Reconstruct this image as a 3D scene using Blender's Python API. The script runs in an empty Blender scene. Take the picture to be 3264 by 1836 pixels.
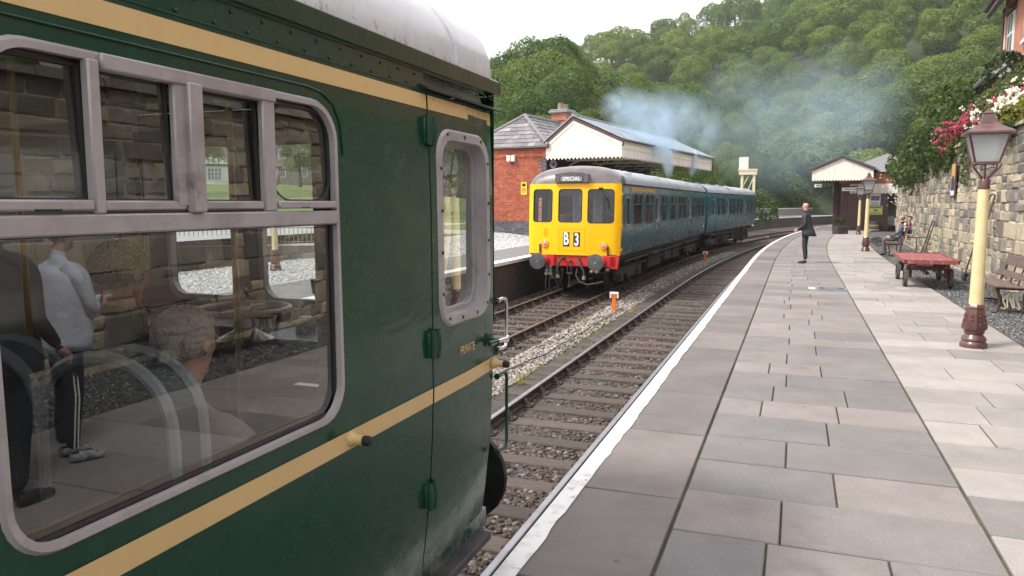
import bpy, bmesh, math, random
import numpy as np
from mathutils import Vector, Matrix, geometry as mgeo

random.seed(7)
C = bpy.context.scene.collection
SC = bpy.context.scene
PI = math.pi

# ---------------------------------------------------------------- camera, sky, sun, exposure
FPX = 2430.0
CAMZ = 1.75
PITCH = math.atan(270 / FPX)
cam_data = bpy.data.cameras.new('camera')
cam = bpy.data.objects.new('camera', cam_data)
C.objects.link(cam)
cam_data.sensor_width = 36.0
cam_data.lens = 36.0 * FPX / 3264.0
cam_data.clip_start = 0.05
cam_data.clip_end = 6000
cam.location = (0, 0, CAMZ)
cam.rotation_euler = (PI / 2 - PITCH, 0, 0)
SC.camera = cam

SUN_DIR = Vector((-0.74, -0.26, 0.98)).normalized()      # towards the sun
SUN_EL = math.asin(SUN_DIR.z)
SUN_AZ = math.atan2(SUN_DIR.x, SUN_DIR.y)                # clockwise from +Y
world = bpy.data.worlds.new('World')
SC.world = world
world.use_nodes = True
wn = world.node_tree
bg = wn.nodes['Background']
sky = wn.nodes.new('ShaderNodeTexSky')
sky.sky_type = 'NISHITA'
sky.sun_disc = False
sky.sun_elevation = SUN_EL
sky.sun_rotation = SUN_AZ
sky.dust_density = 3.0
cloudmix = wn.nodes.new('ShaderNodeMixRGB')
cloudmix.inputs[2].default_value = (11.0, 10.7, 10.9, 1)     # a thin bright overcast over the blue
cn = wn.nodes.new('ShaderNodeTexNoise')
cn.inputs['Scale'].default_value = 2.2
cn.inputs['Detail'].default_value = 5
cr = wn.nodes.new('ShaderNodeMapRange')
cr.inputs['From Min'].default_value = 0.3
cr.inputs['From Max'].default_value = 0.7
cr.inputs['To Min'].default_value = 0.72
cr.inputs['To Max'].default_value = 0.97
wn.links.new(cn.outputs['Fac'], cr.inputs['Value'])
wn.links.new(cr.outputs[0], cloudmix.inputs[0])
wn.links.new(sky.outputs[0], cloudmix.inputs[1])
wn.links.new(cloudmix.outputs[0], bg.inputs[0])
bg.inputs[1].default_value = 0.082

sun_data = bpy.data.lights.new('sun', 'SUN')
sun_data.energy = 2.3
sun_data.angle = math.radians(10)
sun_data.color = (1.0, 0.95, 0.88)
sun = bpy.data.objects.new('sun', sun_data)
C.objects.link(sun)
sun.rotation_euler = SUN_DIR.to_track_quat('Z', 'Y').to_euler()
sun.location = (-30, -10, 40)

SC.view_settings.view_transform = 'Standard'
SC.view_settings.look = 'None'
SC.view_settings.exposure = 1.08
SC.view_settings.gamma = 1
SC.view_settings.use_curve_mapping = False
SC.render.engine = 'CYCLES'
SC.cycles.use_denoising = True
SC.cycles.max_bounces = 8
SC.cycles.transparent_max_bounces = 12
SC.cycles.volume_bounces = 2
SC.cycles.volume_step_rate = 1.0
SC.cycles.volume_max_steps = 64

# ---------------------------------------------------------------- helpers: objects
def link(name, data, parent=None, loc=None, rz=None):
    o = bpy.data.objects.new(name, data)
    C.objects.link(o)
    if parent is not None:
        o.parent = parent
    if loc is not None:
        o.location = loc
    if rz is not None:
        o.rotation_euler = (0, 0, rz)
    return o

def tag(o, label=None, cat=None, group=None, kind=None):
    if label: o['label'] = label
    if cat: o['category'] = cat
    if group: o['group'] = group
    if kind: o['kind'] = kind
    return o

def thing(name, label, cat, loc=(0, 0, 0), rz=0.0, group=None):
    o = link(name, None, None, loc, rz)
    o.empty_display_size = 0.2
    return tag(o, label, cat, group)

def dup(root, loc, rz, label=None):
    r = root.copy(); C.objects.link(r); r.location = loc; r.rotation_euler = (0, 0, rz)
    if label: r['label'] = label
    for ch in list(root.children):
        c = ch.copy(); C.objects.link(c); c.parent = r
        for g in list(ch.children):
            d = g.copy(); C.objects.link(d); d.parent = c
    return r

class MB:
    """collects pieces of ONE mesh: vertices, faces, material index, a random value per piece"""
    def __init__(self):
        self.v = []; self.f = []; self.m = []; self.p = []
        self.M = None; self.mat = 0; self.pv = 0.5
    def add(self, vs, fs, mat=None):
        o = len(self.v)
        if self.M is not None:
            vs = [tuple(self.M @ Vector(q)) for q in vs]
        self.v.extend(vs)
        k = self.mat if mat is None else mat
        for f in fs:
            self.f.append(tuple(i + o for i in f)); self.m.append(k); self.p.append(self.pv)
        return self
    def hexa(self, c, mat=None):
        """8 corners: bottom ring 0-3 counter-clockwise, top ring 4-7"""
        return self.add(c, [(3, 2, 1, 0), (4, 5, 6, 7), (0, 1, 5, 4), (1, 2, 6, 5), (2, 3, 7, 6), (3, 0, 4, 7)], mat)
    def box(self, x0, x1, y0, y1, z0, z1, mat=None, ch=0.0):
        if ch <= 0:
            return self.hexa([(x0, y0, z0), (x1, y0, z0), (x1, y1, z0), (x0, y1, z0), (x0, y0, z1), (x1, y0, z1), (x1, y1, z1), (x0, y1, z1)], mat)
        ch = min(ch, abs(x1 - x0) * .45, abs(y1 - y0) * .45, abs(z1 - z0) * .45)
        X = (x0, x1); Y = (y0, y1); Z = (z0, z1); vs = []; idx = {}
        for i in (0, 1):
            for j in (0, 1):
                for k in (0, 1):
                    x, y, z = X[i], Y[j], Z[k]
                    sx, sy, sz = (ch if i == 0 else -ch), (ch if j == 0 else -ch), (ch if k == 0 else -ch)
                    idx[i, j, k] = len(vs)
                    vs += [(x, y + sy, z + sz), (x + sx, y, z + sz), (x + sx, y + sy, z)]
        g = lambda i, j, k, a: idx[i, j, k] + a
        fs = []
        for i in (0, 1):
            q = [g(i, 0, 0, 0), g(i, 1, 0, 0), g(i, 1, 1, 0), g(i, 0, 1, 0)]; fs.append(q if i else q[::-1])
            q = [g(0, i, 0, 1), g(0, i, 1, 1), g(1, i, 1, 1), g(1, i, 0, 1)]; fs.append(q if i else q[::-1])
            q = [g(0, 0, i, 2), g(1, 0, i, 2), g(1, 1, i, 2), g(0, 1, i, 2)]; fs.append(q if i else q[::-1])
        for i in (0, 1):
            for j in (0, 1):
                s = (i == j)
                q = [g(i, j, 0, 0), g(i, j, 1, 0), g(i, j, 1, 1), g(i, j, 0, 1)]; fs.append(q[::-1] if s else q)
                q = [g(0, i, j, 1), g(1, i, j, 1), g(1, i, j, 2), g(0, i, j, 2)]; fs.append(q[::-1] if s else q)
                q = [g(i, 0, j, 0), g(i, 1, j, 0), g(i, 1, j, 2), g(i, 0, j, 2)]; fs.append(q if s else q[::-1])
                for k in (0, 1):
                    q = [g(i, j, k, 0), g(i, j, k, 1), g(i, j, k, 2)]; fs.append(q if (i + j + k) % 2 == 1 else q[::-1])
        return self.add(vs, fs, mat)
    def tube(self, pts, r, n=8, mat=None, cap=True, closed=False):
        P = [Vector(p) for p in pts]; L = len(P)
        R = r if isinstance(r, (list, tuple)) else [r] * L
        T = []
        for i in range(L):
            if closed: t = P[(i + 1) % L] - P[i - 1]
            else: t = P[min(i + 1, L - 1)] - P[max(i - 1, 0)]
            T.append(t.normalized() if t.length > 1e-9 else Vector((0, 0, 1)))
        up = Vector((0, 0, 1)) if abs(T[0].z) < .9 else Vector((1, 0, 0))
        A = T[0].cross(up).normalized(); vs = []
        for i in range(L):
            A = (A - T[i] * A.dot(T[i])).normalized(); B = T[i].cross(A)
            for k in range(n):
                a = 2 * PI * k / n
                vs.append(tuple(P[i] + (A * math.cos(a) + B * math.sin(a)) * R[i]))
        fs = []
        for i in range(L if closed else L - 1):
            j = (i + 1) % L
            for k in range(n):
                q = (k + 1) % n
                fs.append((i * n + k, i * n + q, j * n + q, j * n + k))
        if cap and not closed:
            fs.append(tuple(range(n))[::-1]); fs.append(tuple(range((L - 1) * n, L * n)))
        return self.add(vs, fs, mat)
    def lathe(self, prof, n=16, c=(0, 0, 0), axis='z', mat=None, cap=True):
        vs = []; fs = []
        for r, z in prof:
            for k in range(n):
                a = 2 * PI * k / n
                p = (r * math.cos(a), r * math.sin(a), z)
                if axis == 'x': p = (p[2], p[0], p[1])
                elif axis == 'y': p = (p[1], p[2], p[0])
                vs.append((p[0] + c[0], p[1] + c[1], p[2] + c[2]))
        for i in range(len(prof) - 1):
            for k in range(n):
                q = (k + 1) % n
                fs.append((i * n + k, i * n + q, (i + 1) * n + q, (i + 1) * n + k))
        if cap:
            fs.append(tuple(range(n))[::-1]); fs.append(tuple(range((len(prof) - 1) * n, len(prof) * n)))
        return self.add(vs, fs, mat)
    def poly(self, pts, d, mat=None):
        """polygon given in 3-D, extruded by vector d"""
        n = len(pts); d = Vector(d)
        vs = [tuple(p) for p in pts] + [tuple(Vector(p) + d) for p in pts]
        fs = [tuple(range(n))[::-1], tuple(range(n, 2 * n))]
        fs += [(i, (i + 1) % n, n + (i + 1) % n, n + i) for i in range(n)]
        return self.add(vs, fs, mat)
    def grid(self, rows, mat=None, flip=False):
        n = len(rows[0]); vs = [tuple(p) for r in rows for p in r]; fs = []
        for i in range(len(rows) - 1):
            for k in range(n - 1):
                q = (i * n + k, i * n + k + 1, (i + 1) * n + k + 1, (i + 1) * n + k)
                fs.append(q[::-1] if flip else q)
        return self.add(vs, fs, mat)
    def ball(self, c, r, n=10, m=6, mat=None, sc=(1, 1, 1)):
        prof = []
        for i in range(m + 1):
            a = -PI / 2 + PI * i / m
            prof.append((max(1e-4, r * math.cos(a)), r * math.sin(a)))
        vs = []; fs = []
        for rr, z in prof:
            for k in range(n):
                a = 2 * PI * k / n
                vs.append((c[0] + rr * math.cos(a) * sc[0], c[1] + rr * math.sin(a) * sc[1], c[2] + z * sc[2]))
        for i in range(m):
            for k in range(n):
                q = (k + 1) % n
                fs.append((i * n + k, i * n + q, (i + 1) * n + q, (i + 1) * n + k))
        return self.add(vs, fs, mat)
    def mesh(self, name, mats, smooth=None):
        me = bpy.data.meshes.new(name)
        me.from_pydata(self.v, [], self.f)
        for mm in (mats if isinstance(mats, (list, tuple)) else [mats]):
            me.materials.append(mm)
        if max(self.m, default=0) > 0:
            me.polygons.foreach_set('material_index', self.m)
        at = me.attributes.new('pv', 'FLOAT', 'FACE')
        at.data.foreach_set('value', self.p)
        if smooth:
            me.polygons.foreach_set('use_smooth', [True] * len(self.f))
            me.set_sharp_from_angle(angle=math.radians(smooth))
        me.update()
        return me
    def build(self, name, mats, parent=None, smooth=None, loc=None, rz=None):
        return link(name, self.mesh(name, mats, smooth), parent, loc, rz)

def nmesh(name, V, F, mats, pv=None, mi=None, smooth=False):
    """fast mesh from numpy arrays, all faces of one size"""
    me = bpy.data.meshes.new(name)
    V = np.asarray(V, dtype=np.float32); F = np.asarray(F, dtype=np.int32)
    k = F.shape[1]
    me.vertices.add(len(V)); me.vertices.foreach_set('co', V.ravel())
    me.loops.add(F.size); me.loops.foreach_set('vertex_index', F.ravel())
    me.polygons.add(len(F)); me.polygons.foreach_set('loop_start', np.arange(0, F.size, k, dtype=np.int32))
    for mm in (mats if isinstance(mats, (list, tuple)) else [mats]):
        me.materials.append(mm)
    if mi is not None: me.polygons.foreach_set('material_index', np.asarray(mi, dtype=np.int32))
    if pv is not None:
        at = me.attributes.new('pv', 'FLOAT', 'FACE'); at.data.foreach_set('value', np.asarray(pv, dtype=np.float32))
    if smooth: me.polygons.foreach_set('use_smooth', np.ones(len(F), dtype=bool))
    me.update(calc_edges=True)
    return me

def rrect(u0, u1, v0, v1, r, n=5):
    """rounded rectangle outline, counter-clockwise"""
    out = []
    for cx, cy, a0 in ((u1 - r, v0 + r, -90), (u1 - r, v1 - r, 0), (u0 + r, v1 - r, 90), (u0 + r, v0 + r, 180)):
        for i in range(n + 1):
            a = math.radians(a0 + 90 * i / n)
            out.append((cx + r * math.cos(a), cy + r * math.sin(a)))
    return out

def inside(p, poly):
    x, y = p; c = False; j = len(poly) - 1
    for i in range(len(poly)):
        xi, yi = poly[i]; xj, yj = poly[j]
        if (yi > y) != (yj > y) and x < (xj - xi) * (y - yi) / (yj - yi) + xi: c = not c
        j = i
    return c

def sheet(mb, u0, u1, v0, v1, holes, fn, mat=None, du=.3, dv=.12, flip=False, outline=None):
    """a sheet in (u,v) with holes cut out, mapped by fn(u,v) to 3-D"""
    pts = []; edges = []
    def loop(L):
        b = len(pts); pts.extend([Vector(q) for q in L])
        edges.extend([(b + i, b + (i + 1) % len(L)) for i in range(len(L))])
    nu = max(1, int((u1 - u0) / du)); nv = max(1, int((v1 - v0) / dv))
    if outline is None:
        ol = [(u0 + (u1 - u0) * i / nu, v0) for i in range(nu)] + [(u1, v0 + (v1 - v0) * i / nv) for i in range(nv)] + \
             [(u1 - (u1 - u0) * i / nu, v1) for i in range(nu)] + [(u0, v1 - (v1 - v0) * i / nv) for i in range(nv)]
    else: ol = outline
    loop(ol)
    for h in holes: loop(h)
    for i in range(1, nu):
        for j in range(1, nv):
            q = (u0 + (u1 - u0) * i / nu, v0 + (v1 - v0) * j / nv)
            if not inside(q, ol): continue
            if not any(inside(q, h) for h in holes): pts.append(Vector(q))
    vo, eo, fo, *_ = mgeo.delaunay_2d_cdt(pts, edges, [], 0, 1e-6)
    fs = []
    for f in fo:
        c = sum((vo[i] for i in f), Vector((0, 0))) / len(f)
        if not inside(c, ol) or any(inside(c, h) for h in holes): continue
        a = (vo[f[1]] - vo[f[0]]).cross(vo[f[2]] - vo[f[0]])
        if abs(a) < 1e-9: continue
        f = list(f) if a > 0 else list(f)[::-1]
        fs.append(f[::-1] if flip else f)
    mb.add([fn(v.x, v.y) for v in vo], fs, mat)

def ring(mb, outer, inner, fn_o, fn_i, fn_back=None, mat=None):
    """strip between two outlines of equal length; optional third loop for depth"""
    n = len(outer)
    vs = [fn_o(*q) for q in outer] + [fn_i(*q) for q in inner]
    fs = [(i, (i + 1) % n, n + (i + 1) % n, n + i) for i in range(n)]
    if fn_back:
        vs += [fn_back(*q) for q in inner]
        fs += [(n + i, n + (i + 1) % n, 2 * n + (i + 1) % n, 2 * n + i) for i in range(n)]
    mb.add(vs, fs, mat)

def textmesh(name, body, size, mat, extrude=.002, parent=None, M=None, bold=0.0, shear=0, sx=1.0):
    cu = bpy.data.curves.new(name, 'FONT')
    cu.body = body; cu.size = size; cu.extrude = extrude; cu.align_x = 'CENTER'; cu.align_y = 'CENTER'
    cu.offset = bold; cu.shear = shear; cu.resolution_u = 3
    t = bpy.data.objects.new(name, cu); C.objects.link(t)
    dg = bpy.context.evaluated_depsgraph_get()
    me = bpy.data.meshes.new_from_object(t.evaluated_get(dg))
    C.objects.unlink(t); bpy.data.objects.remove(t)
    me.materials.clear(); me.materials.append(mat)
    if sx != 1.0: me.transform(Matrix.Diagonal((sx, 1, 1, 1)))
    if M is not None: me.transform(M)
    return link(name, me, parent)

# ---------------------------------------------------------------- helpers: materials
class NT:
    def __init__(self, name):
        self.mat = bpy.data.materials.new(name); self.mat.use_nodes = True
        self.t = self.mat.node_tree; self.b = self.t.nodes['Principled BSDF']; self.out = self.t.nodes['Material Output']
    def n(self, kind, **kw):
        x = self.t.nodes.new(kind)
        for k, v in kw.items(): setattr(x, k, v)
        return x
    def l(self, a, b): self.t.links.new(a, b)
    def coord(self, which='Object', scale=(1, 1, 1)):
        mp = self.n('ShaderNodeMapping'); mp.inputs['Scale'].default_value = scale
        if which == 'Position':
            g = self.n('ShaderNodeNewGeometry'); self.l(g.outputs['Position'], mp.inputs[0])
        else:
            g = self.n('ShaderNodeTexCoord'); self.l(g.outputs[which], mp.inputs[0])
        return mp.outputs[0]
    def noise(self, co, scale, detail=4, rough=.55):
        x = self.n('ShaderNodeTexNoise'); x.inputs['Scale'].default_value = scale; x.inputs['Detail'].default_value = detail
        x.inputs['Roughness'].default_value = rough; self.l(co, x.inputs['Vector']); return x.outputs['Fac']
    def rng(self, v, a, b, c=0.0, d=1.0):
        x = self.n('ShaderNodeMapRange'); x.inputs[1].default_value = a; x.inputs[2].default_value = b
        x.inputs[3].default_value = c; x.inputs[4].default_value = d; self.l(v, x.inputs[0]); return x.outputs[0]
    def mix(self, fac, a, b, mode='MIX'):
        x = self.n('ShaderNodeMixRGB', blend_type=mode)
        for i, q in ((0, fac), (1, a), (2, b)):
            if hasattr(q, 'is_output') or hasattr(q, 'links'): self.l(q, x.inputs[i])
            elif i == 0: x.inputs[0].default_value = q
            else: x.inputs[i].default_value = (*q, 1)
        return x.outputs[0]
    def math(self, op, a, b=None):
        x = self.n('ShaderNodeMath', operation=op)
        for i, q in ((0, a), (1, b)):
            if q is None: continue
            if hasattr(q, 'links'): self.l(q, x.inputs[i])
            else: x.inputs[i].default_value = q
        return x.outputs[0]
    def rnd(self):
        """a random number per piece: its stored value plus the object's own"""
        a = self.n('ShaderNodeAttribute', attribute_name='pv'); o = self.n('ShaderNodeObjectInfo')
        return self.math('FRACT', self.math('ADD', a.outputs['Fac'], o.outputs['Random']))
    def ramp(self, fac, stops, interp='LINEAR'):
        x = self.n('ShaderNodeValToRGB'); cr = x.color_ramp; cr.interpolation = interp
        while len(cr.elements) < len(stops): cr.elements.new(.5)
        for e, (p, c) in zip(cr.elements, stops): e.position = p; e.color = (*c, 1)
        self.l(fac, x.inputs[0]); return x.outputs[0]
    def bump(self, h, strength=.3, dist=.01, base=None):
        x = self.n('ShaderNodeBump'); x.inputs['Strength'].default_value = strength; x.inputs['Distance'].default_value = dist
        self.l(h, x.inputs['Height'])
        if base is not None: self.l(base, x.inputs['Normal'])
        return x.outputs[0]

def mat(name, col, rough=.6, col2=None, scale=6, thr=(.42, .62), bump=0., bscale=60, bdist=.004, metal=0., coat=0., co='Object', stretch=(1, 1, 1), rv=0., spec=.5, dirt=None, dscale=3, dthr=(.55, .75)):
    """paint, stone, timber...: two tones by noise, optional dirt, piece-to-piece value change, fine relief"""
    t = NT(name); b = t.b
    c = t.coord(co, stretch)
    colour = col
    if col2 is not None:
        colour = t.mix(t.rng(t.noise(c, scale, 6, .6), *thr), col, col2)
    if dirt is not None:
        colour = t.mix(t.rng(t.noise(c, dscale, 8, .7), *dthr), colour, dirt)
    if rv:
        h = t.n('ShaderNodeHueSaturation'); v = t.rng(t.rnd(), 0, 1, 1 - rv, 1 + rv); t.l(v, h.inputs['Value'])
        if hasattr(colour, 'links'): t.l(colour, h.inputs['Color'])
        else: h.inputs['Color'].default_value = (*colour, 1)
        colour = h.outputs[0]
    if hasattr(colour, 'links'): t.l(colour, b.inputs['Base Color'])
    else: b.inputs['Base Color'].default_value = (*colour, 1)
    b.inputs['Roughness'].default_value = rough; b.inputs['Metallic'].default_value = metal
    b.inputs['Coat Weight'].default_value = coat; b.inputs['Coat Roughness'].default_value = .08
    b.inputs['Specular IOR Level'].default_value = spec
    if bump: t.l(t.bump(t.noise(c, bscale, 5, .6), bump, bdist), b.inputs['Normal'])
    return t.mat
# ---------------------------------------------------------------- materials
def slab_mat(name, stops, dirtc=(.10, .09, .075)):
    t = NT(name); c = t.coord('Position')
    base = t.ramp(t.rnd(), stops)
    fine = t.rng(t.noise(c, 90, 3, .7), .3, .7, .86, 1.12)
    blot = t.rng(t.noise(c, 2.3, 6, .65), .35, .7, .86, 1.1)
    h = t.n('ShaderNodeHueSaturation'); t.l(base, h.inputs['Color']); t.l(t.math('MULTIPLY', fine, blot), h.inputs['Value'])
    specks = t.rng(t.noise(c, 210, 2, .5), .66, .74)
    col = t.mix(t.math('MULTIPLY', specks, .45), h.outputs[0], (.62, .6, .57))
    st = t.rng(t.noise(c, .9, 8, .72), .58, .72)
    col = t.mix(t.math('MULTIPLY', st, .45), col, dirtc)
    vo = t.n('ShaderNodeTexVoronoi'); vo.inputs['Scale'].default_value = 2.6; t.l(c, vo.inputs['Vector'])          # trodden gum and drips
    gum = t.math('MULTIPLY', t.rng(vo.outputs['Distance'], .062, .045), t.rng(t.noise(c, 1.7, 2), .5, .55))
    col = t.mix(t.math('MULTIPLY', gum, .5), col, (.075, .07, .068))
    wet = t.rng(t.noise(c, .45, 5, .6), .46, .62)
    col = t.mix(t.math('MULTIPLY', wet, .22), col, dirtc)
    t.l(col, t.b.inputs['Base Color']); t.b.inputs['Roughness'].default_value = .82
    t.b.inputs['Specular IOR Level'].default_value = .3
    t.l(t.bump(t.noise(c, 120, 4, .7), .35, .003), t.b.inputs['Normal'])
    return t.mat
M_slab_dark = slab_mat('slab_dark', [(0, (.168, .163, .164)), (.3, (.195, .182, .179)), (.5, (.220, .197, .188)), (1, (.255, .223, .210))])
M_slab_light = slab_mat('slab_light', [(0, (.20, .187, .18)), (.10, (.27, .248, .234)), (.5, (.312, .284, .267)), (1, (.355, .325, .306))], (.2, .18, .15))
M_slab_edge = slab_mat('slab_edge', [(0, (.14, .124, .117)), (.5, (.172, .153, .144)), (1, (.21, .186, .173))], (.07, .063, .055))
M_whiteline = mat('white_line', (.72, .72, .71), .6, (.52, .50, .48), 9, (.48, .7), .3, 60, .003, co='Position', dirt=(.20, .18, .165), dscale=7, dthr=(.61, .70))
M_joint = mat('joint_fill', (.05, .045, .038), .95, (.085, .085, .04), 4, (.45, .6), .5, 90, co='Position')
M_ballast_bed = mat('ballast_bed', (.045, .038, .034), .95, (.09, .08, .07), 25, (.4, .6), 1.0, 35, .03, co='Position', dirt=(.05, .03, .02), dscale=1.2)
def stone_mat(name, stops, rough=.9, spec=.3):
    t = NT(name); c = t.coord('Position')
    col = t.ramp(t.rnd(), stops)
    h = t.n('ShaderNodeHueSaturation'); t.l(col, h.inputs['Color']); t.l(t.rng(t.noise(c, 55, 4, .7), .3, .7, .75, 1.2), h.inputs['Value'])
    t.l(h.outputs[0], t.b.inputs['Base Color']); t.b.inputs['Roughness'].default_value = rough; t.b.inputs['Specular IOR Level'].default_value = spec
    return t.mat
M_ballast = stone_mat('ballast_dark', [(0, (.036, .028, .025)), (.5, (.078, .058, .048)), (.85, (.125, .097, .082)), (1, (.23, .2, .18))])
M_ballast_pale = stone_mat('ballast_pale', [(0, (.12, .105, .09)), (.4, (.235, .205, .175)), (.8, (.33, .30, .265)), (1, (.48, .44, .40))])
M_gravel_grey = stone_mat('gravel_grey', [(0, (.07, .07, .075)), (.5, (.14, .14, .145)), (.9, (.22, .215, .21)), (1, (.4, .39, .37))])
M_gravel_white = stone_mat('gravel_white', [(0, (.30, .30, .305)), (.5, (.48, .475, .47)), (1, (.66, .65, .64))])
M_gravel_white_bed = mat('gravel_white_bed', (.34, .34, .34), .95, (.58, .57, .56), 16, (.4, .6), .9, 22, .03, co='Position')
M_gravel_grey_bed = mat('gravel_grey_bed', (.06, .06, .062), .95, (.13, .13, .13), 40, (.4, .6), .8, 60, .02, co='Position', dirt=(.06, .07, .03), dscale=1.5)
M_asphalt = mat('tarmac', (.16, .155, .152), .9, (.21, .2, .195), 3, (.4, .65), .35, 140, .004, co='Position')
M_road = mat('road', (.33, .335, .34), .85, (.4, .4, .4), 2, (.4, .65), .3, 120, .004, co='Position')
M_sleeper = mat('sleeper_wood', (.055, .039, .032), .85, (.098, .077, .066), 7, (.4, .65), .7, 30, .006, co='Object', stretch=(8, 1, 4), rv=.35, dirt=(.03, .022, .018), dscale=5)
M_rail_side = mat('rail_rust', (.07, .04, .027), .85, (.045, .03, .024), 12, (.4, .6), .3, 80, co='Position')
M_rail_top = mat('rail_polished', (.32, .32, .345), .34, (.22, .19, .175), 3, (.5, .75), 0, metal=.75, co='Position')
M_rail_top_rusty = mat('rail_worn', (.20, .135, .095), .5, (.13, .075, .05), 4, (.4, .65), 0, metal=.45, co='Position')
M_brick_plat = mat('platform_brick', (.05, .04, .038), .9, (.085, .06, .052), 6, (.4, .6), .5, 40, .006, co='Position', rv=.25)
M_mortar = mat('mortar', (.36, .335, .29), .95, (.46, .44, .40), 5, (.45, .65), .6, 60, .006, co='Position', dirt=(.13, .115, .09), dscale=2.2)
def wallstone_mat():
    t = NT('wall_stone'); c = t.coord('Position')
    col = t.ramp(t.rnd(), [(0, (.17, .152, .135)), (.2, (.25, .222, .185)), (.42, (.42, .36, .255)), (.62, (.52, .445, .305)), (.8, (.46, .395, .285)), (.92, (.28, .25, .215)), (1, (.20, .18, .165))])
    h = t.n('ShaderNodeHueSaturation'); t.l(col, h.inputs['Color'])
    t.l(t.math('MULTIPLY', t.rng(t.noise(c, 22, 6, .7), .3, .7, .78, 1.16), t.rng(t.noise(c, 4, 5, .7), .3, .7, .85, 1.1)), h.inputs['Value'])
    geo = t.n('ShaderNodeNewGeometry'); sp = t.n('ShaderNodeSeparateXYZ'); t.l(geo.outputs['Position'], sp.inputs[0])
    up = t.rng(t.math('ADD', sp.outputs[2], t.rng(t.noise(c, .8, 7, .7), .3, .7, -1.3, 1.3)), 1.9, 3.7)
    col = t.mix(t.math('MULTIPLY', up, .62), h.outputs[0], (.085, .08, .072))          # soot and lichen near the top
    lime = t.rng(t.noise(c, 2.4, 8, .75), .6, .68)
    col = t.mix(t.math('MULTIPLY', lime, .6), col, (.56, .54, .50))                    # lime bloom
    dark = t.rng(t.noise(c, 9, 8, .75), .62, .7)
    col = t.mix(t.math('MULTIPLY', dark, .55), col, (.05, .045, .04))
    t.l(col, t.b.inputs['Base Color']); t.b.inputs['Roughness'].default_value = .92; t.b.inputs['Specular IOR Level'].default_value = .2
    t.l(t.bump(t.noise(c, 26, 8, .7), .8, .02), t.b.inputs['Normal'])
    return t.mat
M_wallstone = wallstone_mat()
M_earth = mat('earth_green', (.030, .060, .018), .95, (.050, .085, .026), .15, (.4, .6), .8, 3, .1, co='Position')
M_hillfloor = mat('hill_floor', (.02, .032, .011), .95, (.03, .045, .016), .05, (.4, .6), .6, 1, .3, co='Position')
def leaf_mat(name, stops, trans=.48, gloss=.5, ow=.62):
    t = NT(name); t.t.nodes.remove(t.b)
    o = t.n('ShaderNodeObjectInfo'); a = t.n('ShaderNodeAttribute', attribute_name='pv'); c = t.coord('Position')
    f = t.math('ADD', t.math('MULTIPLY', o.outputs['Random'], ow), t.math('MULTIPLY', a.outputs['Fac'], 1 - ow))
    col = t.ramp(f, stops)
    h = t.n('ShaderNodeHueSaturation'); t.l(col, h.inputs['Color']); t.l(t.rng(t.noise(c, .55, 3, .6), .3, .7, .78, 1.22), h.inputs['Value'])
    d = t.n('ShaderNodeBsdfDiffuse'); tr = t.n('ShaderNodeBsdfTranslucent'); g = t.n('ShaderNodeBsdfGlossy'); g.inputs['Roughness'].default_value = .5
    g.inputs['Color'].default_value = (.5, .5, .5, 1)
    t.l(h.outputs[0], d.inputs[0]); t.l(h.outputs[0], tr.inputs[0])
    m1 = t.n('ShaderNodeMixShader'); m1.inputs[0].default_value = trans; t.l(d.outputs[0], m1.inputs[1]); t.l(tr.outputs[0], m1.inputs[2])
    m2 = t.n('ShaderNodeMixShader'); m2.inputs[0].default_value = .06 * gloss; t.l(m1.outputs[0], m2.inputs[1]); t.l(g.outputs[0], m2.inputs[2])
    t.l(m2.outputs[0], t.out.inputs[0])
    return t.mat
M_leaf = leaf_mat('leaf_broad', [(0, (.048, .098, .022)), (.35, (.088, .155, .028)), (.65, (.128, .195, .034)), (1, (.18, .225, .04))])
M_leaf_hill = leaf_mat('leaf_hill', [(0, (.060, .118, .028)), (.4, (.118, .19, .035)), (.7, (.17, .235, .04)), (1, (.23, .265, .046))])
M_leaf_wood = leaf_mat('leaf_wood', [(0, (.060, .118, .028)), (.4, (.118, .19, .035)), (.7, (.17, .235, .04)), (1, (.23, .265, .046))], ow=0)
M_needle_wood = leaf_mat('needles_wood', [(0, (.038, .068, .032)), (.6, (.06, .095, .04)), (1, (.095, .105, .055))], .2, ow=0)
M_needle = leaf_mat('needles', [(0, (.028, .055, .026)), (.6, (.045, .08, .033)), (1, (.075, .095, .04))], .2)
M_bush = leaf_mat('leaf_bush', [(0, (.035, .07, .018)), (.5, (.075, .12, .025)), (1, (.14, .18, .035))])
M_bush_dark = leaf_mat('leaf_shrub', [(0, (.03, .055, .018)), (.5, (.06, .095, .028)), (1, (.125, .15, .045))])
M_ivy = leaf_mat('leaf_ivy', [(0, (.04, .075, .02)), (.5, (.08, .12, .03)), (1, (.16, .19, .05))])
M_golden = leaf_mat('leaf_golden', [(0, (.2, .2, .03)), (1, (.34, .30, .05))])
M_bark = mat('bark', (.07, .055, .042), .95, (.11, .095, .075), 8, (.4, .6), .6, 20, .02)
M_fl_red = mat('petal_red', (.34, .025, .07), .7, (.45, .07, .13), 20, rv=.2)
M_fl_white = mat('petal_white', (.72, .70, .60), .7, (.6, .6, .45), 20, rv=.12)

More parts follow.
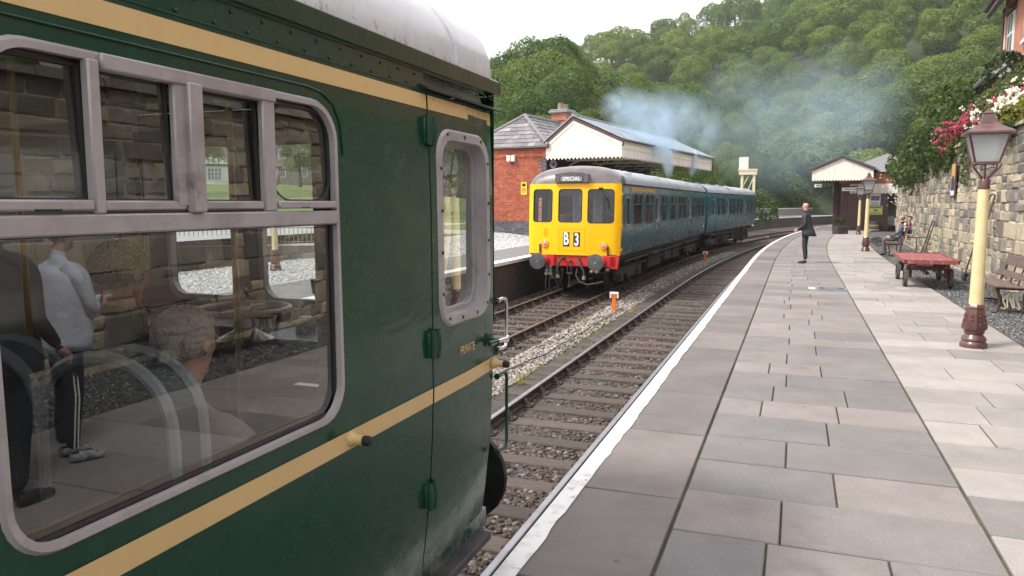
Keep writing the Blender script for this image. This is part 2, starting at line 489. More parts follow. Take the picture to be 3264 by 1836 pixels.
# ---------------------------------------------------------------- the line of the platform edge
TH = math.radians(20.4); RAD = 250.0; SC0 = 24.0; DS = 0.1
E0 = (-1.198, 0.45)
_path = [(E0[0], E0[1], TH)]
for i in range(2400):
    x, y, h = _path[-1]
    h2 = TH + max(0.0, (i + 1) * DS - SC0) / RAD
    hm = (h + h2) / 2
    _path.append((x + math.sin(hm) * DS, y + math.cos(hm) * DS, h2))
def heading(s):
    return TH + max(0.0, s - SC0) / RAD
def W(s, o, z=0.0):
    """s metres along the platform edge, o metres to the right of it"""
    if s <= 0: bx, by, h = E0[0] + math.sin(TH) * s, E0[1] + math.cos(TH) * s, TH
    else:
        k = min(int(s / DS), len(_path) - 2); f = s / DS - k
        a, b = _path[k], _path[k + 1]
        bx, by, h = a[0] + (b[0] - a[0]) * f, a[1] + (b[1] - a[1]) * f, a[2]
    return (bx + o * math.cos(h), by - o * math.sin(h), z)
def RZ(s): return PI / 2 - heading(s)             # local +X along the line, +Y to the left
def srange(a, b, step):
    n = max(1, int(round((b - a) / step))); return [a + (b - a) * i / n for i in range(n + 1)]
def strip(name, s0, s1, prof, mats, step=1.5, kind='structure', parent=None):
    """profile [(o,z)] swept along the line; o may be a function of s"""
    mb = MB(); rows = []
    for s in srange(s0, s1, step):
        rows.append([W(s, o(s) if callable(o) else o, z) for o, z in prof])
    mb.grid(rows, flip=False)
    o = mb.build(name, mats, parent)
    if parent is None: tag(o, kind=kind)
    return o

def sm(a, b, x):
    t = min(1, max(0, (x - a) / (b - a))); return t * t * (3 - 2 * t)
def left_edge(s): return -6.6 - 4.3 * sm(45, 95, s)
ZR = -0.94                                        # top of the rails

# ---------------------------------------------------------------- ground, track bed, platforms
g = MB(); g.add([(-1000, -300, -1.3), (1000, -300, -1.3), (1000, 1100, -1.3), (-1000, 1100, -1.3)], [(0, 1, 2, 3)])
tag(g.build('ground', M_earth), kind='structure')
strip('ballast_bed', -30, 150, [(left_edge, -1.14), (-6.2, -1.14), (-3.6, -1.13), (-3.2, -1.09), (-2.9, -1.10), (.3, -1.145)], M_ballast_bed)
# near platform
plat = strip('platform', -30, 62, [(.05, -1.25), (.05, -.07), (4.02, -.07), (4.05, -.05), (5.9, -.045), (5.9, -1.25)], M_brick_plat)
strip('platform_far_end', 62, 150, [(.02, -1.25), (.02, 0), (7.5, 0.01), (7.5, -1.25)], M_asphalt)
bedo = strip('slab_bed', -30, 62, [(.06, -.018), (4.0, -.018)], M_joint, parent=plat)
strip('gravel_margin_bed', -30, 62, [(4.0, -.035), (5.6, -.03)], M_gravel_grey_bed, parent=plat)

def slab(mb, s0, s1, o0, o1, z1=0.0, z0=-.06, ch=.006, tilt=0.0):
    """a paving slab with a worn edge, following the curve"""
    q = [(s0, o0), (s0, o1), (s1, o1), (s1, o0)]
    b = [W(s, o, z0) for s, o in q]
    m = [W(s, o, z1 - ch + tilt * (i in (1, 2))) for i, (s, o) in enumerate(q)]
    cs, co = (s0 + s1) / 2, (o0 + o1) / 2
    t = [W(s + (ch if s < cs else -ch), o + (ch if o < co else -ch), z1 + tilt * (i in (1, 2))) for i, (s, o) in enumerate(q)]
    mb.add(b + m + t, [(0, 1, 5, 4), (1, 2, 6, 5), (2, 3, 7, 6), (3, 0, 4, 7), (4, 5, 9, 8), (5, 6, 10, 9), (6, 7, 11, 10), (7, 4, 8, 11), (8, 9, 10, 11)])

def flip_fix(me):
    bm = bmesh.new(); bm.from_mesh(me); bmesh.ops.recalc_face_normals(bm, faces=bm.faces); bm.to_mesh(me); bm.free()

rs = random.Random(11)
def pave(name, material, o0, o1, s0, s1, limit, wid, cuts, rng, gap=.011):
    s = s0; k = 0; far = MB()
    while s < s1:
        w = rng.uniform(*wid)
        n = cuts(k); js = sorted(n)
        bounds = [o0] + js + [o1]
        for a, b in zip(bounds[:-1], bounds[1:]):
            z = rng.uniform(-.003, .003); tl = rng.uniform(-.003, .003)
            mb = MB() if s < limit else far
            mb.pv = rng.random()
            slab(mb, s + gap / 2, s + w - gap / 2, a + gap / 2, b - gap / 2, z, tilt=tl)
            if s < limit:
                o = mb.build(name, material, plat); flip_fix(o.data)
        s += w; k += 1
    if far.v:
        o = far.build(name + '_run', material, plat); flip_fix(o.data); o['kind'] = 'stuff'
pave('edge_slab', M_slab_edge, .0, .70, -8, 62, 48, (.72, 1.35), lambda k: [], rs, .013)
def cut_dark(k):
    if rs.random() < .12: return [.72 + rs.uniform(.3, .5), .72 + rs.uniform(.85, 1.1)]
    return [.72 + (.52 if k % 2 else .83) + rs.uniform(-.04, .04)]
pave('dark_slab', M_slab_dark, .708, 2.295, -8, 62, 42, (.50, .64), cut_dark, rs)
def cut_light(k):
    r = rs.random()
    if r < .2: return [2.3 + rs.uniform(.35, .5), 2.3 + rs.uniform(.95, 1.15)]
    return [2.3 + (.62 if k % 2 else 1.02) + rs.uniform(-.14, .14)]
pave('light_slab', M_slab_light, 2.305, 3.95, -8, 62, 42, (.50, .64), cut_light, rs)
# the painted white line on the platform edge: worn strokes
mb = MB(); rows = []
rw = random.Random(5)
for s in srange(-8, 62, .12):
    j = .006 * math.sin(s * 1.3) + .004 * math.sin(s * 7.7) + rw.uniform(-.008, .008)
    rows.append([W(s, .0, .0065), W(s, .112 + j * .7, .0065)])
mb.grid(rows, flip=True)
mb.grid([[W(s, -.001, -.045), W(s, -.001, .0065)] for s in srange(-8, 62, .3)], flip=True)
wl = mb.build('white_edge_line', M_whiteline, plat)
bm = bmesh.new(); bm.from_mesh(wl.data); bm.to_mesh(wl.data); bm.free()

# left platform with paving, white gravel and a low wall
M_cope_white = mat('coping_white', (.72, .71, .69), .75, (.55, .53, .5), 5, (.5, .7), .3, 50, co='Position')
lp = strip('left_platform', -30, 150, [(lambda s: left_edge(s) - .06, -1.25), (lambda s: left_edge(s) - .06, -.08), (lambda s: left_edge(s) - .3, 0.04), (lambda s: left_edge(s) - 2.35, .05)], M_brick_plat)
strip('left_paving', -30, 150, [(lambda s: left_edge(s) - .28, .052), (lambda s: left_edge(s) - 2.3, .06)], M_asphalt, parent=lp)
mbw = MB(); sL = -20.0; rl = random.Random(3)
while sL < 120:
    w = rl.uniform(.8, 1.1); mbw.pv = rl.random()
    q = [(sL + .006, left_edge(sL)), (sL + w - .006, left_edge(sL + w)), (sL + w - .006, left_edge(sL + w) - .36), (sL + .006, left_edge(sL) - .36)]
    mbw.hexa([W(s, o, -.03) for s, o in q] + [W(s, o, .065) for s, o in q])
    sL += w
o = mbw.build('white_coping', M_cope_white, lp); flip_fix(o.data); o['kind'] = 'stuff'
def gz(s, o):                                      # the white gravel rises to the building
    return .058 + .30 * sm(8.9, 12, -o) * sm(18, 33, s)
mb = MB()
mb.grid([[W(s, o, gz(s, o)) for o in (-8.9, -9.5, -10, -10.6, -11.2, -12, -13)] for s in srange(-30, 60, 1.5)], flip=False)
tag(mb.build('white_gravel_bed', M_gravel_white_bed), kind='structure')
mb = MB()
mb.grid([[W(s, o, .8) for o in (-13.2, -24)] for s in srange(-40, 33, 3)])
tag(mb.build('road', M_road), kind='structure')
mb = MB()
mb.grid([[W(s, o, z) for o, z in ((-24, .8), (-34, 1.6), (-70, 3.0), (-160, 8))] for s in srange(-60, 33, 6)])
tag(mb.build('left_bank', M_earth), kind='structure')
strip('far_platform_back', 60, 150, [(lambda s: left_edge(s) - 2.3, .055), (lambda s: left_edge(s) - 4.6, .07)], M_asphalt)

# ---------------------------------------------------------------- loose stones
ICO_V = None
def ico():
    bm = bmesh.new(); bmesh.ops.create_icosphere(bm, subdivisions=1, radius=1.0)
    V = np.array([v.co[:] for v in bm.verts]); F = np.array([[v.index for v in f.verts] for f in bm.faces]); bm.free()
    return V, F
def scatter(name, pts, smin, smax, material, seed, flat=.7):
    """thousands of angular stones in one mesh"""
    r = np.random.default_rng(seed); V, F = ico(); n = len(pts)
    vars_ = []
    for i in range(12):
        q = V * (1 + r.uniform(-.28, .28, (len(V), 1))); vars_.append(q)
    K = r.integers(0, 12, n); S = r.uniform(smin, smax, n) * np.where(r.random(n) < .12, 1.35, 1)
    sc = np.stack([S, S * r.uniform(.6, 1, n), S * flat * r.uniform(.7, 1.1, n)], 1)
    A = r.uniform(0, 2 * PI, n); ca, sa = np.cos(A), np.sin(A)
    P = np.array(vars_)[K] * sc[:, None, :]
    tx = r.uniform(-.5, .5, n)
    y2 = P[:, :, 1] * np.cos(tx)[:, None] - P[:, :, 2] * np.sin(tx)[:, None]; z2 = P[:, :, 1] * np.sin(tx)[:, None] + P[:, :, 2] * np.cos(tx)[:, None]
    X = P[:, :, 0] * ca[:, None] - y2 * sa[:, None]; Y = P[:, :, 0] * sa[:, None] + y2 * ca[:, None]
    Q = np.stack([X, Y, z2], 2) + np.asarray(pts)[:, None, :]
    FF = (F[None] + (np.arange(n) * len(V))[:, None, None]).reshape(-1, 3)
    o = link(name, nmesh(name, Q.reshape(-1, 3), FF, material, np.repeat(r.random(n), len(F))))
    return tag(o, kind='stuff')
def scat_pts(seed, n_of_s, s0, s1, o0, o1, z, ds=.25, skip=None):
    r = random.Random(seed); out = []; s = s0
    while s < s1:
        a, b = (o0(s) if callable(o0) else o0), (o1(s) if callable(o1) else o1)
        k = n_of_s(s) * ds * (b - a); k = int(k) + (r.random() < k % 1)
        for _ in range(k):
            ss, oo = s + r.random() * ds, r.uniform(a, b)
            if skip and skip(ss, oo): continue
            zz = z(ss, oo) if callable(z) else z
            x, y, _z = W(ss, oo); out.append((x, y, zz + r.uniform(-.012, .012)))
        s += ds
    return out
SLP = 0.70                                          # sleeper spacing
def on_sleeper(off):
    def f(s, o):
        return abs((s - off) / SLP - round((s - off) / SLP)) * SLP < .135
    return f
dens = lambda s: 620 if s < 9 else (360 if s < 16 else 150)
def skip1(s, o):
    if -2.79 < o < -.21 and on_sleeper(0.1)(s, o): return random.random() < .96
    return False
scatter('track_ballast', scat_pts(1, dens, 3.0, 30, -3.0, .05, -1.125, skip=skip1), .020, .038, M_ballast, 1)
def skip2(s, o):
    return -6.1 < o < -3.55 and on_sleeper(.35)(s, o) and random.random() < .95
scatter('far_track_ballast', scat_pts(2, lambda s: 260 if s < 22 else 90, 8, 34, -6.3, -3.6, -1.12, skip=skip2), .022, .042, M_ballast, 2)
scatter('pale_ballast', scat_pts(3, lambda s: 620 if s < 14 else (380 if s < 24 else 150), 5, 46, -3.55, -2.82, lambda s, o: -1.085 - .04 * sm(.25, .5, abs(o + 3.15))), .022, .040, M_ballast_pale, 3)
scatter('platform_gravel', scat_pts(4, lambda s: 900 if s < 17 else 260, 4, 34, 4.03, 5.42, -.028), .009, .019, M_gravel_grey, 4)
scatter('white_gravel', scat_pts(5, lambda s: 170, 3, 36, -12.9, -8.95, gz), .020, .04, M_gravel_white, 5)

# ---------------------------------------------------------------- the tracks
def rail(off, s0, s1, top_mat, name, parent):
    """bullhead rail swept along the line"""
    prof = [(-.035, -.15), (-.035, -.125), (-.009, -.105), (-.009, -.05), (-.034, -.035), (-.034, -.006), (-.026, 0), (.026, 0), (.034, -.006), (.034, -.035), (.009, -.05), (.009, -.105), (.035, -.125), (.035, -.15)]
    mb = MB(); S = srange(s0, s1, 1.0)
    n = len(prof); vs = []; fs = []; ms = []
    for s in S: vs += [W(s, off + a, ZR + b) for a, b in prof]
    for i in range(len(S) - 1):
        for k in range(n):
            q = (k + 1) % n
            mb_f = (i * n + k, (i + 1) * n + k, (i + 1) * n + q, i * n + q)
            fs.append(mb_f); ms.append(1 if 5 <= k <= 7 else 0)
    mb.add(vs, fs); mb.m = ms
    o = mb.build(name, [M_rail_side, top_mat], parent); flip_fix(o.data)
    return o
M_chair = mat('cast_chair', (.06, .042, .034), .85, (.04, .032, .03), 9, bump=.3)
def track(name, label, centre, s0, s1, off, top_mat, pieces_to):
    x, y, z = W(s0, centre, ZR)
    root = thing(name, label, 'railway track', (0, 0, 0))
    rail(centre - .75, s0, s1, top_mat, 'rail', root); rail(centre + .75, s0, s1, top_mat, 'rail', root)
    base = []
    for i in range(4):
        m = MB(); m.box(-.125, .125, -1.3, 1.3, -.125, 0, ch=.012); m.pv = i / 4
        base.append(m.mesh('sleeper', M_sleeper))
    k = math.ceil((s0 - off) / SLP); ch = MB(); n = 0; rr = random.Random(off)
    while off + k * SLP < s1:
        s = off + k * SLP; k += 1
        if 2 < s < pieces_to:
            o = link('sleeper', base[rr.randrange(4)], root, W(s, centre + rr.uniform(-.05, .05), -1.092 + rr.uniform(-.008, .008)), RZ(s) + rr.uniform(-.02, .02))
        if s < 45:
            for side in (-.75, .75):
                X, Y, Z = W(s, centre + side, -1.09)
                ch.M = Matrix.Translation((X, Y, Z)) @ Matrix.Rotation(RZ(s), 4, 'Z')
                ch.box(-.09, .09, -.16, .16, 0, .03, ch=.008)
                ch.hexa([(-.06, .036, .03), (.06, .036, .03), (.06, .11, .03), (-.06, .11, .03), (-.045, .036, .11), (.045, .036, .11), (.045, .055, .11), (-.045, .055, .11)])
                ch.hexa([(-.06, -.11, .03), (.06, -.11, .03), (.06, -.036, .03), (-.06, -.036, .03), (-.045, -.055, .11), (.045, -.055, .11), (.045, -.036, .11), (-.045, -.036, .11)])
                for bx, by in ((.06, .13), (-.06, -.13)): ch.lathe([(.018, .03), (.018, .05), (.008, .055)], 6, (bx, by, 0))
    ch.M = None
    o = ch.build('rail_chairs', M_chair, root); o['kind'] = 'stuff'
    return root
track('near_railway_track', 'polished running line with dark sleepers alongside the paved platform edge', -1.5, -25, 140, .1, M_rail_top, 92)
track('far_railway_track', 'rusty railed track under the blue train with the yellow cab', -4.84, -25, 140, .35, M_rail_top_rusty, 92)

# ---------------------------------------------------------------- stone retaining wall
WALL_O = 5.42; WALL_S0, WALL_S1 = -14.0, 54.5
def wall_top(s): return 3.30 - .12 * sm(20, 40, s)
def nrm_off(s, o, z): return W(s, o, z)
wall = thing('retaining_wall', 'tall coursed buff stone retaining wall behind the platform benches', 'wall', W(17, WALL_O, 0))
wall_inv = Matrix.Translation(Vector(W(17, WALL_O, 0))).inverted()
mb = MB(); mb.M = wall_inv
for s0, s1 in zip(srange(WALL_S0, WALL_S1, 2)[:-1], srange(WALL_S0, WALL_S1, 2)[1:]):
    mb.hexa([W(s0, WALL_O - .002, -.3), W(s0, WALL_O + .5, -.3), W(s1, WALL_O + .5, -.3), W(s1, WALL_O - .002, -.3),
             W(s0, WALL_O - .002, wall_top(s0) - .05), W(s0, WALL_O + .5, wall_top(s0) - .05), W(s1, WALL_O + .5, wall_top(s1) - .05), W(s1, WALL_O - .002, wall_top(s1) - .05)])
o = mb.build('mortar_core', M_mortar, wall); flip_fix(o.data)
rw = random.Random(21); nst = 0; farst = MB(); farst.M = wall_inv
def wstone(mb, s0, s1, z0, z1, out):
    j = lambda a: rw.uniform(-a, a) * 1.5
    c = [(s0 + j(.012), z0 + j(.01)), (s1 + j(.012), z0 + j(.01)), (s1 + j(.012), z1 + j(.01)), (s0 + j(.012), z1 + j(.01))]
    cs, cz = (s0 + s1) / 2, (z0 + z1) / 2; ch = .018
    back = [W(s, WALL_O + .06, z) for s, z in c]
    mid = [W(s, WALL_O - out * .35, z) for s, z in c]
    fr = [W(s + (ch if s < cs else -ch), WALL_O - out + j(.012), z + (ch if z < cz else -ch)) for s, z in c]
    cen = W(cs + j(.05), WALL_O - out - rw.uniform(0, .012), cz)
    fs = []
    for i in range(4):
        k = (i + 1) % 4
        fs += [(i, k, 4 + k, 4 + i), (4 + i, 4 + k, 8 + k, 8 + i), (8 + i, 8 + k, 12)]
    mb.add(back + mid + fr + [cen], fs)
z = -.12; course = 0
jobs = []
while z < 3.28:
    h = rw.choice([.13, .17, .2, .24, .28, .34]) * rw.uniform(.92, 1.08)
    if z + h > 3.16: h = 3.30 - z
    s = WALL_S0 + rw.uniform(0, .3)
    while s < WALL_S1:
        w = rw.uniform(.16, .62) * (1.0 if h > .16 else 1.1)
        if h > .26 and rw.random() < .25:                       # a tall stone split into two snecks
            m = z + h * rw.uniform(.4, .6)
            jobs += [(s, s + w, z, m), (s, s + w, m, z + h)]
        else: jobs.append((s, s + w, z, z + h))
        s += w
    z += h
order = sorted(jobs, key=lambda q: (q[0] < 14.6, q[0]))
for (s0, s1, z0, z1) in order:
    zt = wall_top(s0)
    if z0 > zt - .06: continue
    z1 = min(z1, zt)
    out = rw.uniform(.006, .034) + (.02 if rw.random() < .1 else 0); g = rw.uniform(.004, .011)
    single = nst < 300 and s0 >= 14.6
    mb = MB() if single else farst
    mb.M = wall_inv; mb.pv = rw.random()
    wstone(mb, s0 + g, s1 - g, z0 + g, z1 - g, out)
    if single:
        nst += 1; o = mb.build('stone', M_wallstone, wall); flip_fix(o.data)
o = farst.build('stones', M_wallstone, wall); flip_fix(o.data); o['kind'] = 'stuff'
# coping stones
s = WALL_S0
while s < 34:
    w = rw.uniform(.55, .95); mb = MB(); mb.M = wall_inv; mb.pv = rw.random()
    t0, t1 = wall_top(s), wall_top(s + w); h = rw.uniform(.10, .16)
    a = [W(s + .01, WALL_O - .09, t0), W(s + w - .01, WALL_O - .09, t1), W(s + w - .01, WALL_O + .52, t1), W(s + .01, WALL_O + .52, t0)]
    b = [W(s + .02, WALL_O - .05, t0 + h * .8), W(s + w - .02, WALL_O - .05, t1 + h * .8), W(s + w - .02, WALL_O + .5, t1 + h), W(s + .02, WALL_O + .5, t0 + h)]
    mb.hexa(a + b); o = mb.build('coping_stone', M_wallstone, wall); flip_fix(o.data)
    s += w
# bank above the wall
mb = MB()
mb.grid([[W(s, o, z) for o, z in ((WALL_O + .45, wall_top(s) - .02), (WALL_O + .9, 3.85), (WALL_O + 2.2, 4.4), (WALL_O + 5, 4.6), (WALL_O + 20, 5.5), (WALL_O + 45, 12))] for s in srange(-30, 90, 3)], flip=True)
tag(mb.build('upper_bank', M_earth), kind='structure')
mb = MB()
mb.grid([[W(s, o, z) for o, z in ((7.5, -.2), (9, 1.5), (12, 3.5), (WALL_O + 20, 5.5))] for s in srange(64, 120, 3)], flip=True)
tag(mb.build('cutting_bank', M_earth), kind='structure')

# ---------------------------------------------------------------- hill
def ip(x, P):
    for (a, b), (c, d) in zip(P[:-1], P[1:]):
        if x <= c: return b + (d - b) * max(0, (x - a)) / (c - a)
    return P[-1][1]
HR0 = 118.0
HRM = [(-80, 300), (-5, 300), (5, 265), (10, 300), (13.5, 320), (17.7, 345), (25, 425), (34, 500), (80, 520)]
HM = [(-80, .10), (-20, .14), (-5, .16), (2, .22), (5, .30), (10, .325), (13.5, .345), (17.7, .375), (25, .45), (34, .56), (60, .5), (80, .4)]
def hill_h(phi, r):
    """height of the hill at bearing phi (degrees) and distance r"""
    R = ip(phi, HRM); m = ip(phi, HM)
    x, y = r * math.sin(math.radians(phi)), r * math.cos(math.radians(phi))
    bump = 5 * math.sin(x * .031 + 1) * math.sin(y * .027) + 2.5 * math.sin(x * .07 + y * .05)
    if r < HR0: return -1.0 - 6 * (1 - r / HR0)
    h = (min(r, R) - HR0) * m + max(0, r - R) * .03
    return -1.0 + h + bump * min(1, (r - HR0) / 60)
mb = MB(); rows = []
PH = [i * 1.5 for i in range(-50, 54)]
RR = [100, 118, 130, 145, 165, 185, 205, 225, 245, 265, 285, 305, 325, 345, 370, 400, 430, 460, 500, 540, 620, 760]
for p in PH: rows.append([(r * math.sin(math.radians(p)), r * math.cos(math.radians(p)), hill_h(p, r)) for r in RR])
mb.grid(rows, flip=True)
o = mb.build('hill', M_hillfloor, smooth=60); tag(o, kind='structure'); flip_fix(o.data)
# the second, farther hill behind the green railcar
mb = MB(); rows = []
for p in range(-14, 16):
    hh = 118 * math.exp(-((p + 1) / 8.5) ** 2)
    rows.append([(r * math.sin(math.radians(p)), r * math.cos(math.radians(p)), -2 + hh * f) for r, f in ((560, .2), (620, .6), (680, .93), (720, 1.0), (800, .9), (1000, .5))])
mb.grid(rows, flip=True)
o = mb.build('far_hill', M_hillfloor, smooth=60); tag(o, kind='structure'); flip_fix(o.data)

# ---------------------------------------------------------------- foliage
def cards(r, P, N, size, jit):
    """leaf cards: one quad per point P with outward direction N"""
    n = len(P)
    d = N + r.normal(0, jit, (n, 3)); d /= np.linalg.norm(d, axis=1, keepdims=True)
    a = np.cross(d, r.normal(0, 1, (n, 3))); a /= np.linalg.norm(a, axis=1, keepdims=True)
    b = np.cross(d, a)
    s = (size * r.uniform(.6, 1.35, n))[:, None]; t = s * r.uniform(.5, .9, n)[:, None]
    V = np.stack([P - a * s, P - b * t + d * s * .15, P + a * s, P + b * t + d * s * .15], 1).reshape(-1, 3)
    F = np.arange(n * 4).reshape(n, 4)
    return V, F
def crown_arrays(seed, n, size, R=.36, z0=.2, z1=1.0, lobes=16, jit=.55, lumpy=1.0):
    """a broad crown of leaf clumps on rounded lobes; unit tree height"""
    r = np.random.default_rng(seed); L = []
    zc = (z0 + z1) / 2; hz = (z1 - z0) / 2
    for i in range(lobes):
        a = r.uniform(0, 2 * PI); u = r.uniform(-.85, 1.0)
        q = math.sqrt(max(0.05, 1 - u * u)) * R * r.uniform(.45, .72) * (1.1 if u < 0 else .95)
        rad = R * r.uniform(.30, .50) * lumpy
        L.append((q * math.cos(a), q * math.sin(a), zc + u * (hz - rad * .9), rad))
    L.append((0, 0, zc + .1 * hz, R * .62)); L.append((r.uniform(-.04, .04), r.uniform(-.04, .04), z1 - R * .42, R * .42))
    L = np.array(L); P = []; N = []
    w = L[:, 3] ** 2; w /= w.sum()
    while len(P) < n:
        k = r.choice(len(L), p=w); v = r.normal(0, 1, 3); v /= np.linalg.norm(v)
        if v[2] < -.35 and r.random() < .7: continue
        p = L[k, :3] + v * L[k, 3] * r.uniform(.80, 1.06)
        dd = np.linalg.norm(L[:, :3] - p, axis=1) / L[:, 3]; dd[k] = 9
        if dd.min() < .82: continue
        P.append(p); N.append(v)
    P = np.array(P); N = np.array(N)
    V, F = cards(r, P, N, size, jit)
    pv = np.clip(r.random(len(F)) * .55 + .45 * (P[:, 2] - z0) / (z1 - z0) * 0 + r.random(len(F)) * .3, 0, 1)
    return V, F, pv
def conifer_arrays(seed, n, size):
    r = np.random.default_rng(seed); P = []; N = []
    for _ in range(n):
        z = r.uniform(.12, 1) ** .9; tier = .75 + .25 * abs(math.sin(z * 26))
        rad = .17 * (1 - z) ** .8 * tier * r.uniform(.6, 1.05) + .004; a = r.uniform(0, 2 * PI)
        P.append((rad * math.cos(a), rad * math.sin(a), z)); N.append((math.cos(a), math.sin(a), .7))
    P = np.array(P); N = np.array(N); V, F = cards(r, P, N / np.linalg.norm(N, axis=1, keepdims=True), size, .5)
    return V, F, r.random(len(F))
CR_NEAR = [crown_arrays(100 + i, 17000, .0085, lobes=24, jit=.3, lumpy=.85) for i in range(5)]
CR_FAR = [crown_arrays(200 + i, 5200, .0165, R=.42, z0=.08, lobes=15, jit=.28) for i in range(5)]
CR_WOOD = [crown_arrays(250 + i, 1250, .026, R=.42, z0=.08, lobes=14, jit=.28) for i in range(5)]
CN_FAR = [conifer_arrays(300 + i, 520, .03) for i in range(2)]
def crown_mesh(arr, m): return nmesh('crown', arr[0], arr[1], m, arr[2])
def trunk_mesh(seed, m):
    r = random.Random(seed); mb = MB()
    mb.tube([(0, 0, -.03), (.006, 0, .12), (-.004, .008, .3), (.01, 0, .5), (0, .01, .72)], [.034, .025, .02, .014, .006], 7)
    for i in range(5):
        a = r.uniform(0, 6.28); z0 = r.uniform(.2, .5); l = r.uniform(.15, .26)
        mb.tube([(0, 0, z0), (l * .5 * math.cos(a), l * .5 * math.sin(a), z0 + .1), (l * math.cos(a), l * math.sin(a), z0 + .22)], [.011, .008, .003], 5)
    return mb.mesh('trunk', m, 60)
ME_NEAR = [crown_mesh(a, M_leaf) for a in CR_NEAR]
ME_FAR = [crown_mesh(a, M_leaf_hill) for a in CR_FAR]
ME_CON = [crown_mesh(a, M_needle) for a in CN_FAR]
ME_TRUNK = [trunk_mesh(i, M_bark) for i in range(3)]
def tree(name, label, cat, x, y, z, h, crown, wide=1.0, group=None, rz=0, k=0, parts=True):
    t = link(name, None, None, (x, y, z), rz); t.scale = (h * wide, h * wide, h)
    tag(t, label, cat, group)
    link('crown', crown, t); link('trunk', ME_TRUNK[k % 3], t)
    return t
rt = random.Random(77)
def VX(v): return (v - 1288.0) / 1918.0            # picture column -> tangent of the bearing
def near_tree(vx, top, Y, wide, k, label, zb=-1.0, spare=0):
    x = VX(vx) * Y; zt = CAMZ + (511 - top) / 1918.0 * Y
    return tree('broadleaf_tree', label, 'tree', x, Y, zb, zt - zb, ME_NEAR[k % 5], wide, None, rt.uniform(0, 6.28), k)
LM = [(1250, 'green railcar roof end'), (1310, 'slate hip roof'), (1390, 'station chimney'), (1450, 'white station gable'), (1520, 'canopy ridge'), (1590, 'left side of the smoke plume'), (1660, 'thickest smoke plume'), (1735, 'second exhaust plume'), (1800, 'far canopy end'), (1865, 'timber stage')]
TOPA = [(1230, 150), (1306, 128), (1384, 104), (1425, 138), (1470, 172), (1560, 200), (1700, 225), (1850, 240), (1900, 250)]
tn = 0
for row, (Y, dtop, step, word, wd) in enumerate(((106, 0, 62, 'back', .80), (92, 52, 60, 'middle', .78), (80, 112, 62, 'front', .80), (70, 190, 78, 'lowest', .95))):
    vx = 1232 + row * 17
    k = 0
    while vx < 1880:
        top = ip(vx, TOPA) + dtop + rt.uniform(-16, 16)
        lm = min(LM, key=lambda q: abs(q[0] - vx))[1]
        kind = rt.choice(['rounded', 'leafy', 'bushy', 'spreading', 'full crowned'])
        near_tree(vx, top, Y + rt.uniform(-4, 4), wd * rt.uniform(.85, 1.2), tn, '%s tree above the %s, %s row of the station trees' % (kind, lm, word))
        tn += 1; k += 1; vx += step * rt.uniform(.8, 1.15)
# the wood on the hill
hill_pts = []
rh = random.Random(31)
for ring_r in [124, 131, 141, 152, 164, 177, 191, 206, 222, 239, 256, 274, 293, 313, 334, 356, 380, 406, 434, 464, 496]:
    p = -12.0
    while p < 44:
        R = ip(p, HRM)
        r = ring_r + rh.uniform(-5, 5)
        if r < R + 14:
            x, y = r * math.sin(math.radians(p)), r * math.cos(math.radians(p))
            hill_pts.append((r, p, x, y, hill_h(p, r)))
        p += math.degrees((8.2 if ring_r < 200 else 9.0 if ring_r < 320 else 10.0) / ring_r) * rh.uniform(.8, 1.2)
hill_pts.sort()
adj = ['rounded', 'spreading', 'lopsided', 'domed', 'bushy']
wood_V = []; wood_F = []; wood_p = []; wood_m = []; off = 0; nI = 0
rn = np.random.default_rng(9)
for (r, p, x, y, z) in hill_pts:
    con = (r > 330 and p > 17 and rh.random() < .75) or rh.random() < .04
    h = rh.uniform(8.5, 13.5) if not con else rh.uniform(10, 15)
    inview = -2 < p < 35
    if inview and nI < 270 and not con:
        nI += 1
        tree('hillside_tree', 'rounded green tree crown in the wood covering the hillside', 'tree', x, y, z - 1, h, ME_FAR[rh.randrange(5)], rh.uniform(1.0, 1.35), 'trees of the hillside wood', rh.uniform(0, 6.28), nI)
        continue
    if not inview and rh.random() < .4: continue
    V, F, pv = (CN_FAR[rh.randrange(2)] if con else CR_WOOD[rh.randrange(5)])
    if not con:
        keep = rn.random(len(F)) < .95; F = F[keep]; pv = pv[keep]
        V = V[F.ravel()]; F = np.arange(len(V)).reshape(-1, 4)
    a = rh.uniform(0, 6.28); wd = h * rh.uniform(1.0, 1.35) * (1 if not con else 1.25)
    Q = np.stack([(V[:, 0] * math.cos(a) - V[:, 1] * math.sin(a)) * wd + x, (V[:, 0] * math.sin(a) + V[:, 1] * math.cos(a)) * wd + y, V[:, 2] * h + z - 1], 1)
    tone = rh.random()
    wood_V.append(Q); wood_F.append(F + off); off += len(Q); wood_p.append(np.clip(pv * .5 + tone * 1.1 - .3, 0, 1)); wood_m.append(np.full(len(F), 1 if con else 0))
# conifers on the farther hill
for _ in range(420):
    p = rh.uniform(-7, 7); f = rh.random(); r = 600 + f * 120
    x, y = r * math.sin(math.radians(p)), r * math.cos(math.radians(p)); z = -2 + 118 * math.exp(-((p + 1) / 8.5) ** 2) * (.5 + .5 * f)
    V, F, pv = CN_FAR[rh.randrange(2)]; keep = rn.random(len(F)) < .35; F = F[keep]; pv = pv[keep]; V = V[F.ravel()]; F = np.arange(len(V)).reshape(-1, 4)
    h = rh.uniform(12, 17)
    Q = np.stack([V[:, 0] * h * 1.5 + x, V[:, 1] * h * 1.5 + y, V[:, 2] * h + z], 1)
    wood_V.append(Q); wood_F.append(F + off); off += len(Q); wood_p.append(pv); wood_m.append(np.full(len(F), 1))
o = link('hillside_wood', nmesh('hillside_wood', np.concatenate(wood_V), np.concatenate(wood_F), [M_leaf_wood, M_needle_wood], np.concatenate(wood_p), np.concatenate(wood_m)))
tag(o, kind='stuff')
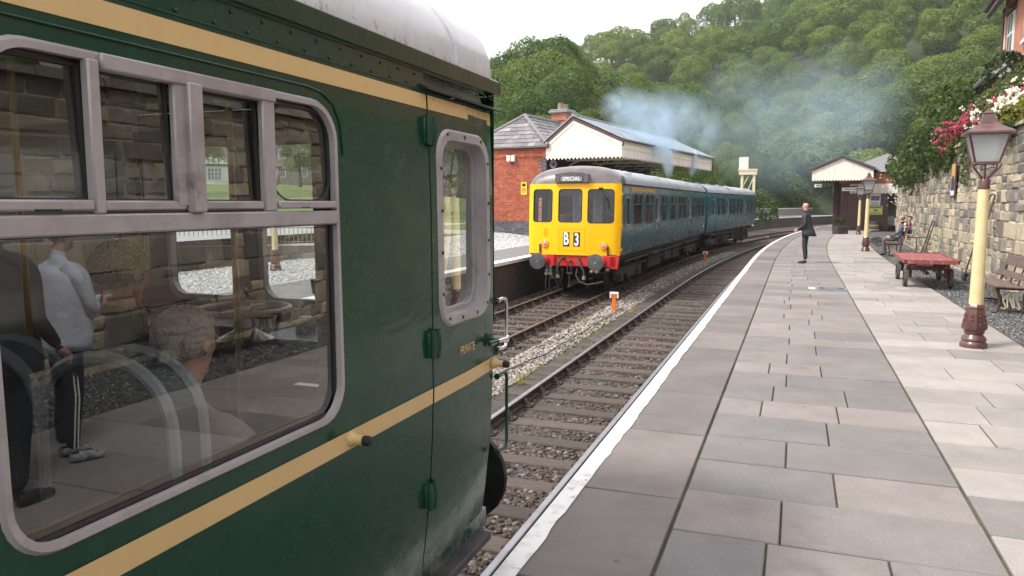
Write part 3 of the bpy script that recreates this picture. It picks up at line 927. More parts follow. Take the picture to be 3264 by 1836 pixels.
print('hill trees', nI, 'stuff faces', sum(len(f) for f in wood_F), 'stones', nst)
# ================================================================ the green railcar in the foreground
def paint(name, col, rough=.16, wave=.25, streak=.06, dirt=(.02, .025, .02), dthr=(.62, .8), coat=.6, metal=0., grime=None):
    """gloss coach paint over slightly rippled sheet steel, with faint streaks"""
    t = NT(name); c = t.coord('Object'); cs = t.coord('Object', (3.0, 3.0, .35))
    col2 = t.mix(t.rng(t.noise(cs, 4.0, 6, .65), .35, .75), col, tuple(min(1, q * (1 + 4 * streak) + streak * .03) for q in col))
    col3 = t.mix(t.math('MULTIPLY', t.rng(t.noise(c, 5, 8, .75), *dthr), .5), col2, dirt)
    if grime is not None:
        sp = t.n('ShaderNodeSeparateXYZ'); t.l(c, sp.inputs[0])
        gz_ = t.math('MULTIPLY', t.rng(sp.outputs[2], grime[1], grime[0]), t.rng(t.noise(c, 7, 8, .75), .42, .6))
        col3 = t.mix(gz_, col3, grime[2])
    t.l(col3, t.b.inputs['Base Color'])
    t.l(t.rng(t.noise(c, 3, 6, .7), .3, .7, rough * .7, rough * 1.7), t.b.inputs['Roughness'])
    t.b.inputs['Coat Weight'].default_value = coat * .35; t.b.inputs['Coat Roughness'].default_value = .04; t.b.inputs['Metallic'].default_value = metal; t.b.inputs['Specular IOR Level'].default_value = .25
    b1 = t.bump(t.noise(t.coord('Object', (1, 1, 1.9)), 2.2, 4, .55), wave, .03)
    t.l(t.bump(t.noise(c, 240, 2, .5), .02, .001, b1), t.b.inputs['Normal'])
    t.l(b1, t.b.inputs['Coat Normal'])
    return t.mat
M_green = paint('coach_green', (.0036, .041, .0225), .22, .2, .05, (.01, .035, .022), grime=(.2, .42, (.14, .15, .13)))
M_green_dk = paint('coach_green_trim', (.012, .048, .033), .3, .1, .05)
M_cream = paint('coach_cream', (.56, .405, .19), .3, .12, .02, (.45, .3, .12), (.68, .85), .3)
M_roof_gr = None
def roof_mat(name, a, b_, edge_rust=True):
    t = NT(name); c = t.coord('Object'); col = t.mix(t.rng(t.noise(c, 3, 7, .7), .35, .65), a, b_)
    if edge_rust:
        sp = t.n('ShaderNodeSeparateXYZ'); t.l(c, sp.inputs[0])
        low = t.rng(sp.outputs[2], 2.47, 2.33)
        pat = t.rng(t.noise(t.coord('Object', (1, 1, .5)), 26, 8, .8), .55, .65)
        col = t.mix(t.math('MULTIPLY', low, pat), col, (.17, .10, .09))
        col = t.mix(t.rng(t.noise(c, 46, 6, .7), .70, .73), col, (.13, .11, .11))
    t.l(col, t.b.inputs['Base Color']); t.b.inputs['Roughness'].default_value = .34
    t.b.inputs['Coat Weight'].default_value = .35; t.b.inputs['Coat Roughness'].default_value = .15
    t.l(t.bump(t.noise(c, 60, 4, .6), .08, .002), t.b.inputs['Normal'])
    return t.mat
M_roof_gr = roof_mat('coach_roof', (.46, .475, .50), (.56, .575, .60))
M_alu = mat('aluminium_frame', (.36, .34, .355), .45, (.27, .25, .26), 9, (.45, .7), .08, 90, metal=.15, dirt=(.17, .15, .145), dscale=6, dthr=(.6, .75))
M_chrome = mat('chrome', (.75, .75, .75), .12, metal=1.0)
M_black = mat('black_paint', (.012, .012, .014), .45, (.025, .023, .022), 8)
M_rubber = mat('black_rubber', (.015, .015, .016), .6)
M_dark_in = mat('cab_dark', (.022, .018, .017), .7)
M_wood_in = mat('varnished_wood', (.11, .052, .02), .3, (.07, .03, .012), 5, (.4, .65), stretch=(1, 1, 7), coat=.4)
M_grey_in = mat('cab_grey', (.25, .27, .27), .45, (.19, .21, .21), 6)
M_ceiling_in = mat('ceiling_cream', (.42, .41, .36), .6)
M_seat = mat('seat_moquette', (.020, .045, .055), .9, (.035, .03, .02), 60)
M_seat_trim = mat('seat_trim', (.20, .235, .265), .4)
M_brass = mat('brass', (.5, .33, .08), .35, metal=.7)
M_step = mat('step_board', (.030, .028, .032), .6, (.055, .05, .052), 8, bump=.3, bscale=30)
def glass_mat(name, tint=(.92, .95, .93), ior=1.5, boost=1.6, dust=.03):
    t = NT(name); t.t.nodes.remove(t.b)
    tr = t.n('ShaderNodeBsdfTransparent'); tr.inputs[0].default_value = (*tint, 1)
    gl = t.n('ShaderNodeBsdfGlossy'); gl.inputs['Roughness'].default_value = .0; gl.inputs[0].default_value = (1, 1, 1, 1)
    fr = t.n('ShaderNodeFresnel'); gb = t.n('ShaderNodeNewGeometry')
    t.l(t.math('SUBTRACT', ior, t.math('MULTIPLY', gb.outputs['Backfacing'], ior - 1 / ior)), fr.inputs[0])       # the same on both faces
    c = t.coord('Object')
    f = t.math('MINIMUM', t.math('MULTIPLY', fr.outputs[0], boost), 1.0)
    nm = t.bump(t.noise(c, 1.1, 1, .4), .03, .004)
    t.l(nm, gl.inputs['Normal'])
    m = t.n('ShaderNodeMixShader'); t.l(f, m.inputs[0]); t.l(tr.outputs[0], m.inputs[1]); t.l(gl.outputs[0], m.inputs[2])
    df = t.n('ShaderNodeBsdfDiffuse'); df.inputs[0].default_value = (.5, .5, .5, 1)
    m2 = t.n('ShaderNodeMixShader'); t.l(t.math('MULTIPLY', t.rng(t.noise(c, 6, 8, .75), .45, .8), dust), m2.inputs[0])
    t.l(m.outputs[0], m2.inputs[1]); t.l(df.outputs[0], m2.inputs[2]); t.l(m2.outputs[0], t.out.inputs[0])
    return t.mat
M_glass = glass_mat('window_glass', (.80, .83, .82), boost=2.4)

coach = thing('green_railcar', 'dark green railcar with cream stripes and aluminium framed windows close in the foreground', 'railcar', (E0[0], E0[1], 0), RZ(0))
U0, U1 = -15.5, 3.48                # along the train; cab end at U1
YC = 1.48; HWD = 1.41               # centre line and half width (local +Y is away from the platform)
PROF = [(.20, 1.345), (.35, 1.365), (.6, 1.392), (.8, 1.403), (1.0, 1.41), (1.7, 1.41), (2.0, 1.402), (2.26, 1.388)]
def half(z): return ip(z, PROF)
def side_near(u, z, d=0.0):
    k = max(0, u - 3.30) / .18                       # rounded corner at the cab end
    return (u, YC - half(z) - d + .05 * k * k, z)
def side_far(u, z, d=0.0): return (u, YC + half(z) + d, z)
WZ0, WZ1 = 1.065, 2.056
wins = [(.93, 2.063)] + [(-1.45 * i - .55 - (.0 if i else 0), -1.45 * i + .62) for i in range(0, 10)]
wins = [w for w in wins if w[0] > U0 + .3]
def wo(w, g=0.0): return rrect(w[0] + g, w[1] - g, WZ0 + g, WZ1 - g, .115 - g * .6, 7)
DW = (2.772, 3.318, 1.235, 2.052)
def dwo(g=0.0): return rrect(DW[0] + g, DW[1] - g, DW[2] + g, DW[3] - g, .125 - g * .6, 7)
DOOR0, DOOR1 = 2.712, 3.405
mb = MB()
sheet(mb, U0, DOOR0 - .004, .20, 2.26, [wo(w, .012) for w in wins], side_near, flip=False, du=.25)
sheet(mb, DOOR1 + .004, U1, .20, 2.26, [], side_near, du=.02)
mb.grid([[(U1, YC - half(z) + .05 + t, z) for z in [.2, .6, 1, 1.18]] for t in (0, .4, 1.2, 2.0, 2.72)], flip=True)
FW = [(.22, 1.46), (1.60, 2.10), (2.30, 2.74)]          # the three front windscreens, by distance from the platform side
sheet(mb, .11, 2.86, 1.18, 2.26, [rrect(a, b, 1.22, 2.075, .1, 5) for a, b in FW], lambda y, z: (U1, y, z), flip=False)
sheet(mb, U0, U1, .20, 2.26, [rrect(w[0] + .02, w[1] - .02, WZ0, WZ1, .1, 5) for w in wins] + [rrect(DW[0], DW[1], DW[2], DW[3], .1, 5)], side_far, flip=True, du=.25)
mb.grid([[(U0, YC - half(z), z), (U0, YC + half(z), z)] for z in (.2, .6, 1, 1.7, 2.26)], flip=False)
mb.box(U0, U1 - .02, YC - 1.33, YC + 1.33, .12, .21)
mb.build('body_side', M_green, coach, 40)
# lining inside
mb = MB()
sheet(mb, U0, DOOR0 - .03, .25, 2.24, [wo(w, .03) for w in wins], lambda u, z: side_near(u, z, -.07), flip=True, du=.5)
sheet(mb, U0, U1 - .03, .25, 2.24, [rrect(w[0] + .03, w[1] - .03, WZ0, WZ1, .1, 5) for w in wins] + [rrect(DW[0], DW[1], DW[2], DW[3], .1, 5)], lambda u, z: side_far(u, z, -.07), du=.5)
sheet(mb, .18, 2.8, .25, 2.24, [rrect(a, b, 1.23, 2.07, .1, 5) for a, b in FW], lambda y, z: (U1 - .05, y, z), flip=True)
mb.build('inner_lining', M_wood_in, coach, 40)
mb = MB(); mb.grid([[(u, YC + 1.33 * math.cos(a), 2.22 + .42 * math.sin(a)) for a in [PI * i / 12 for i in range(13)]] for u in (U0, -10, -5, 0, U1 - .05)], flip=True)
mb.build('ceiling', M_ceiling_in, coach, 60)
mb = MB(); mb.box(U0 + .05, U1 - .05, YC - 1.3, YC + 1.3, .24, .27); mb.build('floor', M_dark_in, coach)
# roof with gutter, rivet strips and seam rib
def roofsec(u, grow=0.0):
    out = []
    for i in range(25):
        a = PI * i / 24; x = math.cos(a); zz = math.sin(a)
        out.append((u, YC - (1.375 + grow) * math.copysign(abs(x) ** .92, x), 2.33 + (.55 + grow) * zz ** .86))
    return out
mb = MB(); mb.grid([roofsec(u) for u in [U0 + i for i in range(19)] + [3.2, 3.44]])
mb.grid([[(3.44, YC, 2.3)] * 25, roofsec(3.44)], flip=True)
rf = mb.build('roof', M_roof_gr, coach, 50)
mb = MB(); mb.grid([roofsec(u, g) for u, g in ((3.03, 0), (3.035, .012), (3.085, .012), (3.09, 0))]); mb.build('seam_rib', M_roof_gr, rf, 30)
mb = MB()
for y0, s in ((YC - 1.402, 1), (YC + 1.402, -1)):
    mb.M = None
    a = [(0, 2.262), (0, 2.322), (.022 * s, 2.334), (.06 * s, 2.262)]
    mb.poly([(U0, y0 + p, z) for p, z in a][::s], (U1 + .012 - U0, 0, 0))
mb.box(U1 - .002, U1 + .012, YC - 1.40, YC + 1.40, 2.262, 2.325)
mb.build('gutter', M_green, coach)
mb = MB(); r0 = MB()
for z in (2.235, 2.195):
    u = -4.0
    while u < 3.42:
        if not (2.66 < u < 3.44 and z < 2.21): r0.ball((u + (.06 if z < 2.2 else 0), YC - half(z) - .002, z), .0055, 6, 4)
        u += .125 if u < 2.6 else .085
o = r0.build('rivets', M_green_dk, coach, 60); o['kind'] = 'stuff'
mb = MB(); sheet(mb, -6, U1 - .02, 2.252, 2.262, [], lambda u, z: side_near(u, z, .004)); sheet(mb, -6, 2.66, 2.182, 2.186, [], lambda u, z: side_near(u, z, .003)); mb.build('cantrail_strip', M_green_dk, coach)
mb = MB(); mb.poly([(2.66, YC - half(2.2), 2.205), (2.66, YC - half(2.2) - .035, 2.19), (2.66, YC - half(2.2) - .035, 2.184), (2.66, YC - half(2.2), 2.19)], (.77, 0, -.004)); mb.build('door_rain_strip', M_black, coach)
# raised bead above the windows
mb = MB(); bead = [side_near(u, 2.092, .002) for u in [-6 + .5 * i for i in range(16)]] + [side_near(1.93, 2.092, .002), side_near(2.0, 2.083, .002), side_near(2.06, 2.055, .002), side_near(2.092, 2.0, .002), side_near(2.10, 1.9, .002)]
mb.tube(bead, .0035, 6); mb.build('window_bead', M_green, coach, 60)
# cream stripes, applied bands
mb = MB(); sheet(mb, U0, DOOR0 - .006, 2.113, 2.168, [], lambda u, z: side_near(u, z, .0022)); mb.build('upper_stripe', M_cream, coach)
mb = MB(); sheet(mb, U0, DOOR0 - .006, .945, 1.008, [], lambda u, z: side_near(u, z, .0022)); mb.build('lower_stripe', M_cream, coach)
for za, zb in ((2.113, 2.168), (.945, 1.008)): mb = MB(); sheet(mb, DOOR1 + .006, U1, za, zb, [], lambda u, z: side_near(u, z, .0022), du=.02); mb.build('end_stripe', M_cream, coach)
# cab door
mb = MB(); sheet(mb, DOOR0 + .004, DOOR1 - .004, .215, 2.182, [dwo(.012)], lambda u, z: side_near(u, z, .001))
sheet(mb, DOOR0 + .01, DOOR1 - .01, .3, 2.18, [dwo(.02)], lambda u, z: side_near(u, z, -.06), flip=True)
for u in (DOOR0 + .004, DOOR1 - .004): mb.grid([[side_near(u, z, .001), side_near(u, z, -.03)] for z in (.215, .6, 1, 1.7, 2.18)])
door = mb.build('cab_door', M_green, coach, 40)
for za, zb in ((2.113, 2.168), (.945, 1.008)): mb = MB(); sheet(mb, DOOR0 + .005, DOOR1 - .005, za, zb, [], lambda u, z: side_near(u, z, .0032)); mb.build('door_stripe', M_cream, door)
mb = MB()
ring(mb, dwo(-.002), dwo(.008), lambda u, z: side_near(u, z, .001), lambda u, z: side_near(u, z, .010))
ring(mb, dwo(.008), dwo(.042), lambda u, z: side_near(u, z, .010), lambda u, z: side_near(u, z, .008), lambda u, z: side_near(u, z, -.075))
ring(mb, dwo(.042), dwo(.062), lambda u, z: side_near(u, z, -.05), lambda u, z: side_near(u, z, -.05), lambda u, z: side_near(u, z, -.085))
sc_o = dwo(.024)
for i in range(0, len(sc_o)):
    pass
for (u, z) in [(2.87, 2.03), (3.04, 2.03), (3.22, 2.025), (3.293, 1.93), (3.293, 1.75), (3.293, 1.58), (3.293, 1.42), (3.27, 1.29), (3.15, 1.26), (2.99, 1.26), (2.86, 1.27), (2.797, 1.38), (2.797, 1.55), (2.797, 1.72), (2.797, 1.89)]:
    p = side_near(u, z, .009); mb.lathe([(.0065, -.004), (.0065, .001), (.003, .002)], 8, (p[0], p[1], p[2]), 'y', 1)
mb.build('window_frame', [M_alu, M_black], door, 40)
mb = MB(); p4 = dwo(.05); mb.add([side_near(u, z, -.06) for u, z in p4], [tuple(range(len(p4)))]); mb.build('pane', M_glass, door)
for z in (2.03, 1.19, .56):
    mb = MB(); y = YC - half(z) - .001
    mb.tube([(2.688, y - .013, z - .055), (2.688, y - .016, z), (2.688, y - .013, z + .055)], [.013, .017, .013], 10)
    mb.tube([(2.725, y - .015, z - .06), (2.725, y - .019, z), (2.725, y - .015, z + .06)], [.012, .016, .012], 10)
    mb.box(2.672, 2.742, y - .008, y + .01, z - .05, z + .05, ch=.004)
    mb.build('hinge', M_green_dk, door, 50)
textmesh('lettering_private', 'PRIVATE', .055, M_cream, .0006, door, Matrix.Translation((3.055, YC - half(1.108) - .0025, 1.108)) @ Matrix.Rotation(PI / 2, 4, 'X'), sx=.78)
# door handle and commode handrails
mb = MB(); y = YC - half(1.1)
mb.lathe([(.034, 0), (.034, -.008), (.012, -.012), (.012, -.045)], 14, (3.325, y, 1.1), 'y'); mb.tube([(3.24, y - .03, 1.1), (3.325, y - .042, 1.1)], [.011, .009], 8)
mb.build('handle_boss', M_green_dk, door, 50)
mb = MB(); mb.tube([(3.315, y - .045, 1.1), (3.37, y - .052, 1.098), (3.41, y - .05, 1.09), (3.445, y - .045, 1.10)], [.009, .012, .015, .010], 10); mb.build('handle_lever', M_chrome, door, 60)
def rail_handle(name, z0, z1, m, u=3.43):
    mb = MB(); y0 = YC - half(1.0) + .02
    for z in (z0, z1): mb.lathe([(.016, .0), (.012, .03), (.009, .05)], 8, (u, y0 - .012, z), 'x')
    mb.tube([(u, y0 - .01, z1), (u + .06, y0 - .016, z1 + .006), (u + .108, y0 - .018, z1), (u + .122, y0 - .018, z1 - .03), (u + .122, y0 - .018, z0 + .03), (u + .108, y0 - .018, z0), (u + .06, y0 - .016, z0 - .004), (u, y0 - .01, z0)], .0085, 10)
    mb.build(name, m, coach, 60)
rail_handle('upper_handrail', 1.035, 1.275, M_chrome)
rail_handle('lower_handrail', .515, .90, M_green_dk)
# door stops: yellow domed lugs with black rubber
def stop(u, z):
    mb = MB(); y = YC - half(z)
    mb.lathe([(.026, .004), (.026, -.008), (.018, -.018), (.016, -.05)], 12, (u, y, z), 'y', 0)
    mb.lathe([(.0165, -.05), (.0175, -.055), (.0165, -.075), (.009, -.080)], 12, (u, y, z), 'y', 1)
    mb.build('door_stop', [M_cream, M_rubber], coach, 40)
stop(2.10, .978); stop(3.375, .978)
# underside: solebar, step board, buffer
mb = MB(); mb.box(U0, U1 - .05, YC - 1.15, YC + 1.15, -.2, .13); mb.box(U0 + 1, U1 - 3.4, YC - 1.0, YC + 1.0, -.62, -.2); mb.build('underframe', M_black, coach)
mb = MB(); mb.box(2.2, 3.36, YC - 1.40, YC - 1.12, .09, .135, ch=.008); mb.box(2.25, 2.29, YC - 1.25, YC - 1.1, -.1, .09); mb.box(3.2, 3.24, YC - 1.25, YC - 1.1, -.1, .09); mb.build('step_board', M_step, coach)
for yb in (YC - .92, YC + .92):
    mb = MB(); mb.lathe([(.09, U1 - .15), (.09, U1 + .3), (.06, U1 + .3), (.06, U1 + .54), (.295, U1 + .55), (.30, U1 + .58), (.18, U1 + .60)], 20, (0, yb, .14), 'x')
    mb.build('buffer', M_black, coach, 40)
mb = MB(); mb.lathe([(.26, U1 - .0), (.26, U1 + .035)], 20, (0, YC - 1.02, .38), 'x'); mb.build('buffer_disc', M_black, coach, 40)  # black disc standing in for the edge of the buffer head
def wheelset(mb, x, yc, zc, r=.46):
    for s in (-1, 1):
        mb.lathe([(r + .03, s * .68), (r + .03, s * .71), (r, s * .715), (r - .01, s * .80), (r - .06, s * .81), (r - .09, s * .775), (.14, s * .76), (.12, s * .83)], 20, (x, yc, zc), 'y')
    mb.lathe([(.075, -.72), (.075, .72)], 10, (x, yc, zc), 'y')
for x in (.1, -2.5, -10, -12.6): mb = MB(); wheelset(mb, x, YC, ZR + .46); mb.build('wheelset', M_black, coach, 40)
# passenger windows: frame, transom, sliding ventilators, panes
def passenger_window(w, full):
    a, b = w; mb = MB(); S = side_near
    ring(mb, wo(w, -.003), wo(w, .004), lambda u, z: S(u, z, .0), lambda u, z: S(u, z, .010))
    ring(mb, wo(w, .004), wo(w, .018), lambda u, z: S(u, z, .010), lambda u, z: S(u, z, .009), lambda u, z: S(u, z, -.012))
    def bar(u0, u1, z0, z1, d0, d1, m=0):
        y0, y1 = YC - half((z0 + z1) / 2) - d1, YC - half((z0 + z1) / 2) - d0
        mb.box(u0, u1, y0, y1, z0, z1, m, ch=.004)
    k = (b - a) / 1.133; U = lambda t: a + (t - .93) * k
    bar(a + .015, b - .015, 1.686, 1.728, -.010, .008)
    bar(U(1.166), U(1.195), 1.728, 2.04, -.010, .014)
    bar(U(1.394), U(1.432), 1.742, 2.025, -.008, .010); bar(U(1.428), U(1.474), 1.728, 2.03, -.012, .024)
    bar(U(1.706), U(1.758), 1.728, 2.04, -.010, .010)
    bar(U(1.2), U(1.76), 2.022, 2.056, -.01, .020)
    bar(U(1.196), U(1.425), 1.734, 1.756, -.010, .004); bar(U(1.48), U(1.704), 1.734, 1.756, -.010, .004)
    bar(a + .02, U(1.165), 1.735, 1.757, -.010, .011); bar(U(1.76), b - .02, 1.735, 1.757, -.010, .011)
    bar(U(1.196), U(1.704), 1.726, 1.735, -.010, .002, 1)
    bar(U(1.474), U(1.482), 1.74, 2.03, -.02, .013, 1); bar(U(1.03), U(1.09), 1.735, 1.7395, .008, .0125, 1); bar(U(1.86), U(1.9), 1.735, 1.7395, .008, .0125, 1)
    # black glazing rubber
    def rub(u0, u1, z0, z1, r=.0):
        o = rrect(u0, u1, z0, z1, max(.006, r), 5); i = rrect(u0 + .007, u1 - .007, z0 + .007, z1 - .007, max(.004, r - .007), 5)
        ring(mb, o, i, lambda u, z: S(u, z, -.010), lambda u, z: S(u, z, -.012), lambda u, z: S(u, z, -.02), 1)
    rub(a + .022, b - .022, WZ0 + .022, 1.69, .01)
    rub(U(1.195), U(1.396), 1.752, 2.03); rub(U(1.48), U(1.708), 1.752, 2.03); rub(a + .02, U(1.17), 1.754, 2.03); rub(U(1.756), b - .02, 1.754, 2.03, .08)
    fr = mb.build('window', [M_alu, M_rubber], coach, 40)
    lo = rrect(a + .022, b - .022, WZ0 + .02, 1.69, .09, 6)
    lo = [(u, z) for u, z in lo if z < 1.6] + [(b - .022, 1.69), (a + .022, 1.69)] if False else [q for q in rrect(a + .022, b - .022, WZ0 + .02, 2.3, .1, 6) if q[1] < 1.5]
    m = MB(); poly = [(a + .022, 1.69)] + sorted([q for q in lo if q[0] < (a + b) / 2], key=lambda q: -q[1] + q[0] * .001) + sorted([q for q in lo if q[0] > (a + b) / 2], key=lambda q: q[1] + q[0] * .001) + [(b - .022, 1.69)]
    m.add([S(u, z, -.018) for u, z in poly], [tuple(range(len(poly)))]); m.build('large_pane', M_glass, fr)
    for (u0, u1, d, rr) in ((a + .02, U(1.17), -.018, .01), (U(1.195), U(1.398), -.012, .01), (U(1.476), U(1.708), -.022, .01), (U(1.756), b - .022, -.018, .09)):
        m = MB(); q = [(u0, 1.74), (u1, 1.74), (u1, 2.04 - rr), (u1 - rr * .3, 2.04 - rr * .3), (u1 - rr, 2.04), (u0, 2.04)]
        m.add([S(u, z, d) for u, z in q], [tuple(range(6))]); m.build('vent_pane', M_glass, fr)
for i, w in enumerate(wins[:4]): passenger_window(w, i == 0)
# far side glazing and windscreen panes
mb = MB()
for w in wins + [(DW[0], DW[1])]:
    mb.add([side_far(u, z, -.02) for u, z in ((w[0], WZ0), (w[1], WZ0), (w[1], WZ1), (w[0], WZ1))], [(0, 1, 2, 3)])
    mb.box(w[0], w[1], YC + 1.36, YC + 1.38, 1.69, 1.72, 1)
for w in wins[4:]: mb.add([side_near(u, z, -.02) for u, z in ((w[0], WZ0), (w[1], WZ0), (w[1], WZ1), (w[0], WZ1))], [(0, 1, 2, 3)])
mb.build('other_side_glazing', [M_glass, M_alu], coach)
for a, b in FW:
    mb = MB(); mb.add([(U1 - .02, y, z) for y, z in ((a, 1.21), (b, 1.21), (b, 2.08), (a, 2.08))], [(0, 1, 2, 3)]); ws = mb.build('windscreen', M_glass, coach)
    mb = MB(); ring(mb, rrect(a - .02, b + .02, 1.2, 2.095, .11, 5), rrect(a + .015, b - .015, 1.235, 2.06, .09, 5), lambda y, z: (U1 - .055, y, z), lambda y, z: (U1 - .057, y, z), lambda y, z: (U1 - .02, y, z)); mb.build('windscreen_trim', M_alu, ws)
# cab fittings seen through the window
mb = MB()
mb.box(2.95, 3.38, YC - 1.30, YC - .35, .27, 1.10, 0, ch=.01)
mb.box(2.93, 3.40, YC - 1.31, YC - .34, 1.10, 1.115, 0, ch=.004)
mb.box(2.86, 3.0, YC - .95, YC + .15, .27, 1.02, 1, ch=.01); mb.box(2.85, 3.42, YC - .34, YC + 1.0, .95, 1.06, 1, ch=.008)
mb.box(3.1, 3.42, YC - .3, YC + .7, 1.06, 1.12, 2, ch=.02)
mb.box(3.39, 3.42, YC - 1.3, YC + 1.28, 1.14, 1.2, 2)
mb.build('driving_desk', [M_grey_in, M_wood_in, M_black], coach, 40)
mb = MB(); wc = Vector((2.78, 1.05, 1.275))
mb.tube([(wc.x + .2 * math.cos(a), wc.y + .2 * math.sin(a), wc.z) for a in [2 * PI * i / 28 for i in range(28)]], .0135, 8, closed=True)
for i in range(3):
    a = 2 * PI * i / 3 + .5; mb.tube([(wc.x, wc.y, wc.z - .012), (wc.x + .1 * math.cos(a), wc.y + .1 * math.sin(a), wc.z - .016), (wc.x + .195 * math.cos(a), wc.y + .195 * math.sin(a), wc.z)], [.016, .009, .009], 6)
mb.lathe([(.05, -.06), (.042, 0), (.02, .012), (.0, .02)], 12, (wc.x, wc.y, wc.z - .02))
mb.tube([(wc.x + .15, wc.y + .12, wc.z + .0), (wc.x + .15, wc.y + .12, wc.z + .06)], .005, 6); mb.ball((wc.x + .15, wc.y + .12, wc.z + .065), .016)
hw = mb.build('brake_handwheel', M_alu, coach, 50)
mb = MB(); mb.lathe([(.11, .27), (.11, .5), (.10, 1.05), (.13, 1.10), (.13, 1.14), (.05, 1.18), (.03, 1.25)], 14, (wc.x, wc.y, 0)); mb.build('handwheel_column', M_wood_in, hw, 50)
mb = MB(); mb.tube([(3.03, .80, 1.11), (3.03, .80, 1.2), (3.0, .82, 1.34)], [.02, .012, .010], 8, 0); mb.tube([(3.0, .82, 1.33), (2.995, .822, 1.40)], [.014, .018], 8, 1); mb.tube([(3.03, .8, 1.19), (3.13, .72, 1.13)], .011, 8, 0)
mb.lathe([(.05, 1.11), (.05, 1.17), (.03, 1.2)], 12, (3.1, .95, 0), mat=2)
mb.build('control_lever', [M_chrome, M_wood_in, M_black], coach, 50)
# cab bulkhead posts, grab rails
mb = MB()
mb.box(2.42, 2.46, YC - .1, YC + 1.33, .27, 2.5, 0); mb.box(2.42, 2.46, YC - 1.32, YC - .95, .27, 1.05, 0); mb.box(2.425, 2.455, YC - .2, YC - .1, .27, 2.5, 0)
mb.tube([(2.38, .75, .27), (2.38, .75, 2.3)], .012, 8, 1); mb.tube([(1.95, 1.32, .27), (1.95, 1.32, 2.3)], .012, 8, 1)
mb.build('cab_bulkhead', [M_wood_in, M_brass], coach)
def seat_back(u, yc):
    mb = MB(); n = 14; out = []
    for i in range(n + 1):
        a = PI * i / n; out.append((yc - .225 * math.cos(a) ** 1 if False else yc - .225 * math.cos(a), 1.16 + .2 * math.sin(a) ** .8))
    poly = [(out[0][0], .70)] + out + [(out[-1][0], .70)]
    mb.poly([(u, y, z) for y, z in poly], (-.09, 0, 0), 0)
    mb.box(u - .02, u + .45, yc - .22, yc + .22, .56, .71, 0, ch=.03); mb.box(u + .02, u + .40, yc - .2, yc + .2, .27, .56, 2)
    for x in (u + .006, u - .096): mb.tube([(x, y, z) for y, z in [(out[0][0], .95)] + out + [(out[-1][0], .95)]], .017, 7, 1)
    return mb.build('seat', [M_seat, M_seat_trim, M_dark_in], coach, 40)
for u in (1.52, .55, -.45, -1.45, -2.45):
    for y in (.37, .82, 2.1, 2.55): seat_back(u, y)
# ================================================================ the blue and yellow diesel train
M_yellow = paint('cab_yellow', (.90, .48, .004), .3, .1, .01, (.5, .28, .03), (.7, .9), .35)
M_blue = paint('rail_blue', (.003, .085, .118), .22, .3, .02, (.02, .05, .07), (.6, .8), .7, grime=(1.15, 1.5, (.05, .055, .06)))
M_teal = paint('carriage_end_teal', (.012, .095, .125), .35, .1, .02)
M_dmu_roof = mat('train_roof', (.31, .335, .38), .45, (.40, .42, .465), 1.6, (.35, .65), .15, 40, dirt=(.13, .12, .13), dscale=2.5, dthr=(.55, .75), stretch=(.5, 1, 1))
M_dome = mat('cab_dome', (.085, .07, .072), .34, (.13, .11, .11), 2.2, (.4, .65), .1, 40, coat=.5)
M_red = mat('buffer_beam_red', (.55, .022, .02), .45, (.4, .03, .025), 8, (.5, .7), dirt=(.12, .03, .02), dscale=6, dthr=(.6, .75))
M_frame = mat('underframe_grime', (.022, .018, .016), .8, (.045, .034, .028), 6, bump=.3, bscale=20)
M_buffer = mat('buffer_face', (.055, .056, .062), .5, (.09, .088, .09), 7, bump=.15, bscale=40)
M_hose = mat('hose_rubber', (.03, .028, .028), .7, (.06, .05, .045), 9)
M_gland = mat('hose_gland', (.26, .22, .17), .6, (.16, .12, .09), 14)
M_lens = mat('marker_lens', (.75, .22, .19), .12, (.8, .35, .3), 30, coat=.8)
M_lamp_rim = mat('marker_rim', (.85, .40, .03), .35)
M_sign_black = mat('headcode_black', (.014, .013, .013), .5)
M_sign_white = mat('headcode_white', (.82, .82, .80), .5)
M_sign_grey = mat('blind_grey', (.18, .19, .2), .4)
M_orange_strip = mat('orange_strip', (.62, .27, .03), .5, (.5, .22, .04), 10)
M_cabgrey = mat('cab_interior', (.38, .40, .40), .6, (.32, .34, .34), 4)
M_dframe = mat('train_window_frame', (.10, .13, .15), .45, (.06, .10, .13), 9, metal=.2)
M_glass_dmu = glass_mat('train_glass', (.86, .88, .88), 1.5, 1.15, .02)
M_seat_red = mat('train_seat', (.11, .03, .02), .85, (.05, .04, .04), 8)
D_HALF = [(1.15, 1.30), (1.35, 1.345), (1.7, 1.385), (2.0, 1.40), (3.0, 1.385), (3.22, 1.365)]
def dh(z): return ip(z, D_HALF)
def dside(sgn, d=0.0, x0=0.0):
    return lambda x, z: (x, sgn * (dh(z) + d), z)
def droof(x, sc=1.0, g=0.0, drop=0.0):
    out = []
    for i in range(21):
        a = PI * i / 20; c = math.cos(a)
        out.append((x, -(1.36 + g) * math.copysign(abs(c) ** .9, c) * (1 - drop * .05), 3.24 + (.55 + g) * sc * math.sin(a) ** .9))
    return out
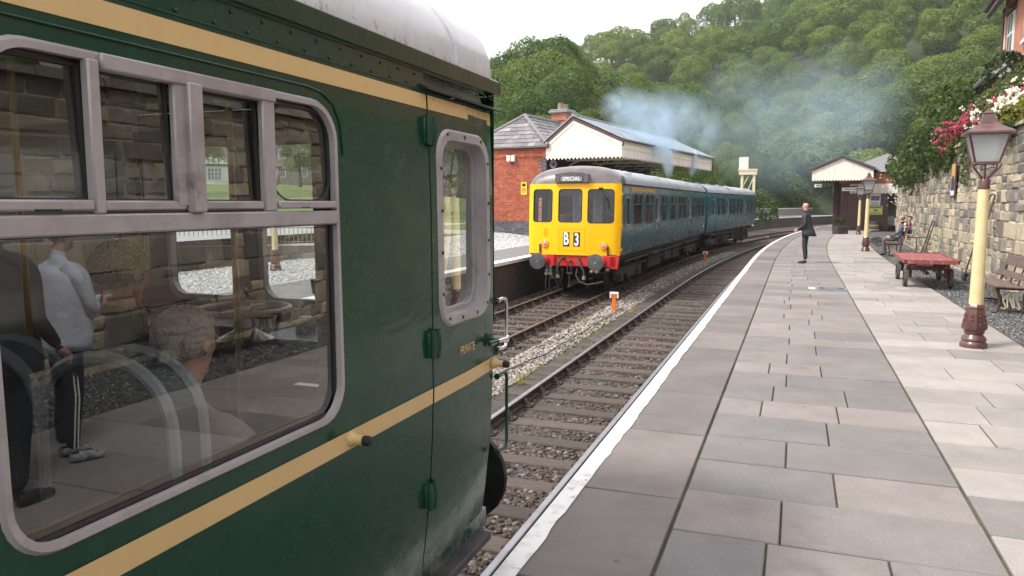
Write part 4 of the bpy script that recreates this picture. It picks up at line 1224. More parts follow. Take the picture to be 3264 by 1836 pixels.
def dmu_bogie(parent, x):
    for dx in (-1.28, 1.28): mb = MB(); wheelset(mb, x + dx, 0, .46, .42); mb.build('wheelset', M_frame, parent, 40)
    mb = MB()
    for y in (-1.02, 1.02):
        mb.box(x - 1.75, x + 1.75, y - .07, y + .07, .48, .74, ch=.03)
        for dx in (-1.28, 1.28):
            mb.box(x + dx - .16, x + dx + .16, y - .13, y + .13, .3, .62, ch=.03)
            mb.tube([(x + dx - .24, y, .7), (x + dx - .24, y, .95)], .07, 8); mb.tube([(x + dx + .24, y, .7), (x + dx + .24, y, .95)], .07, 8)
        mb.box(x - .5, x + .5, y - .12, y + .12, .36, .5, ch=.03)
    mb.box(x - .4, x + .4, -1.0, 1.0, .5, .8)
    mb.build('bogie_frame', M_frame, parent, 40)
def dmu_window(parent, x0, x1, z0=2.02, z1=2.98, top=True):
    mb = MB()
    for s in (-1,):
        o = rrect(x0, x1, z0, z1, .07, 4); i = rrect(x0 + .03, x1 - .03, z0 + .03, z1 - .03, .05, 4)
        ring(mb, o, i, dside(s, .008), dside(s, .006), dside(s, -.03), 0)
        if top:
            mb.box(x0 + .03, x1 - .03, -dh(2.66) - .004, -dh(2.66) + .03, 2.645, 2.675, 0)
            k = (x1 - x0)
            mb.box(x0 + .32 * k, x0 + .66 * k, -dh(2.8) - .002, -dh(2.8) + .02, 2.69, 2.95, 1)
    fr = mb.build('window', [M_dframe, M_black], parent, 40)
    mb = MB(); mb.add([dside(-1, -.02)(x, z) for x, z in ((x0 + .02, z0 + .02), (x1 - .02, z0 + .02), (x1 - .02, z1 - .02), (x0 + .02, z1 - .02))], [(0, 1, 2, 3)]); mb.build('pane', M_glass_dmu, fr)
def dmu_car(name, label, loc, rz, L, windows, doors, cab):
    car = thing(name, label, 'train carriage', loc, rz, 'blue diesel train')
    holes = [rrect(a + .02, b - .02, 2.04, 2.96, .06, 4) for a, b in windows] + [rrect(a + .08, b - .08, 2.05, 2.92, .05, 3) for a, b in doors]
    if cab: holes.append(rrect(.94, 1.40, 2.05, 2.86, .05, 3))
    xs = .45 if cab else 0
    mb = MB()
    sheet(mb, xs, L, 1.15, 3.22, holes, dside(-1), du=.4); sheet(mb, xs, L, 1.15, 3.22, holes, dside(1), du=.4, flip=True)
    mb.grid([[(L, -dh(z), z), (L, dh(z), z)] for z in (1.15, 1.7, 2.4, 3.22)], flip=True)
    if not cab: mb.grid([[(0, -dh(z), z), (0, dh(z), z)] for z in (1.15, 1.7, 2.4, 3.22)], 1, flip=False)
    mb.build('body_side', [M_blue, M_teal], car, 40)
    mb = MB(); sheet(mb, xs + .02, L - .02, 1.25, 3.2, holes, dside(-1, -.05), du=.8, flip=True); sheet(mb, xs + .02, L - .02, 1.25, 3.2, holes, dside(1, -.05), du=.8)
    mb.box(.1, L - .05, -1.3, 1.3, 1.16, 1.22); mb.build('inner_lining', M_wood_in, car)
    mb = MB(); X = [xs + .45 if cab else 0] + [i * 1.5 + 1.5 for i in range(int((L - 1.6) / 1.5))] + [L]
    if cab: X = [.9] + [x for x in X if x > 1]
    mb.grid([droof(x) for x in X])
    for x in (X[0], X[-1]): mb.grid([[(x, 0, 3.2)] * 21, droof(x)], 1 if not cab else 0, flip=(x != X[0]))
    roof = mb.build('roof', [M_dmu_roof, M_teal], car, 50)
    mb = MB()
    for x in [x for x in X if 0 < x < L][::2]: mb.grid([droof(x + a, 1, g) for a, g in ((-.03, 0), (-.025, .008), (.025, .008), (.03, 0))])
    for x in (3.5, 6.5, 9.5, 12.5): mb.lathe([(.12, 3.78), (.12, 3.84), (.02, 3.87)], 10, (x, .0, 0))
    o = mb.build('roof_ribs_and_vents', M_dmu_roof, roof, 40); o['kind'] = 'stuff'
    mb = MB()
    for y in (-1.385, 1.385): mb.box(xs, L, y - .02, y + .02, 3.215, 3.255)
    mb.build('gutter', M_frame, car)
    for w in windows: dmu_window(car, *w)
    for a, b in doors:
        mb = MB(); S = dside(-1, .006)
        ring(mb, rrect(a, b, 1.2, 3.12, .03, 2), rrect(a + .015, b - .015, 1.215, 3.105, .02, 2), S, dside(-1, -.004), None, 1)
        ring(mb, rrect(a + .08, b - .08, 2.05, 2.92, .05, 3), rrect(a + .11, b - .11, 2.08, 2.89, .04, 3), S, S, dside(-1, -.03), 2)
        mb.tube([(a + .06, -dh(1.8) - .035, 1.75), (a + .06, -dh(1.8) - .045, 1.95)], .012, 6, 2)
        for z in (1.4, 1.9, 2.95): mb.box(b - .02, b + .02, -dh(z) - .025, -dh(z), z - .05, z + .05, 0)
        d = mb.build('door', [M_blue, M_black, M_alu], car, 40)
        m2 = MB(); m2.add([dside(-1, -.025)(x, z) for x, z in ((a + .09, 2.06), (b - .09, 2.06), (b - .09, 2.91), (a + .09, 2.91))], [(0, 1, 2, 3)]); m2.build('pane', M_glass_dmu, d)
    # under the floor
    mb = MB(); mb.box(.2, L - .1, -1.18, 1.18, .98, 1.16); mb.box(5.6, 8.2, -1.1, 1.1, .38, .98, ch=.05); mb.box(8.8, 10.2, -1.15, .4, .45, .98, ch=.05); mb.box(10.5, 12.6, -1.1, 1.1, .40, .98, ch=.05)
    for x in (5.3, 8.5, 10.35): mb.box(x - .04, x + .04, -1.2, 1.2, .5, 1.0)
    mb.tube([(1.5, -1.22, .93), (L - 1, -1.22, .93)], .035, 6); mb.tube([(4, -1.15, .72), (14, -1.15, .72)], .03, 6)
    mb.build('underframe', M_frame, car, 40)
    for a, b in doors: mb = MB(); mb.box(a - .1, b + .1, -1.40, -1.2, .96, 1.0); mb.build('door_step', M_step, car)
    dmu_bogie(car, 2.9); dmu_bogie(car, L - 2.9)
    # seats and a bulkhead
    mb = MB(); x = 2.4
    while x < L - .8:
        for y in (-.85, .85): mb.box(x, x + .12, y - .45, y + .45, 1.5, 2.32, ch=.03); mb.box(x - .4, x + .1, y - .45, y + .45, 1.45, 1.62, ch=.03)
        x += .82
    o = mb.build('seats', M_seat_red, car); o['kind'] = 'stuff'
    for xb in ((1.75, 6.3, 13.2) if cab else (6.4, 12.2)):
        mb = MB()
        for s in (-1, 1):
            y0, y1 = sorted((s * 1.33, s * .35))
            mb.box(xb, xb + .05, y0, y1, 1.22, 2.08); mb.box(xb, xb + .05, y0, y1, 2.92, 3.6)
            for a, b in ((.35, .45), (1.25, 1.33)): mb.box(xb, xb + .05, *sorted((s * a, s * b)), 2.08, 2.92)
        mb.box(xb + .01, xb + .04, -.35, .35, 1.22, 2.05); mb.box(xb + .01, xb + .04, -.35, .35, 2.9, 3.6); mb.box(xb + .01, xb + .04, -.35, -.23, 2.05, 2.9); mb.box(xb + .01, xb + .04, .23, .35, 2.05, 2.9)
        mb.build('bulkhead', M_cabgrey, car)
    return car
AX1 = math.radians(21.5)
a1 = Vector((math.sin(AX1), math.cos(AX1), 0)); r1 = Vector((math.cos(AX1), -math.sin(AX1), 0))
F0 = Vector((1.363, 21.76, ZR)) + .52 * a1 + .18 * r1
car1 = dmu_car('yellow_fronted_railcar', 'blue diesel railcar with yellow three windowed cab and red buffer beam', F0, PI / 2 - AX1, 18.75,
               [(2.0, 3.3), (3.78, 5.1), (6.65, 7.75), (8.55, 9.7), (10.4, 11.4), (11.5, 12.5), (14.2, 14.95), (15.0, 15.75), (16.1, 17.1), (17.3, 18.4)],
               [(5.35, 6.15), (12.85, 13.7)], True)
AX2 = math.radians(25.7)
a2 = Vector((math.sin(AX2), math.cos(AX2), 0))
E1 = Vector((7.9967, 38.6006, ZR)) + 2.2 * a2
car2 = dmu_car('rear_blue_carriage', 'rear blue carriage with teal end coupled behind the yellow fronted railcar', E1, PI / 2 - AX2, 16.9,
               [(2.9, 3.6), (4.1, 5.0), (6.6, 7.5), (7.6, 8.5), (9.0, 10.0), (10.3, 11.3), (13.2, 14.2), (14.5, 15.6)], [(1.3, 2.1), (5.3, 6.1), (11.6, 12.4)], False)
mb = MB()
mb.box(-.75, .05, -.45, .45, 1.25, 3.1, ch=.05)
mb.build('gangway_bellows', M_rubber, car2)
mb = MB(); mb.box(16.9, 16.96, -1.3, 1.3, 1.2, 3.2); mb.build('rear_cab_end', M_yellow, car2)
# ---- cab front: three facets, three windows
YL, YR = 1.33, -1.33                                    # local +Y is the left of the picture
CL, CR = .40, -.40
def ff(y, z, d=0.0):
    """front surface: a flat middle with sides swept back, leaning back a little above the waist"""
    k = max(0, abs(y) - .42)
    lean = .05 * max(0, (z - 2.05)) ** 1.1
    e = max(0, abs(y) - 1.22); e2 = 3.2 * e * e
    return (k * .16 + lean + e2 - d, y * (1 - .012 * max(0, 1.7 - z)), z)
fw = [(.60, 1.225, 2.14, 3.10), (-.31, .405, 2.14, 3.10), (-1.225, -.475, 2.12, 3.09)]
def fwo(w, g=0.0): return rrect(w[0] + g, w[1] - g, w[2] + g, w[3] - g, .10 - g * .5, 5)
mb = MB(); sheet(mb, -1.40, 1.40, 1.19, 3.26, [fwo(w) for w in fw], ff, du=.1, dv=.15, flip=True)
for s in (1, -1): mb.grid([[ff(s * 1.40, z), (.45, s * dh(z), z), (.46, s * dh(z), z)] for z in (1.19, 1.5, 2.0, 2.6, 3.22)], flip=(s > 0))
front = mb.build('cab_front', M_yellow, car1, 35); flip_fix(front.data)
mb = MB(); sheet(mb, -1.38, 1.38, 1.25, 3.2, [fwo(w, .01) for w in fw], lambda y, z: ff(y, z, -.05), du=.15, dv=.2); mb.build('cab_lining', M_cabgrey, car1, 35)
for w in fw:
    mb = MB(); ring(mb, fwo(w, -.006), fwo(w, .02), lambda y, z: ff(y, z, .004), lambda y, z: ff(y, z, .002), lambda y, z: ff(y, z, -.04)); o = mb.build('windscreen_seal', M_rubber, front, 40)
    mb = MB(); p = fwo(w, .01); mb.add([ff(y, z, -.02) for y, z in p], [tuple(range(len(p)))]); mb.build('windscreen', M_glass_dmu, front)
# cab dome roof
mb = MB()
def dsec(x, sc, w):
    return [(x + (.16 * abs(c) ** 2 * 0), -1.385 * w * math.copysign(abs(c) ** .85, c), 3.235 + .56 * sc * math.sin(a) ** .8) for a, c in [(PI * i / 24, math.cos(PI * i / 24)) for i in range(25)]]
def dsec0():
    out = []
    for i in range(25):
        a = PI * i / 24; y = -1.40 * math.copysign(abs(math.cos(a)) ** .85, math.cos(a)); z = 3.262
        p = ff(y, z); out.append((p[0] - .004, p[1], z))
    return out
base = dsec0()
rows = [base]
for sc, f in ((.18, .02), (.42, .07), (.66, .16), (.84, .32), (.95, .55), (1.0, .9)):
    t = dsec(f, sc, 1.0)
    if f < .5: t = [(f + ff(y, 3.2)[0] * (1 - f), y, z) for x, y, z in t]
    rows.append(t)
mb.grid(rows)
dome = mb.build('cab_dome_roof', M_dome, car1, 60)
# destination box
mb = MB(); P = [(-.50, 3.285), (.50, 3.285), (.50, 3.50), (.30, 3.545), (0, 3.56), (-.30, 3.545), (-.50, 3.50)]
mb.poly([(-.03, y, z) for y, z in P], (.35, 0, 0)); mb.poly([(-.045, y, z) for y, z in ((-.5, 3.5), (-.5, 3.52), (-.3, 3.565), (0, 3.58), (.3, 3.565), (.5, 3.52), (.5, 3.5), (.3, 3.545), (0, 3.56), (-.3, 3.545))], (.3, 0, 0))
db = mb.build('destination_box', M_dome, car1, 30); flip_fix(db.data)
mb = MB(); q = rrect(-.36, .36, 3.30, 3.475, .07, 5); mb.poly([(-.038, y, z) for y, z in q], (.01, 0, 0), 0); q = rrect(-.335, .335, 3.318, 3.458, .06, 5); mb.poly([(-.042, y, z) for y, z in q], (.006, 0, 0), 1)
o = mb.build('blind_window', [M_rubber, M_sign_grey], db); flip_fix(o.data)
FRONTM = lambda x, y, z: Matrix.Translation((x, y, z)) @ Matrix.Rotation(-PI / 2, 4, 'Z') @ Matrix.Rotation(PI / 2, 4, 'X')
textmesh('blind_word', 'SPECIAL', .155, M_sign_white, .001, db, FRONTM(-.0435, 0, 3.388), bold=.002, sx=.98)
# headcode panel with B and 3, vent, marker lights, lamp irons, hinges
mb = MB(); q = rrect(-.40, .40, 1.33, 1.96, .01, 2); qi = rrect(-.385, .385, 1.345, 1.945, .01, 2)
ring(mb, q, qi, lambda y, z: ff(y, z, .008), lambda y, z: ff(y, z, .008), lambda y, z: ff(y, z, 0)); ring(mb, q, q, lambda y, z: ff(y, z, .008), lambda y, z: ff(y, z, -.002))
hp = mb.build('headcode_panel', M_yellow, car1); flip_fix(hp.data)
for ch, y, zz in (('B', .155, 1.648), ('3', -.165, 1.628)):
    mb = MB(); mb.box(-.006, 0, y - .10, y + .10, 1.44, 1.855); o = mb.build('headcode_blind', M_sign_black, hp)
    textmesh('headcode_character', ch, .50, M_sign_white, .001, hp, FRONTM(-.008, y, zz), bold=.014, sx=.60)
mb = MB()
for i in range(6): mb.box(ff(.78, 1.75)[0] - .012, ff(.78, 1.75)[0], .68, .87, 1.755 + i * .038, 1.775 + i * .038, ch=.003)
o = mb.build('front_vent', M_yellow, front); o['kind'] = 'stuff'
for y, z in ((.82, 1.515), (-.95, 1.475)):
    x0 = ff(y, z)[0]
    mb = MB(); mb.lathe([(.115, x0), (.115, x0 - .04), (.10, x0 - .06), (.088, x0 - .055)], 18, (0, y, z), 'x'); lm = mb.build('marker_light', M_lamp_rim, car1, 40)
    mb = MB(); mb.lathe([(.088, x0 - .05), (.07, x0 - .064), (.03, x0 - .072), (.001, x0 - .074)], 16, (0, y, z), 'x'); mb.build('lens', M_lens, lm, 60)
for y, z in ((.98, 1.37), (-1.08, 1.32)):
    x0 = ff(y, z)[0]; mb = MB(); mb.box(x0 - .05, x0 - .02, y - .022, y + .022, z - .14, z + .13); mb.box(x0 - .03, x0, y - .02, y + .02, z - .14, z - .08); mb.build('lamp_iron', M_frame, car1)
for z in (1.35, 2.05, 2.95):
    mb = MB(); mb.box(.30, .40, -1.425, -1.375, z - .04, z + .04, ch=.01); mb.build('cab_door_hinge', M_yellow, car1)
mb = MB(); mb.tube([(ff(-.9, 3.12)[0] - .02, -.84, 3.12), (ff(-.9, 3)[0] - .04, -.9, 3.02), (ff(-1.05, 2.6)[0] - .03, -1.12, 2.55)], .010, 5); mb.box(ff(-.84, 3.13)[0] - .05, ff(-.84, 3.13)[0], -.9, -.78, 3.10, 3.14); mb.tube([(ff(-1.0, 2.6)[0] - .02, -1.02, 2.85), (ff(-1.0, 2.6)[0] - .02, -1.16, 2.42)], .014, 5); mb.build('windscreen_wiper', M_rubber, car1)
# cab side door with pale inside, orange band over the first windows
mb = MB(); S = dside(-1, .006)
ring(mb, rrect(.55, 1.48, 1.22, 3.12, .03, 2), rrect(.565, 1.465, 1.235, 3.105, .02, 2), S, dside(-1, -.003)); ring(mb, rrect(.92, 1.42, 2.03, 2.88, .06, 3), rrect(.96, 1.38, 2.07, 2.84, .05, 3), S, S)
mb.build('cab_side_door', M_alu, car1)
mb = MB(); mb.add([dside(-1, .004)(x, z) for x, z in ((.93, 2.05), (1.41, 2.05), (1.41, 2.87), (.93, 2.87))], [(0, 1, 2, 3)]); mb.build('cab_side_window', M_glass_dmu, car1)
mb = MB(); sheet(mb, 1.6, 5.4, 3.07, 3.15, [], dside(-1, .012), du=1); mb.build('orange_band', M_orange_strip, car1)
mb = MB(); mb.box(17.9, 18.1, -1.402, -1.395, 1.5, 1.6); mb.build('data_panel', M_sign_white, car1)
# buffer beam, buffers, coupling, hoses
mb = MB(); mb.box(.05, .2, -1.32, 1.22, .86, 1.19, ch=.01)
for y in (.55, -.55): mb.box(-.02, .06, y - .04, y + .04, .86, 1.2, ch=.01)
mb.hexa([(.05, -1.36, .82), (.2, -1.36, .82), (.2, -1.15, .82), (.05, -1.15, .82), (.05, -1.40, 1.17), (.2, -1.40, 1.17), (.2, -1.15, 1.17), (.05, -1.15, 1.17)])
mb.build('buffer_beam', M_red, car1)
for y in (.865, -.865):
    mb = MB(); mb.lathe([(.16, .05), (.16, .0), (.105, -.02), (.10, -.28), (.085, -.30)], 16, (0, y, 1.03), 'x', 0); mb.lathe([(.07, -.30), (.07, -.44)], 12, (0, y, 1.03), 'x', 1); mb.lathe([(.10, -.44), (.235, -.47), (.24, -.50), (.12, -.515), (.001, -.52)], 24, (0, y, 1.03), 'x', 1)
    bo = mb.build('buffer', [M_red, M_buffer], car1, 35)
    mb = MB(); mb.lathe([(.035, -.519), (.03, -.524), (.02, -.522)], 10, (0, y, 1.03), 'x'); mb.build('buffer_boss', M_gland, bo)
textmesh('chalk_nine', '9', .13, M_gland, .001, car1, FRONTM(-.5235, .875, 1.02))
mb = MB(); mb.tube([(.05, 0, 1.0), (-.12, 0, 1.02), (-.16, 0, .98)], .03, 8)
for y in (-.05, .05): mb.tube([(-.14, y, 1.0), (-.16, y, .85), (-.15, y, .68)], .016, 6)
mb.tube([(-.15, -.09, .67), (-.15, .09, .67)], .025, 8); mb.tube([(-.15, 0, .68), (-.15, 0, .3)], .018, 6); mb.ball((-.15, 0, .28), .035)
mb.build('screw_coupling', M_frame, car1, 60)
def hose(y, pts, r=.03, gl=True):
    mb = MB(); mb.tube(pts, r, 8, 0)
    if gl:
        a = pts[-1]; mb.tube([a, (a[0] - .01, a[1], a[2] - .1)], r * 1.5, 8, 1)
    mb.build('air_hose', [M_hose, M_gland], car1, 60)
hose(0, [(.05, .22, 1.08), (-.1, .24, 1.1), (-.17, .31, 1.0), (-.15, .37, .82), (-.12, .36, .62)], .038)
hose(0, [(.05, -.22, 1.08), (-.1, -.24, 1.06), (-.15, -.34, .9), (-.14, -.42, .75), (-.12, -.43, .6)], .036)
hose(0, [(-.02, -.2, .80), (-.1, -.18, .62), (-.14, -.3, .42), (-.14, -.55, .36), (-.1, -.8, .40), (0, -.95, .45)], .022, False)
for y in (.72, .60): 
    mb = MB(); mb.tube([(.0, y, .86), (-.06, y, .82), (-.07, y, .66)], .05, 10, 0); mb.lathe([(.06, .60), (.062, .66), (.045, .70), (.055, .74), (.03, .8)], 10, (-.07, y, 0), mat=1); mb.tube([(-.07, y, .62), (-.05, y + .04, .4), (-.03, y + .05, .18)], .016, 6, 0); mb.build('vacuum_pipe', [M_hose, M_gland], car1, 60)
hose(0, [(-.03, .48, .80), (-.06, .46, .5), (-.06, .38, .3), (-.06, .28, .34), (-.04, .25, .6), (-.02, .25, .8)], .014, False)
for y in (-.62, -.78, -1.08):
    mb = MB(); mb.lathe([(.055, .10), (.05, -.04), (.03, -.06)], 10, (0, y, .72 if y > -1 else .78), 'x'); mb.build('pipe_end', M_gland, car1, 50)
# inside the cab: partition with a door window, desk, driver's seat
mb = MB(); mb.box(1.45, 1.5, -.3, -.24, 1.22, 3.3, 0); mb.box(1.3, 1.34, .30, .36, 1.22, 3.3); mb.box(.3, .8, -1.2, -.3, 1.22, 2.02, ch=.04); mb.box(.3, .7, .4, 1.2, 1.22, 1.98, ch=.04)
mb.box(.3, 2.0, -1.3, 1.3, 3.2, 3.24)
mb.build('cab_fittings', M_cabgrey, car1)
mb = MB(); mb.box(1.42, 1.44, -.10, .18, 2.62, 3.0); mb.build('notice', mat('notice_paper', (.55, .62, .58), .7), car1)
mb = MB(); mb.lathe([(.055, 3.75), (.055, 3.85), (.045, 3.86)], 10, (15.35, .0, 0)); mb.tube([(15.6, 0, 3.81), (17.6, .1, 3.81)], .04, 6); mb.build('exhaust_stack', M_frame, car1, 40)

mb = MB(); mb.lathe([(.055, 3.75), (.055, 3.85), (.045, 3.86)], 10, (2.6, .0, 0)); mb.build('exhaust_stack', M_frame, car2, 40)
# ================================================================ left station building and canopy
def brick_mat(name, stops, rough=.88):
    t = NT(name); c = t.coord('Position'); col = t.ramp(t.rnd(), stops)
    h = t.n('ShaderNodeHueSaturation'); t.l(col, h.inputs['Color']); t.l(t.math('MULTIPLY', t.rng(t.noise(c, 40, 4, .7), .3, .7, .82, 1.16), t.rng(t.noise(c, 1.2, 6, .7), .3, .7, .8, 1.15)), h.inputs['Value'])
    t.l(h.outputs[0], t.b.inputs['Base Color']); t.b.inputs['Roughness'].default_value = rough; t.b.inputs['Specular IOR Level'].default_value = .25
    t.l(t.bump(t.noise(c, 50, 5, .7), .4, .004), t.b.inputs['Normal']); return t.mat
M_brick = brick_mat('red_brick', [(0, (.27, .070, .038)), (.4, (.36, .098, .052)), (.8, (.44, .135, .075)), (1, (.30, .10, .06))])
M_brick_blue = brick_mat('blue_brick', [(0, (.075, .078, .09)), (.6, (.11, .11, .125)), (1, (.17, .165, .175))])
M_lime = mat('lime_mortar', (.34, .27, .21), .95, (.45, .38, .31), 6, co='Position')
def brickwall_mat(name, a, b_, mortar, sx=1.0):
    t = NT(name); tc = t.n('ShaderNodeTexCoord'); sep = t.n('ShaderNodeSeparateXYZ'); t.l(tc.outputs['Object'], sep.inputs[0])
    cmb = t.n('ShaderNodeCombineXYZ'); t.l(t.math('ADD', sep.outputs[0], sep.outputs[1]), cmb.inputs[0]); t.l(sep.outputs[2], cmb.inputs[1])
    br = t.n('ShaderNodeTexBrick'); t.l(cmb.outputs[0], br.inputs['Vector'])
    br.inputs['Scale'].default_value = 1; br.inputs['Brick Width'].default_value = .225; br.inputs['Row Height'].default_value = .075; br.inputs['Mortar Size'].default_value = .006
    br.inputs['Color1'].default_value = (*a, 1); br.inputs['Color2'].default_value = (*b_, 1); br.inputs['Mortar'].default_value = (*mortar, 1)
    c = t.coord('Position'); h = t.n('ShaderNodeHueSaturation'); t.l(br.outputs['Color'], h.inputs['Color']); t.l(t.rng(t.noise(c, 2, 7, .7), .3, .7, .75, 1.15), h.inputs['Value'])
    t.l(h.outputs[0], t.b.inputs['Base Color']); t.b.inputs['Roughness'].default_value = .9
    t.l(t.bump(br.outputs['Fac'], -.4, .006), t.b.inputs['Normal']); return t.mat
M_brickwall = brickwall_mat('brick_walling', (.36, .098, .052), (.43, .13, .07), (.36, .29, .23))
def slate_mat():
    t = NT('roof_slate'); c = t.coord('Position'); col = t.ramp(t.rnd(), [(0, (.105, .10, .11)), (.5, (.165, .155, .165)), (.85, (.22, .20, .21)), (1, (.29, .26, .265))])
    h = t.n('ShaderNodeHueSaturation'); t.l(col, h.inputs['Color']); t.l(t.rng(t.noise(c, 9, 6, .7), .3, .7, .8, 1.2), h.inputs['Value'])
    col = t.mix(t.rng(t.noise(c, 5, 8, .75), .62, .7), h.outputs[0], (.22, .22, .17))
    t.l(col, t.b.inputs['Base Color']); t.b.inputs['Roughness'].default_value = .6; t.l(t.bump(t.noise(c, 40, 4), .3, .004), t.b.inputs['Normal']); return t.mat
M_slate = slate_mat()
M_board = mat('valance_boards', (.74, .69, .61), .6, (.62, .55, .47), 3, (.5, .75), .15, 40, stretch=(4, 4, .6), rv=.05, dirt=(.42, .34, .27), dscale=5, dthr=(.62, .8))
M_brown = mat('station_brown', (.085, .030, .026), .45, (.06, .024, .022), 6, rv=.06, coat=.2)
M_brown_dk = mat('shaded_and_dark_brown', (.05, .022, .018), .7, (.035, .017, .014), 4)  # darkened station brown: canopy shade put into the colour; dark fittings use it too
M_cream_tim = mat('cream_timber', (.66, .56, .36), .6, (.5, .41, .25), 6, (.5, .7), rv=.08)
M_sheet = mat('canopy_sheet', (.30, .36, .41), .4, (.40, .46, .51), 2, (.4, .6), .1, 30, coat=.2)
M_lead = mat('lead_flashing', (.20, .20, .21), .6, (.27, .27, .28), 8)
M_gutter = mat('cast_gutter', (.055, .03, .032), .4)
M_white_box = mat('white_plastic', (.75, .75, .74), .4)
M_lens_black = mat('camera_lens', (.01, .01, .012), .1)
M_yellow_sign = mat('yellow_sign', (.80, .55, .02), .5)

BA = math.radians(28.4)
bx_ = Vector((math.sin(BA), math.cos(BA), 0)); br_ = Vector((math.cos(BA), -math.sin(BA), 0))
SB = Vector((1.556, 35.0, .30))
station = thing('station_building', 'red brick station building with slate hip roof, chimney and white boarded gable canopy', 'station', SB, PI / 2 - BA)
EV = 3.93; BW = 4.15; BL = 15.0                        # eaves height, width, length (local X away, Y to the left)
mb = MB(); mb.box(.03, BL, .03, BW, -.3, EV - .02); mb.build('wall', M_brickwall, station)
mb = MB(); mb.box(.012, .028, .02, BW, -.1, EV - .3); mb.build('mortar_backing', M_lime, station)
rbk = random.Random(4); nbr = 0; rest = MB(); rest.M = None
def brk(y0, y1, z0, z1, x=.0, m=0):
    global nbr
    single = m == 0 and nbr < 300 and .3 < y0 < 3.4
    b = MB() if single else rest
    b.pv = rbk.random()
    b.box(x - rbk.uniform(0, .004), .02, y0 + .005, y1 - .005, z0 + .005, z1 - .005, 0 if single else m)
    if single: nbr += 1; b.build('brick', M_brick, station)
z = -.05; row = 0
while z < EV - .42:
    blue = z < .62
    y = 0; k = 0
    while y < BW - .02:
        w = .225 if (row % 2 == 0 or row % 4 == 1) else .1125
        if y == 0 and row % 2: w = .17
        y1 = min(BW, y + w); qn = y < .2 and z > .6
        brk(y, y1, z, z + .075, 0, 1 if blue or qn else 0); y = y1
    z += .075; row += 1
for z0, x, h in ((EV - .42, -.03, .075), (EV - .345, -.055, .075), (EV - .27, -.02, .09), (EV - .18, -.02, .09), (EV - .09, -.02, .09)):
    y = -.03
    while y < BW:
        rest.pv = rbk.random(); rest.box(x, .02, y + .004, y + .221, z0 + .004, z0 + h - .004, 0); y += .225
o = rest.build('brickwork', [M_brick, M_brick_blue], station); o['kind'] = 'stuff'
mb = MB(); mb.box(-.09, .02, -.1, BW + .1, EV - .0, EV + .09, ch=.02); mb.tube([(-.12, -.15, EV + .05), (-.12, BW + .2, EV + .05)], .06, 8); mb.build('gutter', M_gutter, station, 50)
# hip roof: slates one by one on the hip, and on the slope beside it
RZ0, RZ1 = EV + .08, EV + 1.72; RX, RY = 1.85, BW / 2
A_, B_, T_ = Vector((-.16, -.16, RZ0)), Vector((-.16, BW + .16, RZ0)), Vector((RX, RY, RZ1))
mb = MB(); mb.add([A_ + Vector((.02, .02, -.03)), B_ + Vector((.02, -.02, -.03)), T_ - Vector((0, 0, .03)), Vector((BL, RY, RZ1 - .03)), Vector((BL, -.14, RZ0 - .03)), Vector((BL, BW + .14, RZ0 - .03))], [(0, 2, 1), (0, 4, 3, 2), (1, 2, 3, 5)])
roof = mb.build('roof', M_lead, station); 
def slates(P0, U, Vv, nrm, rows, wid, clip, limit):
    n = 0; restm = MB()
    ul, vl = U.length, Vv.length; uu, vv = U / ul, Vv / vl; rh_ = vl / rows
    for r in range(rows):
        off = (r % 2) * wid / 2; k = -1
        while k * wid + off < ul:
            u0, u1 = k * wid + off, (k + 1) * wid + off; v0, v1 = r * rh_, (r + 1.25) * rh_; k += 1
            a, b = clip(min(r + .15, rows) / rows)
            u0, u1 = max(u0, a * ul), min(u1, b * ul)
            if u1 - u0 < .05: continue
            g = .006; j = rbk.uniform(0, .006)
            c = [P0 + uu * (u0 + g) + vv * v0 + nrm * (.035 + j), P0 + uu * (u1 - g) + vv * v0 + nrm * (.035 + j), P0 + uu * (u1 - g) + vv * min(v1, vl) + nrm * .008, P0 + uu * (u0 + g) + vv * min(v1, vl) + nrm * .008]
            m = MB() if n < limit else restm
            m.pv = rbk.random(); m.hexa([tuple(p - nrm * .012) for p in c] + [tuple(p) for p in c])
            if n < limit: o = m.build('slate', M_slate, roof); flip_fix(o.data)
            n += 1
    if restm.v: o = restm.build('slating', M_slate, roof); flip_fix(o.data); o['kind'] = 'stuff'
Um = B_ - A_; Mid = A_ + Um / 2; Vm = T_ - Mid; nm = Um.cross(Vm).normalized(); nm = nm if nm.x < 0 else -nm
slates(A_, Um, Vm, nm, 8, .36, lambda t: (t / 2, 1 - t / 2), 150)
Us = Vector((BL + .16, 0, 0)); Vs = Vector((0, RY + .16, RZ1 - RZ0)); ns = Vector((0, -(RZ1 - RZ0), RY + .16)).normalized()
slates(A_, Us, Vs, ns, 8, .36, lambda t: (t * (RX + .16) / (BL + .16), 1), 140)
mb = MB()
for P, Q in ((A_, T_), (B_, T_)):
    d = (Q - P).normalized(); mb.tube([P + Vector((0, 0, .05)), Q + Vector((0, 0, .05))], .085, 6)
mb.tube([T_ + Vector((0, 0, .04)), Vector((BL, RY, RZ1 + .04))], .09, 6)
mb.build('hip_tiles', M_slate, roof, 30)
